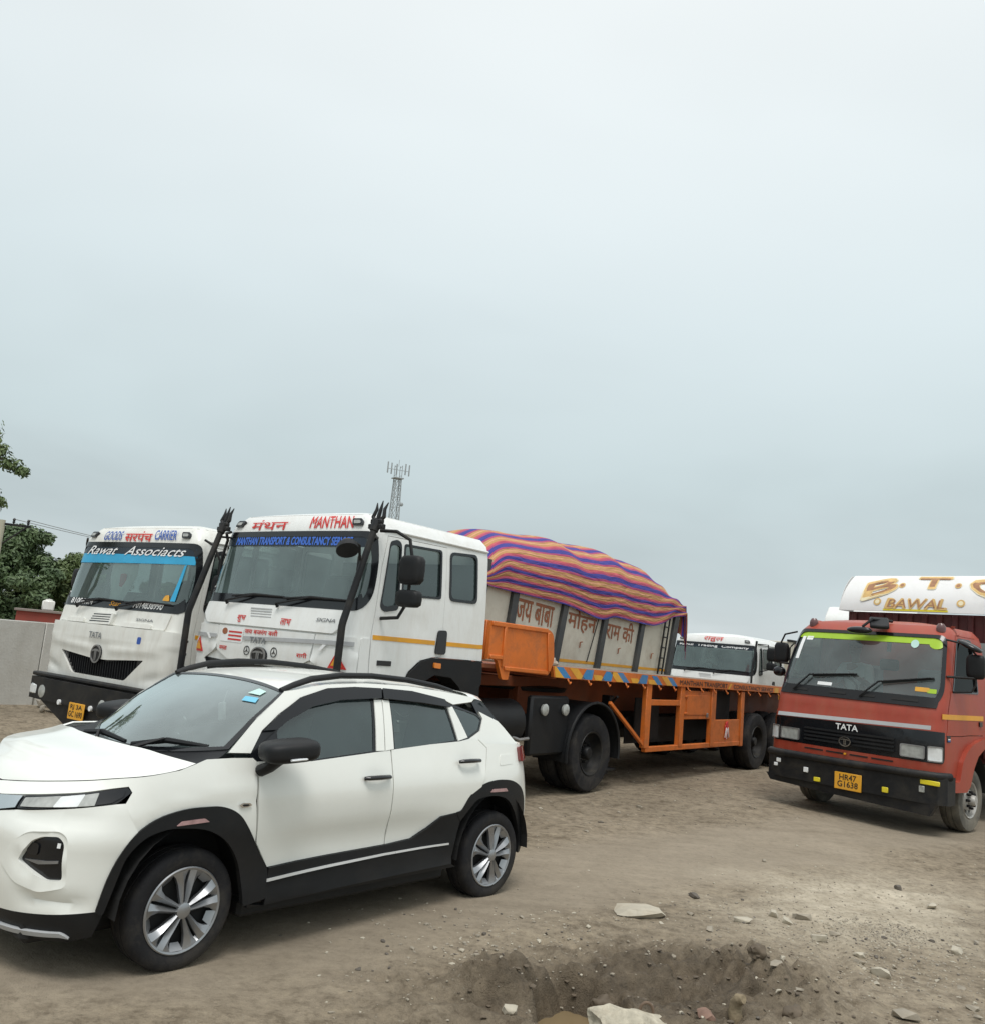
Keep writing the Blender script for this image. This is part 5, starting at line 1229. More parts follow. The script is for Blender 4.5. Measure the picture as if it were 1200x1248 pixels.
def front_old(root, F, cm):
    P_ = lambda n, p, m, par=None, **k: panel(n, p, F, m, par or root, **k)
    P_('bonnet_panel', rnd([(-1.12,1.66),(1.12,1.66),(1.15,1.845),(-1.15,1.845)], .03), cm, off=.012, res=.08, thick=.03)
    gp = rnd([(-1.32,1.645),(1.32,1.645),(1.36,1.45),(1.34,1.10),(1.22,1.0),(.5,.955),(-.5,.955),(-1.22,1.0),(-1.34,1.10),(-1.36,1.45)], .05)
    hole = rnd([(-.88,1.312),(-.16,1.262),(.16,1.262),(.88,1.312),(.56,1.060),(-.56,1.060)], [.03,.05,.05,.03,.05,.05])
    lf = lambda u, v: .018*math.exp(-((v - 1.37 - .05*abs(u))/.05)**2)*smooth(.1, .3, abs(u))*smooth(1.3,1.0,abs(u)) + .012*smooth(1.44, 1.47, v) - .02*math.exp(-(((abs(u)-1.05)/.18)**2 + ((v-1.12 - .2*(abs(u)-1.05))/.05)**2))
    P_('front_panel', gp, cm, holes=[hole], off=.035, res=.03, thick=.05, lift=lf)
    g = P_('grille', hole, M['gloss_black'], off=.008, res=.08, thick=.004)
    for k in range(29):
        u = -.70 + .05*k; z0, z1 = 1.06 + max(0, (abs(u)-.52))*.85, 1.245 + max(0, abs(u)-.15)*.11
        if z1 - z0 > .03: P_('grille_bar', [(u-.006,z0),(u+.006,z0),(u+.006,z1),(u-.006,z1)], M['black_plastic'], g, off=.022, res=.2, thick=.014)
    v = P_('vent_panel', rnd([(-.37,1.645),(.12,1.655),(.125,1.79),(-.30,1.785)], .02), cm, off=.05, res=.07, thick=.04)
    for k in range(4): P_('vent_slot', rnd([(-.335+.015*k,1.672+.028*k),(.085,1.680+.028*k),(.085,1.690+.028*k),(-.335+.015*k,1.684+.028*k)], .004), M['gloss_black'], v, off=.052, res=.1, thick=.004)
    for (a, bq) in ((-.92,-.50), (.30, .88)): P_('hinge_cover', rnd([(a,1.652),(bq,1.655),(bq,1.705),(a,1.70)], .015), cm, off=.035, res=.08, thick=.03)
    return g
def bumper_heavy(root, z0, z1, m='black_frame', W=1.27):
    mb = MB(); prof = [(-W, -.28), (-W, .02), (-W+.06, .13), (-.9, .17), (0, .185), (.9, .17), (W-.06, .13), (W, .02), (W, -.28)]
    poly = [(x, y) for y, x in prof]
    mb.prism([(x, y) for y, x in prof], z0, z1, plane='XY'); return mb.build('bumper', M[m], root, 30)

# ---- the tractor with the two tridents
RIGYAW = 4.0376; RIGP = Vector((.7041, 12.9989, 0))
rfw = Vector((math.cos(RIGYAW), math.sin(RIGYAW), 0)); rlf = Vector((-rfw.y, rfw.x, 0))
mroot = thing('tractor_lorry', RIGP + rfw*4.75, RIGYAW, 'white lorry tractor with red MANTHAN lettering and two black trident poles', 'lorry')
DZ = .19
def lift_children(root, dz):
    for ch in root.children: ch.location.z += dz
F = heavy_cab(mroot, M['truck_white'], DZ, M['truck_glass']); front_new(mroot, F, M['truck_white'])
tx = lambda s, box, m, off=.006, **k: text(s, F, box, M[m], mroot, off, **k)
tx('मंथन', (-.80,2.685,-.11,2.80), 'red_ink', bold=.010); tx('MANTHAN', (.29,2.70,.985,2.828), 'red_ink', bold=.014, shear=.12)
panel('visor_film', rnd([(-1.20,2.50),(1.20,2.50),(1.17,2.615),(-1.17,2.615)], .01), F, M['visor'], mroot, res=.1, off=.0, thick=0)
tx('MANTHAN TRANSPORT & CONSULTANCY SERVICE', (-1.0,2.515,1.0,2.60), 'film_blue', .004, bold=.03)
tx('शुभ', (-.48,1.640,-.34,1.715), 'red_ink', .035, bold=.015); tx('लाभ', (.26,1.650,.415,1.715), 'red_ink', .035, bold=.015)
tx('जय बजरंग बली', (-.30,1.533,.25,1.592), 'red_ink', .030, bold=.015); tx('SIGNA', (.78,1.715,1.05,1.752), 'grey_ink', .035, bold=.01, shear=.2)
tx('TATA', (-.17,1.440,.10,1.500), 'grey_ink', .043, bold=.02)
tx('ममता', (-.72,1.335,-.58,1.375), 'red_ink', .030, bold=.02); tx('रागी', (.585,1.350,.735,1.40), 'red_ink', .030, bold=.02)
st = panel('sticker', rnd([(-.73,1.425),(-.32,1.425),(-.32,1.575),(-.73,1.575)], .02), F, M['white_ink'], mroot, res=.1, off=.031, thick=.002)
for k in range(3): panel('sticker_line', [(-.58,1.445+.04*k),(-.34,1.445+.04*k),(-.34,1.463+.04*k),(-.58,1.463+.04*k)], F, M['red_ink'], st, res=.1, off=.034, thick=.001)
panel('sticker_seal', [(-.655+.05*math.cos(2*PI*k/16), 1.535+.035*math.sin(2*PI*k/16)) for k in range(16)], F, M['faded_ink'], st, res=.1, off=.034, thick=.001)
emblem(F, .015, 1.318, .090, mroot, True, 1.35); star_sticker(F, -.215, 1.355, .050, mroot); star_sticker(F, .235, 1.368, .052, mroot)
for s in (1, -1):
    tr = [(s*1.14,1.45),(s*1.14-.10,1.285),(s*1.14+.10,1.285)]; tr = tr if s else tr
    o = panel('warning_triangle', tr[::1], F, M['red_ink'], mroot, res=.08, off=.030, thick=.003)
    tr2 = [(s*1.14,1.405),(s*1.14-.06,1.31),(s*1.14+.06,1.31)]; panel('triangle_centre', tr2, F, M['amber'], o, res=.08, off=.034, thick=.002)
panel('maker_plate', rnd([(1.60,1.345),(1.80,1.345),(1.80,1.395),(1.60,1.395)], .005), F, M['ink'], mroot, res=.08, off=.012, thick=.004); tx('PRIMO', (1.63,1.358,1.77,1.382), 'white_ink', .014, bold=.01) if False else None
# white edge flashes
for s in (1, -1):
    panel('panel_flash', [(s*.95,1.50),(s*1.0,1.50),(s*.93,1.44),(s*.89,1.44)], F, M['white_ink'], mroot, res=.08, off=.044, thick=.002)
lift_children(mroot, DZ)
b_ = bumper_heavy(mroot, .45, 1.18)
for s in (1, -1):
    MB().box((.15, s*.92, .86), (.06, .36, .2), .03).build('headlight', M['lens'], mroot); MB().box((.15, s*.62, .86), (.06, .18, .16), .03).build('headlight', M['lens_dim'], mroot)
plate(mroot, (.195, 0, .70), .34, .20, ['RJ 14', 'GK 7421'][:0] or [''])
# trident poles
for s in (1, -1):
    y = s*1.27 + .05; mb = MB(); lo, kn, tp, hd = Vector((.13, y, 1.0)), Vector((.13, y, 1.90)), Vector((-.14, y, 2.84)), Vector((-.175, y, 2.94))
    mb.tube([lo, kn - Vector((0, 0, .02)), kn + Vector((-.008, 0, .03)), tp], [.037, .037, .037, .034], 4 if False else 10); mb.tube([tp, hd], [.045, .05], 10)
    p = mb.build('trident_pole', M['black_frame'], mroot); hb = MB(); hb.box(hd - Vector((0, 0, .05)), (.06, .20, .05), .008); hb.box(hd, (.05, .16, .05), .01)
    for k in (-1, 0, 1):
        pts = [hd + Vector((0, .03*k, .0)), hd + Vector((-.01, .075*k, .05)), hd + Vector((-.03, .055*k, .13)), hd + Vector((-.05, .078*k, .20 + (.0 if k else .02)))]
        hb.tube(pts, [.022, .022, .018, .005], 8)
    hb.build('trident_head', M['black_frame'], p); MB().tube([tp + Vector((0, 0, -.05)), (-.32, y - s*.12, 2.80)], .014, 6).build('stay', M['black_frame'], p)
# mirrors
for s in (1, -1):
    mb = MB(); mb.tube([(-.30, s*1.25, 2.87), (-.36, s*1.42, 2.87), (-.46, s*1.52, 2.80), (-.46, s*1.58, 2.60), (-.45, s*1.58, 2.18), (-.42, s*1.50, 2.02), (-.42, s*1.27, 2.0)], .018, 8); arm = mb.build('mirror_arm', M['black_frame'], mroot)
    for (z, h) in (((2.49, .29), (2.21, .17)) if s > 0 else ()): blob('mirror', (-.40, s*1.64, z), (.06, .145, h/2), M['black_plastic'], arm, 3, 5)
    if s < 0: continue
    mb = MB(); mb.tube([(-.05, s*1.27, 2.52), (.10, s*1.40, 2.66), (.22, s*1.40, 2.70)], .014, 6); mb.box((-.04, s*1.29, 2.50), (.05, .06, .16), .01); a2 = mb.build('mirror_arm', M['black_frame'], mroot)
    d = MB(); d.lathe([(1e-3, .06), (.07, .05), (.125, .0), (.135, -.05), (1e-3, -.05)], (0, 0, 0), 20, 'Z'); o = d.build('kerb_mirror', M['black_plastic'], a2); o.location = (.20, s*1.34, 2.64); o.rotation_euler = (s*.55, -.35, 0); o.scale = (.8, .82, 1.1)
MB().lathe([(.045, 0), (.05, .03), (.02, .05), (1e-3, .05)], (-.62, .1, 3.045), 12, 'Z').build('roof_horn', M['gloss_black'], mroot)
# chassis and wheels of the tractor
mb = MB()
for s in (1, -1): mb.box((-2.4, s*.42, .92), (4.9, .09, .26), .01)
mb.box((-4.75, 0, .72), (.3, 1.6, .3), .03); mb.box((-1.5, 0, .7), (.25, 1.7, .25), .03); mb.box((-1.1, 0, 1.1), (1.9, 1.1, .6), .05); mb.build('chassis', M['black_frame'], mroot)
mb = MB(); mb.lathe([(.75, 0), (.78, .05), (.3, .10), (1e-3, .10)], (-4.45, 0, 1.28), 28, 'Z'); mb.build('fifth_wheel', M['black_frame'], mroot)
for s in (1, -1):
    lorry_wheel(mroot, -1.50, s*1.06, s, hubout=True)
    for y in (1.08, .78): lorry_wheel(mroot, -4.75, s*y, s, hub='black_frame')
    mb = MB(); mb.tube([(-2.35, s*.98, .95), (-2.35, s*.98, 1.02)], .01); mb = MB()
    mb.lathe([(1e-3, -.55), (.24, -.55), (.28, -.50), (.28, .50), (.24, .55), (1e-3, .55)], (-2.65, s*.93, .93), 24, 'X'); mb.build('fuel_tank', M['black_plastic'], mroot)
    # mudguard over the driven wheels and the flat side cover before it
    mb = MB(); v = []; n = 18
    for k in range(n+1):
        a = R(-8) + R(196)*k/n; rr_ = .68; x = -4.75 + rr_*math.cos(a); z = .52 + rr_*math.sin(a); v += [(x, s*.70, z), (x, s*1.24, z), (x, s*1.25, z - .05*0)]
    fs = [[3*k, 3*k+1, 3*k+4, 3*k+3] for k in range(n)]; mb.add(v, fs)
    mb.tube([(-4.75 + .68*math.cos(R(-8) + R(196)*k/n), s*1.24, .52 + .68*math.sin(R(-8) + R(196)*k/n)) for k in range(n+1)], .02, 6); mb.build('mudguard', M['black_plastic'], mroot)
    o = MB().box((-3.72, s*1.13, .90), (.86, .10, .74), .03).build('side_cover', M['black_plastic'], mroot)
    for x in (-3.54, -4.02): MB().lathe([(.02, -.02), (.07, 0), (.075, .03), (.05, .045), (1e-3, .05)], (x, s*1.19, 1.10), 16, 'Y').build('side_lamp', M['lens_dim'], o)
    MB().tube([(-2.9, s*1.1, .80), (-3.05, s*1.2, .74), (-3.25, s*1.19, .75)], .02, 8).build('air_hose', M['steel'], mroot)

# ---- the orange flatbed trailer
tr = thing('flatbed_trailer', RIGP, RIGYAW, 'long orange flatbed trailer with blue zigzag edge coupled behind the MANTHAN lorry', 'trailer')
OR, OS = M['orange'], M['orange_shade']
dk = lambda x: 1.655 - .0105*(1.2 - x) - .0         # deck height falls a little to the rear
hb = [(2.52,2.125),(1.43,2.115),(1.27,2.09),(1.20,2.03),(1.155,1.71),(1.26,1.53),(2.08,1.56),(2.10,1.455),(2.22,1.452),(2.34,1.68),(2.52,1.68)]
for s in (1, -1):
    o = MB().prism(rnd(hb, [0,.03,.05,.05,.04,.05,.01,.01,.03,.04,0]), s*1.20, s*1.25).build('headboard_side', OR, tr)
    fr = MB()
    for (x0, z0, x1, z1, w) in ((2.50,2.095,1.36,2.085,.055), (2.24,2.08,2.24,1.60,.05), (1.34,2.06,1.27,1.58,.055), (2.20,1.585,1.30,1.565,.05), (2.50,1.71,2.26,1.71,.05)):
        a = Vector((x0, s*1.258, z0)); bq = Vector((x1, s*1.258, z1)); d = (bq - a); ang = math.atan2(d.z, d.x)
        fr.box((a + bq)/2, (d.length, .03, w), .008, Matrix.Rotation(-ang, 3, 'Y'))
    fr.build('headboard_rib', OR, o)
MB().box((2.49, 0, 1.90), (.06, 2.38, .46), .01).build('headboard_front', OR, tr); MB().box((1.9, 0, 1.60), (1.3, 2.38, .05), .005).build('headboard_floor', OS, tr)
# deck planks across
L0, L1 = 1.15, -9.4; npk = 26
for k in range(npk):
    x = L0 - (L0 - L1) * (k + .5) / npk; MB().box((x, 0, dk(x) - .025), ((L0 - L1)/npk - .012, 2.40, .05), .004).build('deck_plank', mat('worn_steel_deck', (.20,.15,.11), .7, metal=.2, var=.25, vscale=3, dirt=(.3,.25,.18), damt=.6) if k == 0 else tr.children[-1].data.materials[0] if False else bpy.data.materials['worn_steel_deck'], tr)
for s in (1, -1):
    mb = MB(); q = [(1.17, dk(1.17)), (-9.45, dk(-9.45)), (-9.45, dk(-9.45) - .125), (-6.9, dk(-6.9) - .125), (.9, dk(.9) - .148), (1.12, dk(1.12) - .14)]
    mb.prism(q, s*1.20, s*1.25); rail = mb.build('side_rail', OR, tr)
    RF = (lambda u, v: Vector((-u, 1.25, dk(-u) - .145 + v))) if s > 0 else (lambda u, v: Vector((u, -1.25, dk(u) - .145 + v)))
    sg_ = 1 if s > 0 else -1
    if s > 0:
        x = -1.10; i = 0
        cols = ['zig_yellow', 'zig_blue', 'orange', 'zig_blue']
        while x < 2.30:
            for (c, w) in (('zig_yellow', .20), ('zig_blue', .17), (None, .15)):
                if c: 
                    hgt = .138 - .003*x
                    if (i // 4) % 2 == 0: p = [(x, .006), (x + w, .006), (x + w - .20, hgt), (x - .20, hgt)]
                    else: p = [(x - .10, .006), (x + w*.9 + .02, .006), (x + w + .04, hgt), (x + .02, hgt)] if c == 'zig_blue' else [(x-.06, .006), (x + w, .006), (x + w*.5, hgt*.55), (x - .12, hgt*.55)]
                    p = [(max(-1.14, a), bq) for a, bq in p]; panel('painted_stripe', p, RF, M[c], rail, res=.3, off=.003, thick=.0)
                x += w; i += 1
        text('MANTHAN TRANSPORT', RF, (2.47, .035, 4.35, .110), M['ink'], rail, .004, .01); text('CONSULTANCY SERVICE', RF, (4.62, .035, 6.55, .108), M['ink'], rail, .004, .01)
        panel('painted_stripe', [(4.36,.02),(4.44,.02),(4.56,.12),(4.48,.12)], RF, M['zig_yellow'], rail, res=.3, off=.003, thick=0); panel('painted_stripe', [(6.62,.02),(6.85,.02),(6.85,.12),(6.62,.12)], RF, M['zig_yellow'], rail, res=.3, off=.003, thick=0)
    for x in [.80 - .51*k for k in range(20)]:
        z = dk(x) - .145; MB().tube([(x, s*1.235, z + .01), (x - .004, s*1.262, z - .035), (x - .03, s*1.265, z - .065), (x - .06, s*1.262, z - .045)], .012, 6).build('rope_hook', OR, rail)
    # main beam and cross members
mb = MB()
for s in (1, -1): mb.box((-4.2, s*.46, 1.22), (10.2, .16, .5), .01)
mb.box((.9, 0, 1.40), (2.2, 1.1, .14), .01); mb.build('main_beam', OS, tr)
mb = MB()
for k in range(14): mb.box((1.0 - .76*k, 0, dk(1.0-.76*k) - .11), (.08, 2.36, .11), .005)
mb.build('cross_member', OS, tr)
# storage frame along the side
for s in (1, -1):
    sf = MB(); X = lambda a, bq: ((a + bq)/2, abs(bq - a))
    for (xa, xb, za, zb) in ((-1.435,-1.595,.545,1.50), (-2.585,-2.735,.53,1.48), (-3.78,-3.965,.50,1.46), (-5.07,-5.21,.467,1.44)):
        c, w = X(xa, xb); sf.box((c, s*1.19, (za+zb)/2), (w, .08, zb - za), .008)
    sf.box((-2.09, s*1.19, 1.215), (.99, .07, .085), .006); sf.box((-3.32, s*1.185, .52), (3.62, .075, .075), .006)
    d0 = Vector((-.42, s*1.19, 1.20)); d1 = Vector((-1.46, s*1.19, .59)); sf.box((d0+d1)/2, ((d1-d0).length, .05, .05), .006, Matrix.Rotation(-math.atan2(d1.z-d0.z, d1.x-d0.x), 3, 'Y'))
    fr = sf.build('storage_frame', OR, tr)
    o = MB().box((-3.26, s*1.195, 1.185), (1.02, .035, .46), .008).build('locker_door', OR, tr)
    MB().box((-3.26, s*1.216, 1.185), (.86, .012, .32), .005).build('door_panel', OR, o)
    for zz in (1.05, 1.32): MB().box((-2.80, s*1.22, zz), (.10, .03, .03), .004).build('hinge', OR, o)
    MB().box((-3.62, s*1.225, 1.02), (.05, .03, .07), .004).build('latch', M['steel'], o)
    o = MB().box((-4.52, s*1.195, .72), (1.10, .035, .44), .008).build('locker_door', OR, tr); 
    mb = MB(); mb.box((-1.99, s*.95, .95), (.78, .02, .62), 0); mb.box((-3.4, s*.8, .75), (3.6, .02, .4), 0); mb.box((-4.55, s*1.0, 1.17), (1.0, .02, .5), 0); mb.build('shade_backing', M['dark_void'], tr)  # near-black sheets added to paint the shade seen through the openings
    if s > 0:
        rb = M['red_ink']; fl = MB()
        for (dx, z, w, h, an) in ((0, .86, .10, .09, .3), (-.03, .76, .05, .16, -.2), (.06, .78, .04, .14, .1), (-.08, .70, .03, .14, .1), (.03, .66, .03, .12, -.15)):
            fl.box((-4.48 + dx, s*1.222, z), (w, .018, h), .008, Matrix.Rotation(an, 3, 'Y'))
        tag(fl.build('cloth_tassel', rb), 'small red and white cloth tassel tied to the orange locker door', 'tassel'); q = bpy.data.objects['cloth_tassel']; q.matrix_world = Matrix.Translation(RIGP) @ Matrix.Rotation(RIGYAW, 4, 'Z')
        fw2 = MB(); [fw2.box((-4.48 + a, 1.235, z), (.02, .012, .18), .004, Matrix.Rotation(t_, 3, 'Y')) for a, z, t_ in ((-.05, .72, .25), (.02, .70, -.1), (.07, .72, -.3))]; fw2.build('white_fringe', M['white_cloth'], q)
    # landing legs
    lg = MB(); lg.box((-.95, s*.85, .80), (.14, .14, .95), .01); lg.box((-.95, s*.85, .32), (.11, .11, .35), .01); lg.box((-.95, s*.85, .22), (.26, .26, .04), .01); lg.tube([(-.95, s*.85, 1.1), (-.75, s*1.12, 1.28)], .02, 6); lg.build('landing_leg', M['black_frame'], tr)
    for x in (-5.97, -7.25, -8.53):
        for y in (1.08, .78): lorry_wheel(tr, x, s*y, s, hub='black_frame')
        MB().tube([(x, s*.5, .52), (x, s*.92, .52)], .09, 12).build('axle', M['black_frame'], tr)
mb = MB(); mb.lathe([(1e-3, -.5), (.20, -.5), (.24, -.45), (.24, .45), (.20, .5), (1e-3, .5)], (-1.9, .4, .82), 20, 'X'); mb.build('air_tank', M['black_frame'], tr)
tag(MB().tube([(1.10, 1.10, dk(1.1)+.02), (1.02, 1.02, dk(1)+.05), (.85, 1.08, dk(.9)+.03), (.75, .98, dk(.8)+.06), (.95, .95, dk(.9)+.07), (1.05, 1.08, dk(1)+.08)], [.03, .05, .035, .05, .045, .03], 8).build('rope_bundle', mat('pale_rope', (.42,.36,.30), .9, var=.3, vscale=30)), 'small bundle of pale rope on the front corner of the orange flatbed', 'rope'); q = bpy.data.objects['rope_bundle']; q.matrix_world = Matrix.Translation(RIGP) @ Matrix.Rotation(RIGYAW, 4, 'Z')
for i, (x, y, z) in enumerate(((.35, .6, .05), (-.1, .8, .04))): pass

# ---- the white bulk lorry on the left with the striped tarpaulin
LK = 1.08; LYAW = 4.10
lpos = Vector((-4.534 + .074, 10.518 - .052, 1.827*0)); lp_ = Vector((lpos.x*LK, lpos.y*LK, 1.827*(1-LK)))
lp_ = lp_ + Vector((-math.sin(LYAW), math.cos(LYAW), 0)) * .10
lroot = thing('tipper_lorry', lp_, LYAW, 'old white lorry with GOODS CARRIER lettering and ribbed cream body beside the wall', 'lorry', None, LK)
lroot.scale = (LK, LK*.955, LK)
F2 = heavy_cab(lroot, M['old_white'], 0, M['truck_glass'], True); front_old(lroot, F2, M['old_white'])
tx = lambda s, box, m, off=.006, **k: text(s, F2, box, M[m], lroot, off, **k)

# forehead lettering sits above the screen
tx('GOODS', (-.76,2.69,-.32,2.80), 'blue_ink', .010, bold=.012); tx('सरपंच', (-.24,2.675,.36,2.80), 'red_ink', .010, bold=.014); tx('CARRIER', (.42,2.70,.86,2.815), 'blue_ink', .010, bold=.012)
panel('visor_film', rnd([(-1.26,2.52),(1.26,2.52),(1.23,2.635),(-1.23,2.635)], .01), F2, M['visor'], lroot, res=.1, off=.002, thick=0)
panel('visor_film', [(-1.26,2.395),(1.26,2.42),(1.26,2.517),(-1.26,2.517)], F2, M['cyan'], lroot, res=.1, off=.002, thick=0)
tx('Rawat   Associacts', (-1.05,2.505,1.10,2.615), 'white_ink', .008, bold=.006, shear=.5)
tx('7014838990', (.40,1.885,.96,1.955), 'white_ink', .010, bold=.03, shear=.2); tx('81006.6.4', (-1.02,1.88,-.48,1.945), 'white_ink', .010, bold=.03, shear=.2); tx('Star', (-.10,1.885,.14,1.94), 'amber', .010, bold=.01, shear=.4)
tx('TATA', (-.25,1.49,.02,1.56), 'grey_ink', .058, bold=.02); tx('SIGNA', (.56,1.735,.88,1.765), 'grey_ink', .020, bold=.01)
emblem(F2, -.04, 1.315, .105, lroot, True)
panel('blue_sticker', rnd([(.72,1.48),(.79,1.48),(.79,1.56),(.72,1.56)], .02), F2, M['blue_ink'], lroot, res=.1, off=.05, thick=.002)
# cloth hanging in the windscreen, peacock film on the edge
cl = MB(); rows = []
for i in range(9):
    k = i/8; row = []
    for j in range(9):
        q = j/8*2 - 1; zc_ = 2.42 - .50*k; row.append((-sm_tab([(1.87,.06),(2.62,.19),(2.76,.24)], zc_) - .065 - .018*math.sin(6*q + 3*k), -.12 + q*(.25 - .05*k + .06*math.sin(5*k)), 2.42 - .50*k + .04*q*q*(1-k)))
    rows.append(row)
sheet('curtain', rows, M['curtain'], lroot); panel('curtain_print', rnd([(-.20,2.12),(-.06,2.12),(-.06,2.28),(-.20,2.28)], .04), plane_F((-.165, .06, 0), (0, 1, 0), (0, 0, 1)), M['red_ink'], lroot, res=.1, thick=0)
panel('edge_film', rnd([(1.04,1.99),(1.13,1.99),(1.165,2.42),(1.13,2.40),(1.09,2.2)], .01), F2, M['cyan'], lroot, res=.1, off=.004, thick=0); panel('edge_film', rnd([(.90,1.99),(1.03,1.99),(1.0,2.06),(.93,2.05)], .02), F2, M['zig_yellow'], lroot, res=.1, off=.004, thick=0)
for k in range(3): panel('door_reflector', rnd([(1.40,1.27+.14*k),(1.425,1.27+.14*k),(1.425,1.295+.14*k),(1.40,1.295+.14*k)], .006), F2, M['ink'], lroot, res=.1, off=.006, thick=.004)
# bumper
bp2 = bumper_heavy(lroot, .70, .955, 'black_frame', 1.30)
MB().box((.08, 0, .99), (.10, 2.5, .05), .015).build('bumper_step', M['black_frame'], lroot)
mb = MB(); mb.prism([(-.95, .71), (.95, .71), (.55, .47), (-.30, .47)], .08, .15, plane='YZ'); mb.build('lower_bumper', M['black_frame'], lroot)
for s in (1, -1):
    MB().box((.105, s*1.12, .81), (.10, .20, .15), .03).build('headlight', M['lens'], lroot)
    o = MB().lathe([(.08, -.02), (.075, .01), (.05, .018), (1e-3, .02)], (.165, s*.88, .80), 20, 'X').build('round_lamp', M['lens_dim'], lroot)
MB().lathe([(.085, -.04), (.075, .01), (.05, .02), (1e-3, .025)], (.17, .46, .76), 20, 'X').build('fog_lamp', M['lens_dim'], lroot); [MB().lathe([(.03, -.02), (.03, .02), (1e-3, .02)], (.18, yy, .72), 12, 'X').build('reflector', M['white_ink'], lroot) for yy in (-.42, .26)]
plate(lroot, (.19, -.02, .655), .33, .185, ['RJ 3A', 'GC 1690'])
for s in (1, -1):
    mb = MB(); mb.tube([(-.30, s*1.25, 2.72), (-.36, s*1.36, 2.66), (-.42, s*1.42, 2.50), (-.42, s*1.42, 2.05), (-.40, s*1.28, 1.98)], .014, 8); arm = mb.build('mirror_arm', M['black_frame'], lroot); blob('mirror', (-.40, s*1.50, 2.20), (.05, .10, .13), M['black_plastic'], arm, 3, 5)
# chassis
mb = MB()
for s in (1, -1): mb.box((-6.7, s*.42, .98), (13.0, .10, .28), .01)
mb.box((-1.1, 0, 1.1), (1.9, 1.1, .5), .05); mb.build('chassis', M['black_frame'], lroot)
for s in (1, -1):
    for x in (-1.45,): lorry_wheel(lroot, x, s*1.06, s, r=.50, z=.669, hubout=True)
    for x in (-4.6, -9.9, -11.2, -12.4):
        for y in (1.06, .77): lorry_wheel(lroot, x, s*y, s, r=.50, z=.669, hub='black_frame')
# ribbed body flaring outwards; side line at z=1.6 y=1.20, top z=3.30
BX0, BX1, BZ0, BZ1 = -5.6, -13.9, 1.30, 3.25
def by(z): return 1.18 + .055 * (z - 1.6) / 1.2 * 1.5
SF = lambda u, v: Vector((-u, by(v), v))
SFm = lambda u, v: Vector((u, -by(v), v))
body = panel('body_side', [(-BX0, BZ0), (-BX1, BZ0), (-BX1 + .16, BZ1), (-BX0, BZ1)], SF, M['cream'], lroot, res=.6, thick=.05)
panel('body_side', [(BX1, BZ0), (BX0, BZ0), (BX0, BZ1), (BX1 - .16, BZ1)], SFm, M['cream'], lroot, res=.6, thick=.05)
MB().prism([(-by(BZ0), BZ0), (by(BZ0), BZ0), (by(BZ1), BZ1), (-by(BZ1), BZ1)], BX0, BX0 + .06, plane='YZ').build('body_front', M['cream'], lroot)
MB().prism([(-by(BZ0), BZ0), (by(BZ0), BZ0), (by(BZ1), BZ1), (-by(BZ1), BZ1)], BX1 - .12, BX1 - .06, plane='YZ').build('tail_board', M['cream'], lroot)
MB().box(((BX0+BX1)/2, 0, BZ0 - .02), (BX0 - BX1, 2.3, .10), .01).build('body_floor', M['black_frame'], lroot)
for k, x in enumerate((-5.75, -6.74, -8.44, -10.16, -11.95, -13.76)):
    for s in (1, -1):
        mb = MB(); w = .19 if k < 5 else .26; xs = lambda z: x - (.14 if k > 1 else .05) * (z - 1.6) / 1.2 * .9
        a0, a1 = Vector((xs(BZ0), s*by(BZ0), BZ0)), Vector((xs(BZ1), s*by(BZ1), BZ1)); mb.add([a0 + Vector((w/2, 0, 0)), a0 + Vector((w/2, s*.07, 0)), a0 + Vector((-w/2, s*.07, 0)), a0 + Vector((-w/2, 0, 0)), a1 + Vector((w/2, 0, 0)), a1 + Vector((w/2, s*.07, 0)), a1 + Vector((-w/2, s*.07, 0)), a1 + Vector((-w/2, 0, 0))], [[0,4,5,1],[1,5,6,2],[2,6,7,3],[4,7,6,5],[0,1,2,3]] if s < 0 else [[0,1,5,4],[1,2,6,5],[2,3,7,6],[4,5,6,7],[0,3,2,1]])
        mb.build('body_rib', mat('dark_grey_rib_paint', (.045,.05,.055), .5, var=.15, dirt=(.2,.17,.13), damt=.3) if (k, s) == (0, 1) else bpy.data.materials['dark_grey_rib_paint'], lroot)
for (u0, u1) in ((5.7, 13.7),): panel('yellow_stripe', [(u0,1.69),(u1,1.62),(u1,1.675),(u0,1.75)], SF, M['amber'], lroot, res=1., off=.004, thick=.002)
for (s_, u0, u1, z0, z1, sk_) in (('जय बाबा', 6.93, 8.22, 2.31, 2.68, -.06), ('मोहन', 8.78, 9.95, 2.26, 2.70, -.06), ('राम की', 10.42, 11.72, 2.20, 2.62, -.05)):
    text(s_, SF, (u0, z0, u1, z1), M['faded_ink'], lroot, .006, .012, skew=sk_)
for (u, z) in ((9.35, 2.02), (11.05, 1.98), (12.75, 1.95)): MB().tube([(-u, by(z)+.02, z-.06), (-u, by(z)+.03, z+.05), (-u-.08, by(z)+.03, z+.06)], .012, 6).build('lashing_hook', M['faded_ink'], lroot)
ld = MB(); LXa, LXb = -13.10, -13.34
for x in (LXa, LXb): ld.tube([(x, by(1.35)+.07, 1.35), (x - .14, by(3.2)+.07, 3.2)], .022, 6)
for k in range(8): z = 1.45 + .24*k; ld.tube([(LXa - .076*(z-1.35), by(z)+.07, z), (LXb - .076*(z-1.35), by(z)+.07, z)], .018, 6)
ld.build('ladder', M['black_frame'], lroot)
MB().tube([(-9.7, by(1.7)+.03, 1.7), (-10.0, by(2.7)+.05, 2.75)], .012, 5).build('lashing_rope', M['black_frame'], lroot)
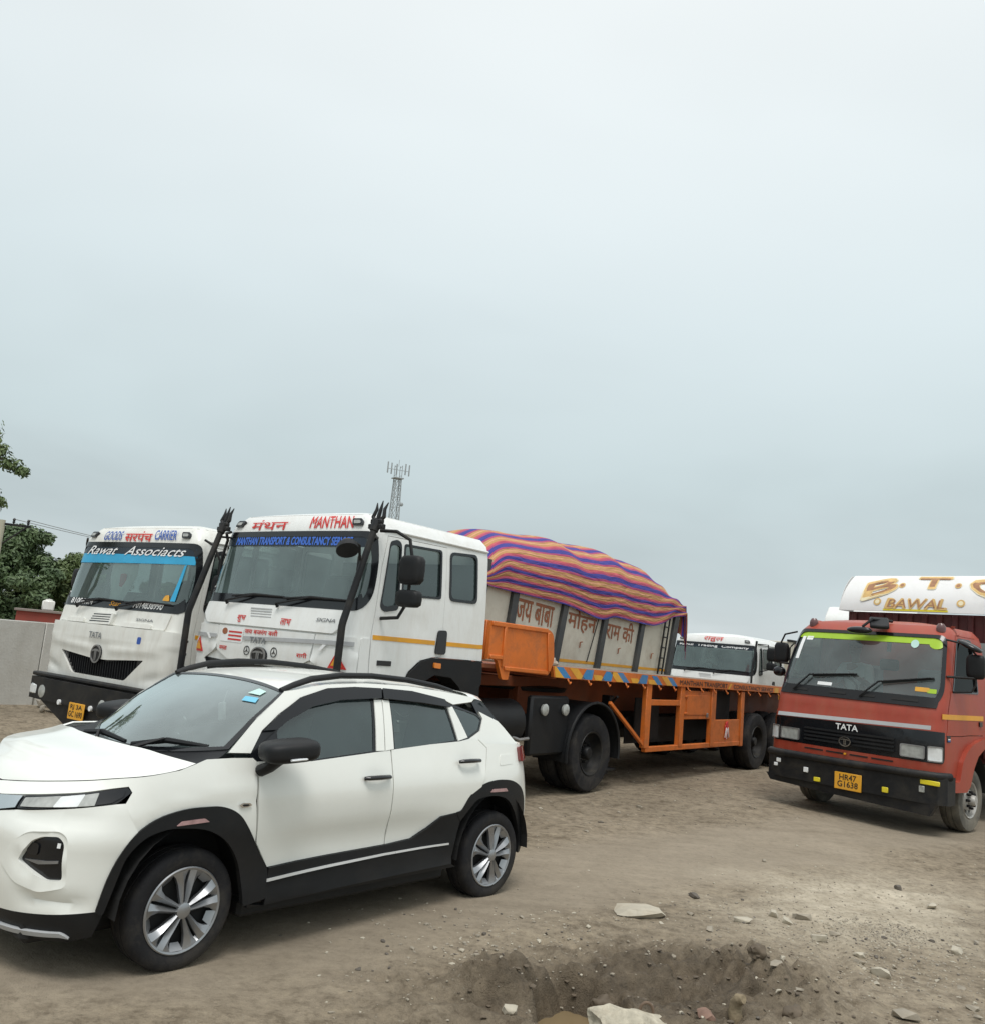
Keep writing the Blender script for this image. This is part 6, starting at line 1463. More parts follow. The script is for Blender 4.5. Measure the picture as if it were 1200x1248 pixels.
# tarpaulin
tm = bpy.data.materials.new('striped_tarpaulin_cloth'); tm.use_nodes = True; t = tm.node_tree; b = t.nodes['Principled BSDF']; b.inputs['Roughness'].default_value = .75
uvn = N(t, 'ShaderNodeUVMap'); sp = N(t, 'ShaderNodeSeparateXYZ'); t.links.new(uvn.outputs[0], sp.inputs[0])
fr_ = N(t, 'ShaderNodeMath', operation='FRACT'); t.links.new(sp.outputs[1], fr_.inputs[0])
OC, MG, BL, PK = (.46,.24,.09), (.36,.05,.13), (.04,.038,.25), (.60,.31,.17)
rp_ = ramp(t, [(0, BL), (.27, MG), (.41, OC), (.54, PK), (.61, OC), (.76, (.50,.09,.11)), (.88, MG)], 'CONSTANT'); t.links.new(fr_.outputs[0], rp_.inputs[0])
nz = N(t, 'ShaderNodeTexNoise', i_Scale=9., i_Detail=4.0); t.links.new(uvn.outputs[0], nz.inputs['Vector']); rz_ = ramp(t, [(.3, .82), (.7, 1.15)]); t.links.new(nz.outputs[0], rz_.inputs[0])
mm = N(t, 'ShaderNodeMix', data_type='RGBA', blend_type='MULTIPLY'); mm.inputs[0].default_value = 1; t.links.new(rp_.outputs[0], mm.inputs[6]); t.links.new(rz_.outputs[0], mm.inputs[7]); t.links.new(mm.outputs[2], b.inputs['Base Color'])
wv_ = N(t, 'ShaderNodeTexNoise', i_Scale=3.2, i_Detail=5.0, i_Distortion=.6); t.links.new(uvn.outputs[0], wv_.inputs['Vector']); bp = N(t, 'ShaderNodeBump', i_0=1.0, i_1=.06); t.links.new(wv_.outputs[0], bp.inputs['Height']); t.links.new(bp.outputs[0], b.inputs['Normal'])
def hem(x):      # lower edge of the cloth on the near side
    return sm_tab([(2.0,2.90),(5.0,2.88),(6.3,2.79),(7.6,2.76),(8.6,2.72),(9.4,2.62),(10.0,2.575),(10.5,2.66),(11.5,2.64),(12.3,2.62),(12.9,2.72),(13.5,2.92),(14.1,2.98)], x)
def ridge(x): return sm_tab([(2.0,3.2),(5.7,3.22),(6.2,3.62),(6.9,3.90),(8,4.03),(10.5,4.15),(12.0,4.10),(12.9,4.00),(13.7,3.62),(14.15,3.36)], x)
V, Fc, UV = [], [], []; NX, NV = 100, 44
for i in range(NX + 1):
    x = 5.7 + (14.15 - 5.7) * i / NX; hz, rz = hem(x), ridge(x)
    for j in range(NV + 1):
        q = j / NV; a = q * 2 - 1; aa = abs(a); s = 1 if a >= 0 else -1
        hem_z = hz if s > 0 else 2.7
        edge = 3.22 - .25*smooth(6.4, 5.7, x)
        if aa < .62:
            k = aa / .62; y = (by(edge) + .09) * math.sin(k*PI/2) ** .9; z = edge + (rz - edge) * math.cos(k*PI/2) ** 1.0
        else:
            k = (aa - .62) / .38; z = edge + (hem_z - edge) * k; y = by(z) + .10 + .05 * k * (.5 + fbm(x, 3, .8, 2, 4.))
        n1 = fbm(x*.9, a*2.2, 1.0, 3, 5.); fold = .05 * n1 * (1 - .5*k if aa > .62 else 1) + .045 * math.sin(x*3.1 + 1.5*fbm(x, a, .8, 2, 9.)) * (math.exp(-((aa-.3)/.25)**2))
        gath = smooth(12.2, 13.6, x); fold += gath * .05 * math.sin(a*26 + x*6) 
        nx_, nz_ = (s*aa, 1-aa*.8)
        V.append((-x - (.25*gath if aa > .5 else .12*gath) * (aa*.5), s*y + nx_*fold*.6, z + nz_*fold)); UV.append((x*.5, a*6.3 + .80 + .05*fbm(x, a*2, .8, 2, 2.)))
for i in range(NX):
    for j in range(NV): Fc.append([i*(NV+1)+j, i*(NV+1)+j+1, (i+1)*(NV+1)+j+1, (i+1)*(NV+1)+j])
# the tail of the cloth hanging over the back
base = len(V); last = [NX*(NV+1)+j for j in range(NV+1)]; NR = 10
for r_ in range(1, NR + 1):
    k = r_ / NR
    for j in range(NV + 1):
        p = Vector(V[last[j]]); a = j/NV*2 - 1; drop = (.95 if a > .55 else .75) * k; V.append((p.x - .16*math.sin(k*1.6) - .035*math.sin(a*30 + k*3)*k, p.y * (1 - .03*k), p.z - drop * (1 if abs(a) < .95 else 1.1))); UV.append((UV[last[j]][0] + .5*k, UV[last[j]][1]))
for r_ in range(NR):
    for j in range(NV):
        A = (last[j], last[j+1]) if r_ == 0 else (base + (r_-1)*(NV+1) + j, base + (r_-1)*(NV+1) + j + 1); B = (base + r_*(NV+1) + j, base + r_*(NV+1) + j + 1)
        Fc.append([A[0], A[1], B[1], B[0]])
tp = meshobj('tarpaulin', V, Fc, tm, None, 70); uvl = tp.data.uv_layers.new(name='UVMap')
for l in tp.data.loops: uvl.data[l.index].uv = UV[l.vertex_index]
tp.location = lroot.location; tp.rotation_euler = lroot.rotation_euler; tp.scale = lroot.scale
tag(tp, 'purple, blue and ochre striped tarpaulin draped over the ribbed cream lorry body', 'tarpaulin')
# load under the cloth
rows = [[(-x, 1.1*q, 3.0 + (ridge(x) - 3.12) * (1 - abs(q)**2.2)) for q in [k/6 - 1 for k in range(13)]] for x in (2.85, 4, 6, 8, 10, 11.5, 12.5, 13.3)]
ld_ = sheet('load_heap', rows, M['maroon'], None); ld_.location = lroot.location; ld_.rotation_euler = lroot.rotation_euler; ld_.scale = lroot.scale; bpy.data.objects.remove(ld_)

# ---- the white lorry queuing behind
RK = 1.12; rpos = Vector((6.30*RK, 24.31*RK, 1.827*(1-RK)))
rroot = thing('queuing_lorry', rpos, 3.984, 'white lorry with red Hindi lettering seen over the orange trailer deck', 'lorry', None, RK)
F3 = heavy_cab(rroot, M['truck_white'], 0, M['truck_glass']); front_new(rroot, F3, M['truck_white'])
text('राहुल', F3, (-.32,2.70,.32,2.83), M['red_ink'], rroot, .012, .010, shear=.15); 
panel('visor_film', [(-1.20,2.53),(1.20,2.53),(1.18,2.62),(-1.18,2.62)], F3, M['visor'], rroot, res=.1, off=.0, thick=0)
text('Rahul  Trading  Company', F3, (-1.08,2.54,1.08,2.615), M['white_ink'], rroot, .004, .03)
DR = -.17
for ch in rroot.children: ch.location.z += DR
bumper_heavy(rroot, .45, 1.0); 
mb = MB(); y = 1.31; mb.tube([(.13, y, .8), (.13, y, 1.70), (-.10, y, 2.62)], .03, 8); mb.build('trident_pole', M['black_frame'], rroot)
for s in (1, -1):
    mb = MB(); mb.tube([(-.30, s*1.25, 2.55), (-.40, s*1.50, 2.55), (-.42, s*1.55, 1.90), (-.42, s*1.27, 1.82)], .018, 8); arm = mb.build('mirror_arm', M['black_frame'], rroot)
    for z, h in ((2.30, .36), (1.98, .2)): blob('mirror', (-.40, s*1.62, z), (.06, .14, h/2), M['black_plastic'], arm, 3, 5)
    lorry_wheel(rroot, -1.5, s*1.06, s, r=.5, z=.66, hubout=True)
    for y in (1.06, .77): lorry_wheel(rroot, -6.0, s*y, s, r=.5, z=.66)
mb = MB(); [mb.box((-4.2, s*.42, 1.0), (8.2, .1, .28), .01) for s in (1, -1)]; mb.build('chassis', M['black_frame'], rroot)
mb = MB()
for (x0, x1, y0, y1) in ((-2.5, -8.3, 1.15, 1.2), (-2.5, -8.3, -1.2, -1.15), (-2.5, -2.55, -1.15, 1.15), (-8.25, -8.3, -1.15, 1.15)): mb.box(((x0+x1)/2, (y0+y1)/2, 1.80), (abs(x1-x0), abs(y1-y0), 1.2), .01)
mb = MB()
for (x0, x1, y0, y1) in ((-2.5, -8.3, 1.17, 1.22), (-2.5, -8.3, -1.22, -1.17), (-2.5, -2.55, -1.17, 1.17), (-8.25, -8.3, -1.17, 1.17)): mb.box(((x0+x1)/2, (y0+y1)/2, 1.98), (abs(x1-x0), abs(y1-y0), 1.56), .01)
mb.box((-5.4, 0, 1.22), (5.8, 2.34, .06), 0); mb.build('load_body', M['cream'], rroot)
MB().box((-5.4, 1.20, 2.79), (5.9, .10, .06), .01).box((-5.4, -1.20, 2.79), (5.9, .10, .06), .01).build('body_top_rail', M['black_frame'], rroot)
for k in range(5): MB().box((-2.9 - 1.25*k, 1.235, 1.98), (.09, .04, 1.5), .01).build('body_rib', M['cream'], rroot)

# ---- the cream lorry with a white box body behind the red one
CK = 1.0; cyaw = 4.03; cfw = Vector((math.cos(cyaw), math.sin(cyaw), 0)); clf = Vector((-cfw.y, cfw.x, 0))
cpos = Vector((9.0, 25.2, 0)) + clf * 1.30
croot = thing('box_lorry', cpos, cyaw, 'cream cab lorry with tall white box body mostly hidden behind the red lorry', 'lorry')
heavy_cab(croot, M['cream'], 0, M['truck_glass']); front_new(croot, CABB, M['cream'])
bumper_heavy(croot, .45, 1.0)
rows = [[(x, y, z) for y in (-1.28, -1.2, -.6, 0, .6, 1.2, 1.28)] for x, z in ((-2.35, 1.25), (-2.35, 3.55), (-2.45, 3.75), (-2.75, 4.02), (-3.1, 4.06), (-9.5, 4.06), (-9.6, 3.95), (-9.6, 1.25))]
bxm = M['truck_white']; sheet('box_body', rows, bxm, croot, 30, True)
for s in (1, -1):
    MB().prism([(-2.35,1.25),(-9.6,1.25),(-9.6,3.95),(-9.5,4.06),(-3.1,4.06),(-2.75,4.02),(-2.45,3.75),(-2.35,3.55)], s*1.27, s*1.283).build('box_side', bxm, croot)
    mb = MB(); mb.tube([(-.30, s*1.25, 2.75), (-.36, s*1.50, 2.72), (-.42, s*1.62, 2.60), (-.42, s*1.62, 1.90), (-.40, s*1.28, 1.86)], .02, 8); arm = mb.build('mirror_arm', M['black_frame'], croot)
    blob('mirror', (-.40, s*1.56, 2.30), (.06, .12, .2), M['black_plastic'], arm, 3, 5) if s > 0 else None
    lorry_wheel(croot, -1.5, s*1.06, s, hubout=True)
    for y in (1.06, .77): lorry_wheel(croot, -7.5, s*y, s)
mb = MB(); [mb.box((-4.8, s*.42, 1.0), (9.2, .1, .28), .01) for s in (1, -1)]; mb.build('chassis', M['black_frame'], croot)

# ------------------------------------------------------------------ the red lorry on the right
QK = 1.12; qpos = Vector((5.348*QK, 11.461*QK, 1.827*(1-QK)))
red = thing('red_lorry', qpos, 3.848, 'faded red lorry with black bumper and white B.T.C. headboard on the right', 'lorry', None, QK)
RB = Belt(RED_PLAN, red_shape); rm = M['red']
P_ = lambda n, p, m, par=None, **k: panel(n, p, RB, m, par or red, **k)
win = rnd([(-.985,1.675),(.985,1.675),(1.03,1.80),(1.03,2.44),(-1.03,2.44),(-1.03,1.80)], [.03,.03,.05,.10,.10,.05])
sw_ = rnd([(1.225,2.43),(2.05,2.44),(2.10,1.80),(1.19,1.79)], [.05,.06,.03,.03])
door = [(1.15,1.36),(1.15,1.30),(1.6,1.30),(1.80,1.31),(2.22,1.31),(2.22,2.47),(1.20,2.47),(1.155,2.0)]
cut = [(-2.38,1.0),(-2.38,2.565),(2.38,2.565),(2.38,1.31),(2.10,1.27),(1.80,1.20),(1.62,1.10),(1.50,.98),(1.40,.80),(1.30,.80),(-1.30,.80),(-1.40,.80),(-1.50,.98),(-1.62,1.10),(-1.80,1.20),(-2.10,1.27),(-2.38,1.31)][1:]
body = P_('cab_body', cut[::-1], rm, holes=[win, door, mirror_poly(door)], res=.08, thick=.03)
for s in (1, -1):
    mp_ = (lambda p: p) if s > 0 else mirror_poly
    dd = [(1.157,1.308),(1.6,1.308),(1.80,1.318),(2.213,1.318),(2.213,2.462),(1.208,2.462),(1.163,2.0),(1.157,1.36)]
    d_ = P_('door', mp_(dd), rm, holes=[mp_(sw_)], res=.08, off=.004, thick=.03); panel('door_window', mp_(sw_), RB, M['open_window'], d_, res=.09, off=-.012, thick=0)
    P_('window_rubber', mp_(sw_), M['gloss_black'], d_, holes=[mp_([(1.66 + (a-1.66)*.94, 2.12 + (b_-2.12)*.94) for a, b_ in sw_])], res=.08, off=.010, thick=.02)
    P_('amber_stripe', mp_([(1.05,1.488),(2.22,1.488),(2.22,1.545),(1.05,1.545)]), M['amber'], off=.008, res=.1, thick=.003)
    fl = rnd([(1.12,.80),(1.415,.80),(1.505,1.02),(1.62,1.13),(1.775,1.21),(2.05,1.27),(2.37,1.30),(2.37,1.19),(2.15,1.17),(1.95,1.08),(1.83,.95),(1.72,.74),(1.62,.68),(1.12,.69)], .02)
    P_('wheel_arch_flare', mp_(fl[::-1]) if False else mp_(fl), rm, off=.05, res=.05, thick=.08)
    P_('turbo_badge', mp_(rnd([(1.165,1.235),(1.26,1.235),(1.26,1.31),(1.165,1.31)], .008)), M['ink'], off=.006, res=.08, thick=.003)
    P_('badge_line', mp_([(1.18,1.262),(1.245,1.262),(1.245,1.275),(1.18,1.275)]), M['white_ink'], off=.010, res=.08, thick=.001); P_('badge_line', mp_([(1.18,1.245),(1.245,1.245),(1.245,1.255),(1.18,1.255)]), M['blue_ink'], off=.010, res=.08, thick=.001)
    P_('door_handle', mp_(rnd([(2.08,1.42),(2.16,1.42),(2.16,1.475),(2.08,1.475)], .01)), M['gloss_black'], off=.02, res=.08, thick=.02)
P_('windscreen', win, M['clear_glass'], res=.08, off=-.008, thick=0)
P_('windscreen_seal', [(a*1.01, z + (.01 if z > 2 else -.01)) for a, z in win], M['gloss_black'], holes=[[(a*.965, z + (-.03 if z > 2 else .03)) for a, z in win]], res=.07, off=.006, thick=.02)
cw_ = P_('cowl_vent', rnd([(-.985,1.60),(.985,1.60),(1.0,1.715),(-1.0,1.715)], .01), M['black_plastic'], off=.010, res=.08, thick=.02)
for (a, b_) in ((-.83,-.60), (-.30,-.08), (.10,.28), (.48,.78)): P_('vent_slot', rnd([(a,1.645),(b_,1.645),(b_,1.675),(a,1.675)], .008), M['dark_void'], cw_, off=.016, res=.1, thick=.004)
P_('top_film', rnd([(-1.0,2.335),(1.0,2.335),(.985,2.425),(-.985,2.425)], .01), M['green'], off=-.003, res=.1, thick=0); P_('top_film', [(.92+.085*math.cos(2*PI*k/18), 2.335+.055*math.sin(2*PI*k/18)) for k in range(18)], M['green'], off=-.002, res=.1, thick=0)
P_('sticker', [(.66+.05*math.cos(2*PI*k/18), 2.33+.05*math.sin(2*PI*k/18)) for k in range(18)], M['sticker'], off=-.001, res=.1, thick=0)
for (u, z, w, h, m) in ((-.93,2.20,.05,.30,'white_ink'), (-.86,2.33,.10,.05,'white_ink'), (-.50,1.76,.20,.04,'white_ink'), (.72,1.80,.16,.05,'zig_yellow'), (.86,1.79,.10,.05,'green')): P_('sticker', rnd([(u,z-h/2),(u+w,z-h/2),(u+w,z+h/2),(u,z+h/2)], .008), M[m], off=-.003, res=.1, thick=0)
# front
P_('grey_stripe', [(-.975,1.305),(.94,1.357),(.94,1.404),(-.975,1.350)], M['grey_paint'], off=.006, res=.08, thick=.003)
g = P_('grille_panel', rnd([(-1.08,1.0),(1.08,1.0),(1.10,1.05),(1.10,1.342),(.95,1.342),(-.98,1.298),(-1.09,1.295)], .02), M['gloss_black'], off=.010, res=.07, thick=.02)
for k in range(4): z = 1.055 + .044*k; P_('grille_bar', rnd([(-.56,z),(.56,z+.008),(.56,z+.030),(-.56,z+.022)], .006), M['black_plastic'], g, off=.028, res=.1, thick=.02)
for s in (1, -1):
    for (a0, a1, z0, z1, m) in ((.635,.885,1.035,1.165,'lens_dim'), (.925,1.055,1.02,1.175,'lens')):
        q = rnd([(s*a0,z0),(s*a1,z0),(s*a1,z1),(s*a0,z1)], .02); o = P_('headlight', q, M[m], off=.030, res=.06, thick=.03)
        c = ((a0+a1)/2*s, (z0+z1)/2); P_('lamp_frame', [(c[0]+(a-c[0])*1.07, c[1]+(z-c[1])*1.10) for a, z in q], M['steel'], o, holes=[[(c[0]+(a-c[0])*.95, c[1]+(z-c[1])*.93) for a, z in q]], res=.06, off=.034, thick=.02)
        if False: P_('reflector_bowl', [(c[0]+.042*math.cos(2*PI*k/16), c[1]+.045*math.sin(2*PI*k/16)) for k in range(16)], M['chrome'], o, off=.033, res=.06, thick=.004)
text('TATA', RB, (-.145,1.232,.13,1.300), M['white_ink'], g, .016, .02); emblem(RB, -.005, 1.10, .058, red, False, 1.3)
text('1109.', RB, (.705,1.605,.84,1.635), M['white_ink'], red, .006, .02)
P_('lower_valance', rnd([(-1.09,.89),(1.09,.89),(1.09,.995),(-1.09,.995)], .02), rm, off=.016, res=.08, thick=.03)
for (a, b_) in ((-.55,-.30), (-.26,-.04), (.04,.26), (.30,.55)): P_('valance_slot', rnd([(a,.945),(b_,.945),(b_,.962),(a,.962)], .005), M['dark_void'], off=.020, res=.1, thick=.003)
MB().lathe([(.014, 0), (.014, .02), (1e-3, .022)], (1.14, -.01, .955), 10, 'X').build('lock', M['amber'], red)
# bumper
mb = MB(); prof = [(.85,-1.07), (1.06,-1.07), (1.15,-1.01), (1.185,-.8), (1.195,0), (1.185,.8), (1.15,1.06), (1.06,1.13), (.85,1.13)]
mb.prism(prof, .56, .86, plane='XY'); mb.build('bumper', M['black_frame'], red, 30)
MB().tube([(.98,-1.07,.845), (1.13,-1.01,.85), (1.185,-.8,.855), (1.195,0,.855), (1.185,.8,.865), (1.13,1.04,.868), (.98,1.13,.868)], .045, 10).build('bumper_top_rail', M['black_frame'], red)
for (y, z, w, h, m) in ((.985,.79,.21,.05,'yellow'), (-.33,.605,.08,.05,'yellow'), (.50,.63,.07,.06,'yellow'), (-.48,.695,.06,.06,'white_ink'), (-.86,.755,.06,.05,'white_ink'), (-.90,.70,.05,.04,'white_ink'), (.90,.71,.06,.07,'lens_dim')):
    o = MB().box((1.198 - .03*abs(y)**3, y, z), (.02, w, h), .005).build('reflector', M[m], red)
    if abs(y) > 1: o.rotation_euler = (0, 0, 0)
o = MB().prism([(-1.04,.58),(1.06,.58),(.98,.43),(-.3,.47),(-.98,.50)], 1.08, 1.16, plane='YZ').build('bumper_apron', M['black_frame'], red)
plate(red, (1.208, .065, .645), .33, .195, ['HR47', 'G1638'])
# roof
rows = []
for i in range(9):
    k = i/8; rows.append([(-.1 + (x + .1)*(1-k), y*(1-k), 2.563 + .075*(1-(1-k)**2.2)) for x, y, z in [RB(2.38 - 4.76*j/50, 2.563) for j in range(51)]])
sheet('cab_roof', rows, rm, red, flip=False)
mb = MB(); L = [RB(2.37, z) for z in (1.31, 1.7, 2.2, 2.45, 2.563)]; mb.add([p for q in L for p in (q, (q[0], -q[1], q[2]))], [[2*i, 2*i+2, 2*i+3, 2*i+1] for i in range(4)]); mb.build('cab_back', rm, red)
for y in (-.93, .98): MB().lathe([(.05, -.03), (.055, .02), (.05, .05), (.03, .08), (1e-3, .085)], (RB(y, 2.50)[0] - .03, RB(y, 2.50)[1] * .97, 2.515), 14, 'Z').build('roof_lamp', mat('smoky_red_lens', (.12,.05,.05), .3, coat=.5) if y < 0 else bpy.data.materials['smoky_red_lens'], red)
# wipers and the odd mirror over the screen
for (p0, p1, p2) in (((-.80,1.64), (-.62,1.845), (-.02,1.90)), ((.10,1.64), (.30,1.835), (.90,1.93))):
    a, b_, c = [Vector(RB(*p)) + Vector((.035, 0, .01)) for p in (p0, p1, p2)]; mb = MB(); mb.tube([a, b_, c], [.014, .012, .007], 6); mb.tube([b_ + Vector((-.01, .04, -.01)), c + Vector((-.02, .03, -.005))], .010, 6, flat=1.5); mb.build('wiper', M['black_plastic'], red)
mb = MB(); mb.tube([(.50, .22, 2.60), (.78, .10, 2.60), (.86, .02, 2.50)], .018, 8); mb.box((.72, .16, 2.56), (.26, .22, .05), .015, Matrix.Rotation(.5, 3, 'Z') @ Matrix.Rotation(.5, 3, 'Y')); arm = mb.build('mirror_arm', M['black_plastic'], red); blob('kerb_mirror', (.84, -.03, 2.455), (.07, .16, .045), M['gloss_black'], arm, 3, 2.2)
mb = MB(); mb.tube([(.52, .21, 2.44), (.55, .21, 2.22)], .028, 8); mb.box((.55, .22, 2.06), (.05, .24, .14), .03); mb.build('rear_view_mirror', M['gloss_black'], red)
for s in (1, -1):
    mb = MB(); mb.tube([(.70, s*1.03, 1.80), (.62, s*1.20, 1.82), (.60, s*1.24, 1.90), (.60, s*1.24, 2.25), (.66, s*1.15, 2.36), (.70, s*.95, 2.40)], .012, 8); mb.tube([(.80, s*1.00, 1.97), (.60, s*1.24, 1.98)], .014, 8); arm = mb.build('mirror_arm', M['black_frame'], red)
    blob('mirror', (.585, s*1.235, 2.11), (.045, .10, .14), M['black_plastic'], arm, 3, 5)
    if s > 0: blob('kerb_mirror', (.62, 1.19, 2.34), (.10, .13, .035), M['gloss_black'], arm, 3, 2.6, Matrix.Rotation(-.45, 3, 'X'))
    else: blob('kerb_mirror', (.62, -1.235, 1.86), (.06, .085, .065), M['gloss_black'], arm, 3, 2.4)
# inside
mb = MB(); mb.box((.58, 0, 1.58), (.36, 1.9, .26), .06); mb.build('dashboard', M['dash'], red)
for y in (-.50, .45):
    mb = MB(); mb.box((-.02, y, 1.40), (.5, .5, .16), .05); mb.box((-.30, y, 1.75), (.14, .5, .62), .05, Matrix.Rotation(-.12, 3, 'Y')); mb.build('seat', M['seat'], red)
mb = MB(); pts = [Vector((.34 + .07*math.sin(a), -.50 + .21*math.cos(a), 1.76 + .12*math.sin(a))) for a in [2*PI*k/20 for k in range(21)]]; mb.tube(pts, .015, 8, False); mb.tube([(.55, -.5, 1.6), (.34, -.5, 1.76)], .03, 8); mb.build('steering_wheel', M['gloss_black'], red)
mb = MB(); mb.box((-.66, 0, 1.9), (.03, 1.9, 1.1), 0); mb.box((0, 0, 1.30), (1.3, 1.9, .05), 0); mb.build('cab_lining', mat('dull_cab_lining', (.28,.31,.31), .8, var=.15), red)
# chassis, wheels
mb = MB(); [mb.box((-2.2, s*.38, .75), (6.2, .09, .22), .01) for s in (1, -1)]; mb.box((.15, 0, .60), (.12, 1.6, .14), .03); mb.box((.3, 0, 1.0), (1.2, 1.0, .5), .05); mb.build('chassis', M['black_frame'], red)
for s in (1, -1):
    lorry_wheel(red, .10, s*.90, s, r=.372, w=.23, z=.567, m='dusty_rubber', hubout=True)
    for y in (.90, .64): lorry_wheel(red, -3.6, s*y, s, r=.372, w=.22, z=.567, m='dusty_rubber')
    mb = MB(); v = []
    for k in range(13): a = PI*k/12; v += [(.1 + .50*math.cos(a), s*.45, .62 + .50*math.sin(a)), (.1 + .50*math.cos(a), s*1.02, .62 + .50*math.sin(a))]
    mb.add(v, [[2*k, 2*k+1, 2*k+3, 2*k+2] for k in range(12)]); mb.build('wheel_well', M['dark_void'], red, None)
# load body with the curved headboard
lb = MB(); bz0, bz1 = .98, 2.83; X0, X1 = -.98, -5.6; hw = 1.10
mk = M['maroon']
MB().box((X0 - .03, .0, (bz0+bz1)/2 + .0), (.06, 2*hw, bz1 - bz0), .005).build('body_front', mk, red); MB().box((X1, 0, 1.7), (.06, 2*hw, 1.4), .005).build('tail_board', mk, red); MB().box(((X0+X1)/2, 0, bz0), (X0-X1, 2*hw, .10), .01).build('body_floor', mk, red)
for s in (1, -1): MB().box(((X0+X1)/2, s*hw, 1.75), (X0-X1, .05, 1.55), .005).build('body_side', mk, red)
for k in range(11):
    y = -1.0 + .2*k; MB().box((X0 + .018, y, (bz0+bz1)/2), (.045, .075, bz1 - bz0 - .02), .012).build('body_rib', mk, red)
for s in (1, -1):
    for k in range(12): MB().box((X0 - .2 - .38*k, s*(hw + .04), 1.75), (.07, .05, 1.5), .01).build('body_rib', mk, red)
hy0, hy1 = -1.17, 1.37
def HF(u, v):     # v 0 (lip) .. 1 (top)
    a = v * .85; return Vector((-.82 - .30 * (1 - math.cos(a)) / (1 - math.cos(.85)) - .06*v, u * (1 - .05*v) + .0, 2.835 + .545 * math.sin(a) / math.sin(.85)))
hd = panel('headboard', [(hy0, 0), (hy1, 0), (hy1, 1), (hy0, 1)], HF, mat('white_headboard_paint', (.80,.80,.79), .4, coat=.2, var=.02, dirt=(.45,.38,.3), dscale=2.5, damt=.2), red, res=.12, thick=.02)
for yy in (hy0 + .004, hy1 - .004): MB().prism([(HF(0, k/8).x - .004, HF(0, k/8).z - .004) for k in range(9)] + [(-1.25, 3.37), (-1.25, 2.84)], yy, yy + (.02 if yy > 0 else -.0) + .004).build('headboard_end', bpy.data.materials['white_headboard_paint'], red)
gold = mat('gold_outline_lettering', (.68,.45,.17), .45, var=.15, vscale=10); brown = mat('brown_lettering', (.36,.18,.09), .5, var=.25, vscale=9); pale_y = mat('pale_yellow_outline', (.84,.76,.52), .5, var=.1)
def bigletter(ch, box, rot, sk=0.):
    u0, v0, u1, v1 = box; 
    text(ch, HF, (u0-.012, v0-.025, u1+.012, v1+.025), pale_y, hd, .004, .045, 0, rot, skew=sk); text(ch, HF, (u0-.008, v0-.02, u1+.008, v1+.02), gold, hd, .006, .033, 0, rot, skew=sk); text(ch, HF, (u0+.006, v0+.02, u1-.006, v1-.02), brown, hd, .008, .012, 0, rot, skew=sk)
bigletter('B', (-.84, .40, -.42, .80), 0., .24); bigletter('T', (-.12, .60, .30, .90), 0., 0.); bigletter('C', (.62, .40, 1.08, .78), 0., -.24)
for (u, v) in ((-.34, .66), (.44, .66)): panel('full_stop', [(u+.045*math.cos(2*PI*k/14), v+.075*math.sin(2*PI*k/14)) for k in range(14)], HF, gold, hd, res=.1, off=.006, thick=0); panel('full_stop', [(u+.028*math.cos(2*PI*k/14), v+.045*math.sin(2*PI*k/14)) for k in range(14)], HF, brown, hd, res=.1, off=.008, thick=0)
for (u, v) in ((-.62, .22), (.52, .22)): panel('painted_dot', [(u+.055*math.cos(2*PI*k/16), v+.085*math.sin(2*PI*k/16)) for k in range(16)], HF, gold, hd, res=.1, off=.006, thick=0); panel('painted_dot', [(u+.032*math.cos(2*PI*k/16), v+.05*math.sin(2*PI*k/16)) for k in range(16)], HF, pale_y, hd, res=.1, off=.008, thick=0)
panel('yellow_band', [(-.52,.015),(.36,.015),(.36,.06),(-.52,.06)], HF, M['yellow'], hd, res=.1, off=.004, thick=0)
text('BAWAL', HF, (-.50, .07, .34, .30), gold, hd, .006, .03, .15); text('BAWAL', HF, (-.47, .09, .31, .28), brown, hd, .008, .0, .15)

# ------------------------------------------------------------------ the two drivers
def skin_mesh(name, verts, edges, radii, m, root=0, sub=2):
    me = bpy.data.meshes.new(name); me.from_pydata(verts, edges, []); o = bpy.data.objects.new(name, me); COL.objects.link(o)
    sk = o.modifiers.new('skin', 'SKIN'); sk.use_smooth_shade = True; sk.branch_smoothing = .3
    for i, r in enumerate(radii):
        me.skin_vertices[0].data[i].radius = r if isinstance(r, tuple) else (r, r); me.skin_vertices[0].data[i].use_root = (i == root)
    ss = o.modifiers.new('subsurf', 'SUBSURF'); ss.levels = ss.render_levels = sub
    bpy.context.view_layer.update(); dg = bpy.context.evaluated_depsgraph_get(); me2 = bpy.data.meshes.new_from_object(o.evaluated_get(dg)); bpy.data.objects.remove(o); bpy.data.meshes.remove(me)
    me2.name = name; me2.materials.clear(); r = bpy.data.objects.new(name, me2); COL.objects.link(r); me2.materials.append(m); me2.polygons.foreach_set('use_smooth', [True]*len(me2.polygons)); return r
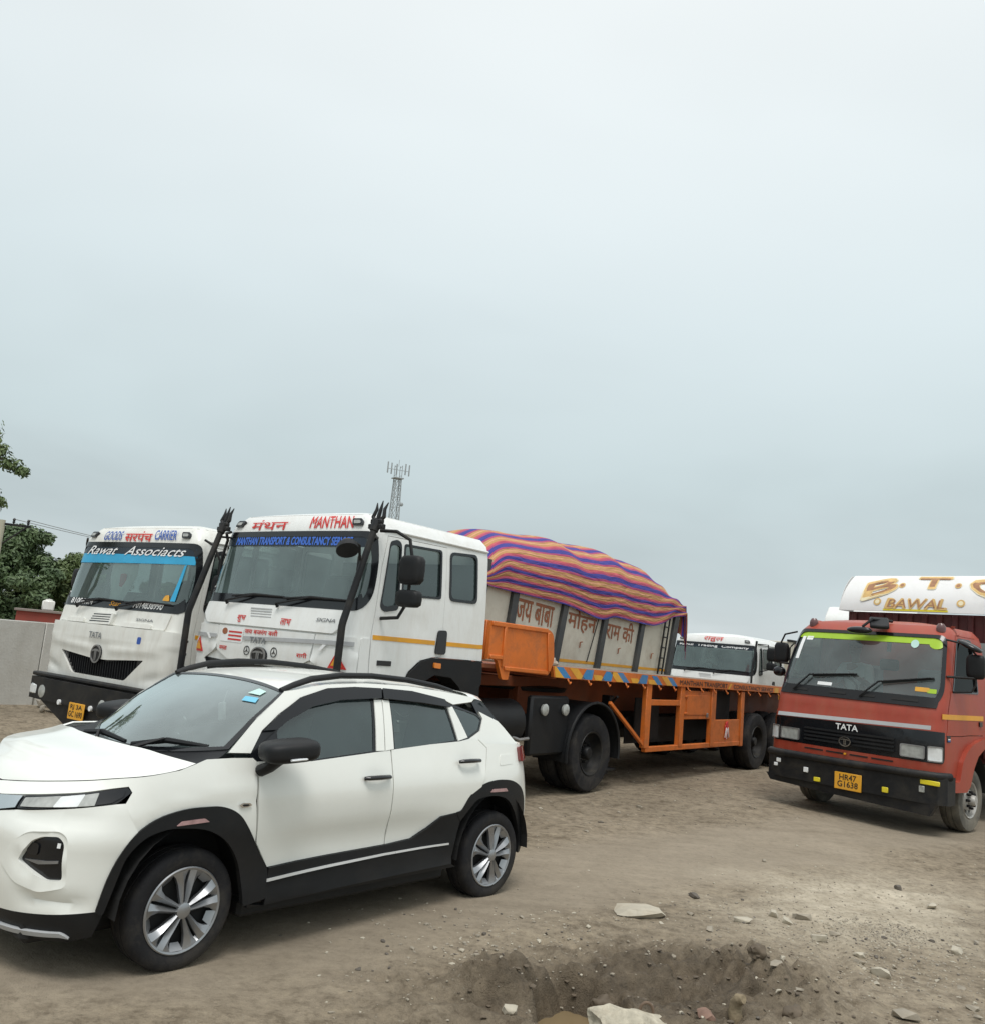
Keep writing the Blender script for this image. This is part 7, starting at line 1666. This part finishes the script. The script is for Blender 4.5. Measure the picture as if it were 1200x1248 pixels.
def driver(root, loc, shirt_m, label, sc=1.0):
    """seated person holding a steering wheel; x forward, hips at the origin"""
    V, E, Rr = [], [], []
    def a(p, r, to=None):
        V.append(p); Rr.append(r)
        if to is not None: E.append((to, len(V)-1))
        return len(V) - 1
    pel = a((0, 0, 0), (.15, .12)); sp = a((-.03, 0, .20), (.14, .11), pel); ch = a((-.04, 0, .40), (.17, .115), sp); nk0 = a((-.02, 0, .50), (.075, .07), ch); nk = a((.01, 0, .56), .052, nk0)
    hb = a((.035, 0, .63), (.070, .080), nk); hm = a((.045, 0, .70), (.078, .095), hb); a((.035, 0, .78), (.062, .075), hm); nose = a((.148, 0, .685), .014, hm)
    for s in (1, -1):
        a((.02, s*.088, .69), .016, hm)
        sh = a((-.03, s*.18, .44), .068, ch); el = a((.10, s*.26, .20), .047, sh); wr = a((.33, s*.17, .30), .032, el); pm = a((.395, s*.15, .325), (.038, .022), wr)
        for k in range(4):
            f1 = a((.44 + .004*k, s*(.15 + .022*(1.5-k)), .35 - .008*k), .0095, pm); f2 = a((.462, s*(.15 + .022*(1.5-k)), .33 - .01*k), .009, f1); a((.448, s*(.15 + .022*(1.5-k)), .305 - .01*k), .008, f2)
        t1 = a((.40, s*.115, .35), .011, pm); a((.43, s*.105, .365), .009, t1)
        hp = a((.06, s*.10, -.01), .085, pel); kn = a((.46, s*.13, .03), .062, hp); an = a((.52, s*.13, -.38), .042, kn); a((.62, s*.13, -.42), (.035, .03), an)
    o = skin_mesh('person', V, E, Rr, M['skin'])
    V2, E2, R2 = [], [], []
    def b(p, r, to=None):
        V2.append(p); R2.append(r)
        if to is not None: E2.append((to, len(V2)-1))
        return len(V2) - 1
    p0 = b((0, 0, -.02), (.165, .135)); p1 = b((-.03, 0, .20), (.155, .125), p0); p2 = b((-.04, 0, .41), (.185, .13), p1); b((-.02, 0, .505), (.085, .08), p2)
    for s in (1, -1):
        q = b((-.03, s*.18, .445), .082, p2); w = b((.085, s*.25, .225), .066, q); b((.18, s*.22, .24), .055, w)
    sh = skin_mesh('shirt', V2, E2, R2, shirt_m); sh.parent = o
    h = blob('hair', (.02, 0, .745), (.095, .088, .068), M['hair'], o, 3, 2.2, None, .15, 4)
    for s in (1, -1): blob('eye', (.126, s*.032, .715), (.010, .014, .009), M['ink'], o, 2, 2)
    blob('mouth', (.118, 0, .635), (.012, .024, .006), M['red_lens'], o, 2, 2)
    bpy.context.view_layer.update(); o.matrix_world = root.matrix_world @ Matrix.Translation(loc) @ Matrix.Scale(sc, 4)
    return tag(o, label, 'person')
driver(red, Vector((-.04, -.50, 1.60)), M['white_cloth'], 'person in white shirt sitting at the wheel of the red lorry', .93)
driver(rroot, Vector((-1.28, -.62, 1.68)), M['white_cloth'], 'person in pale shirt sitting behind the windscreen of the queuing white lorry', .93)
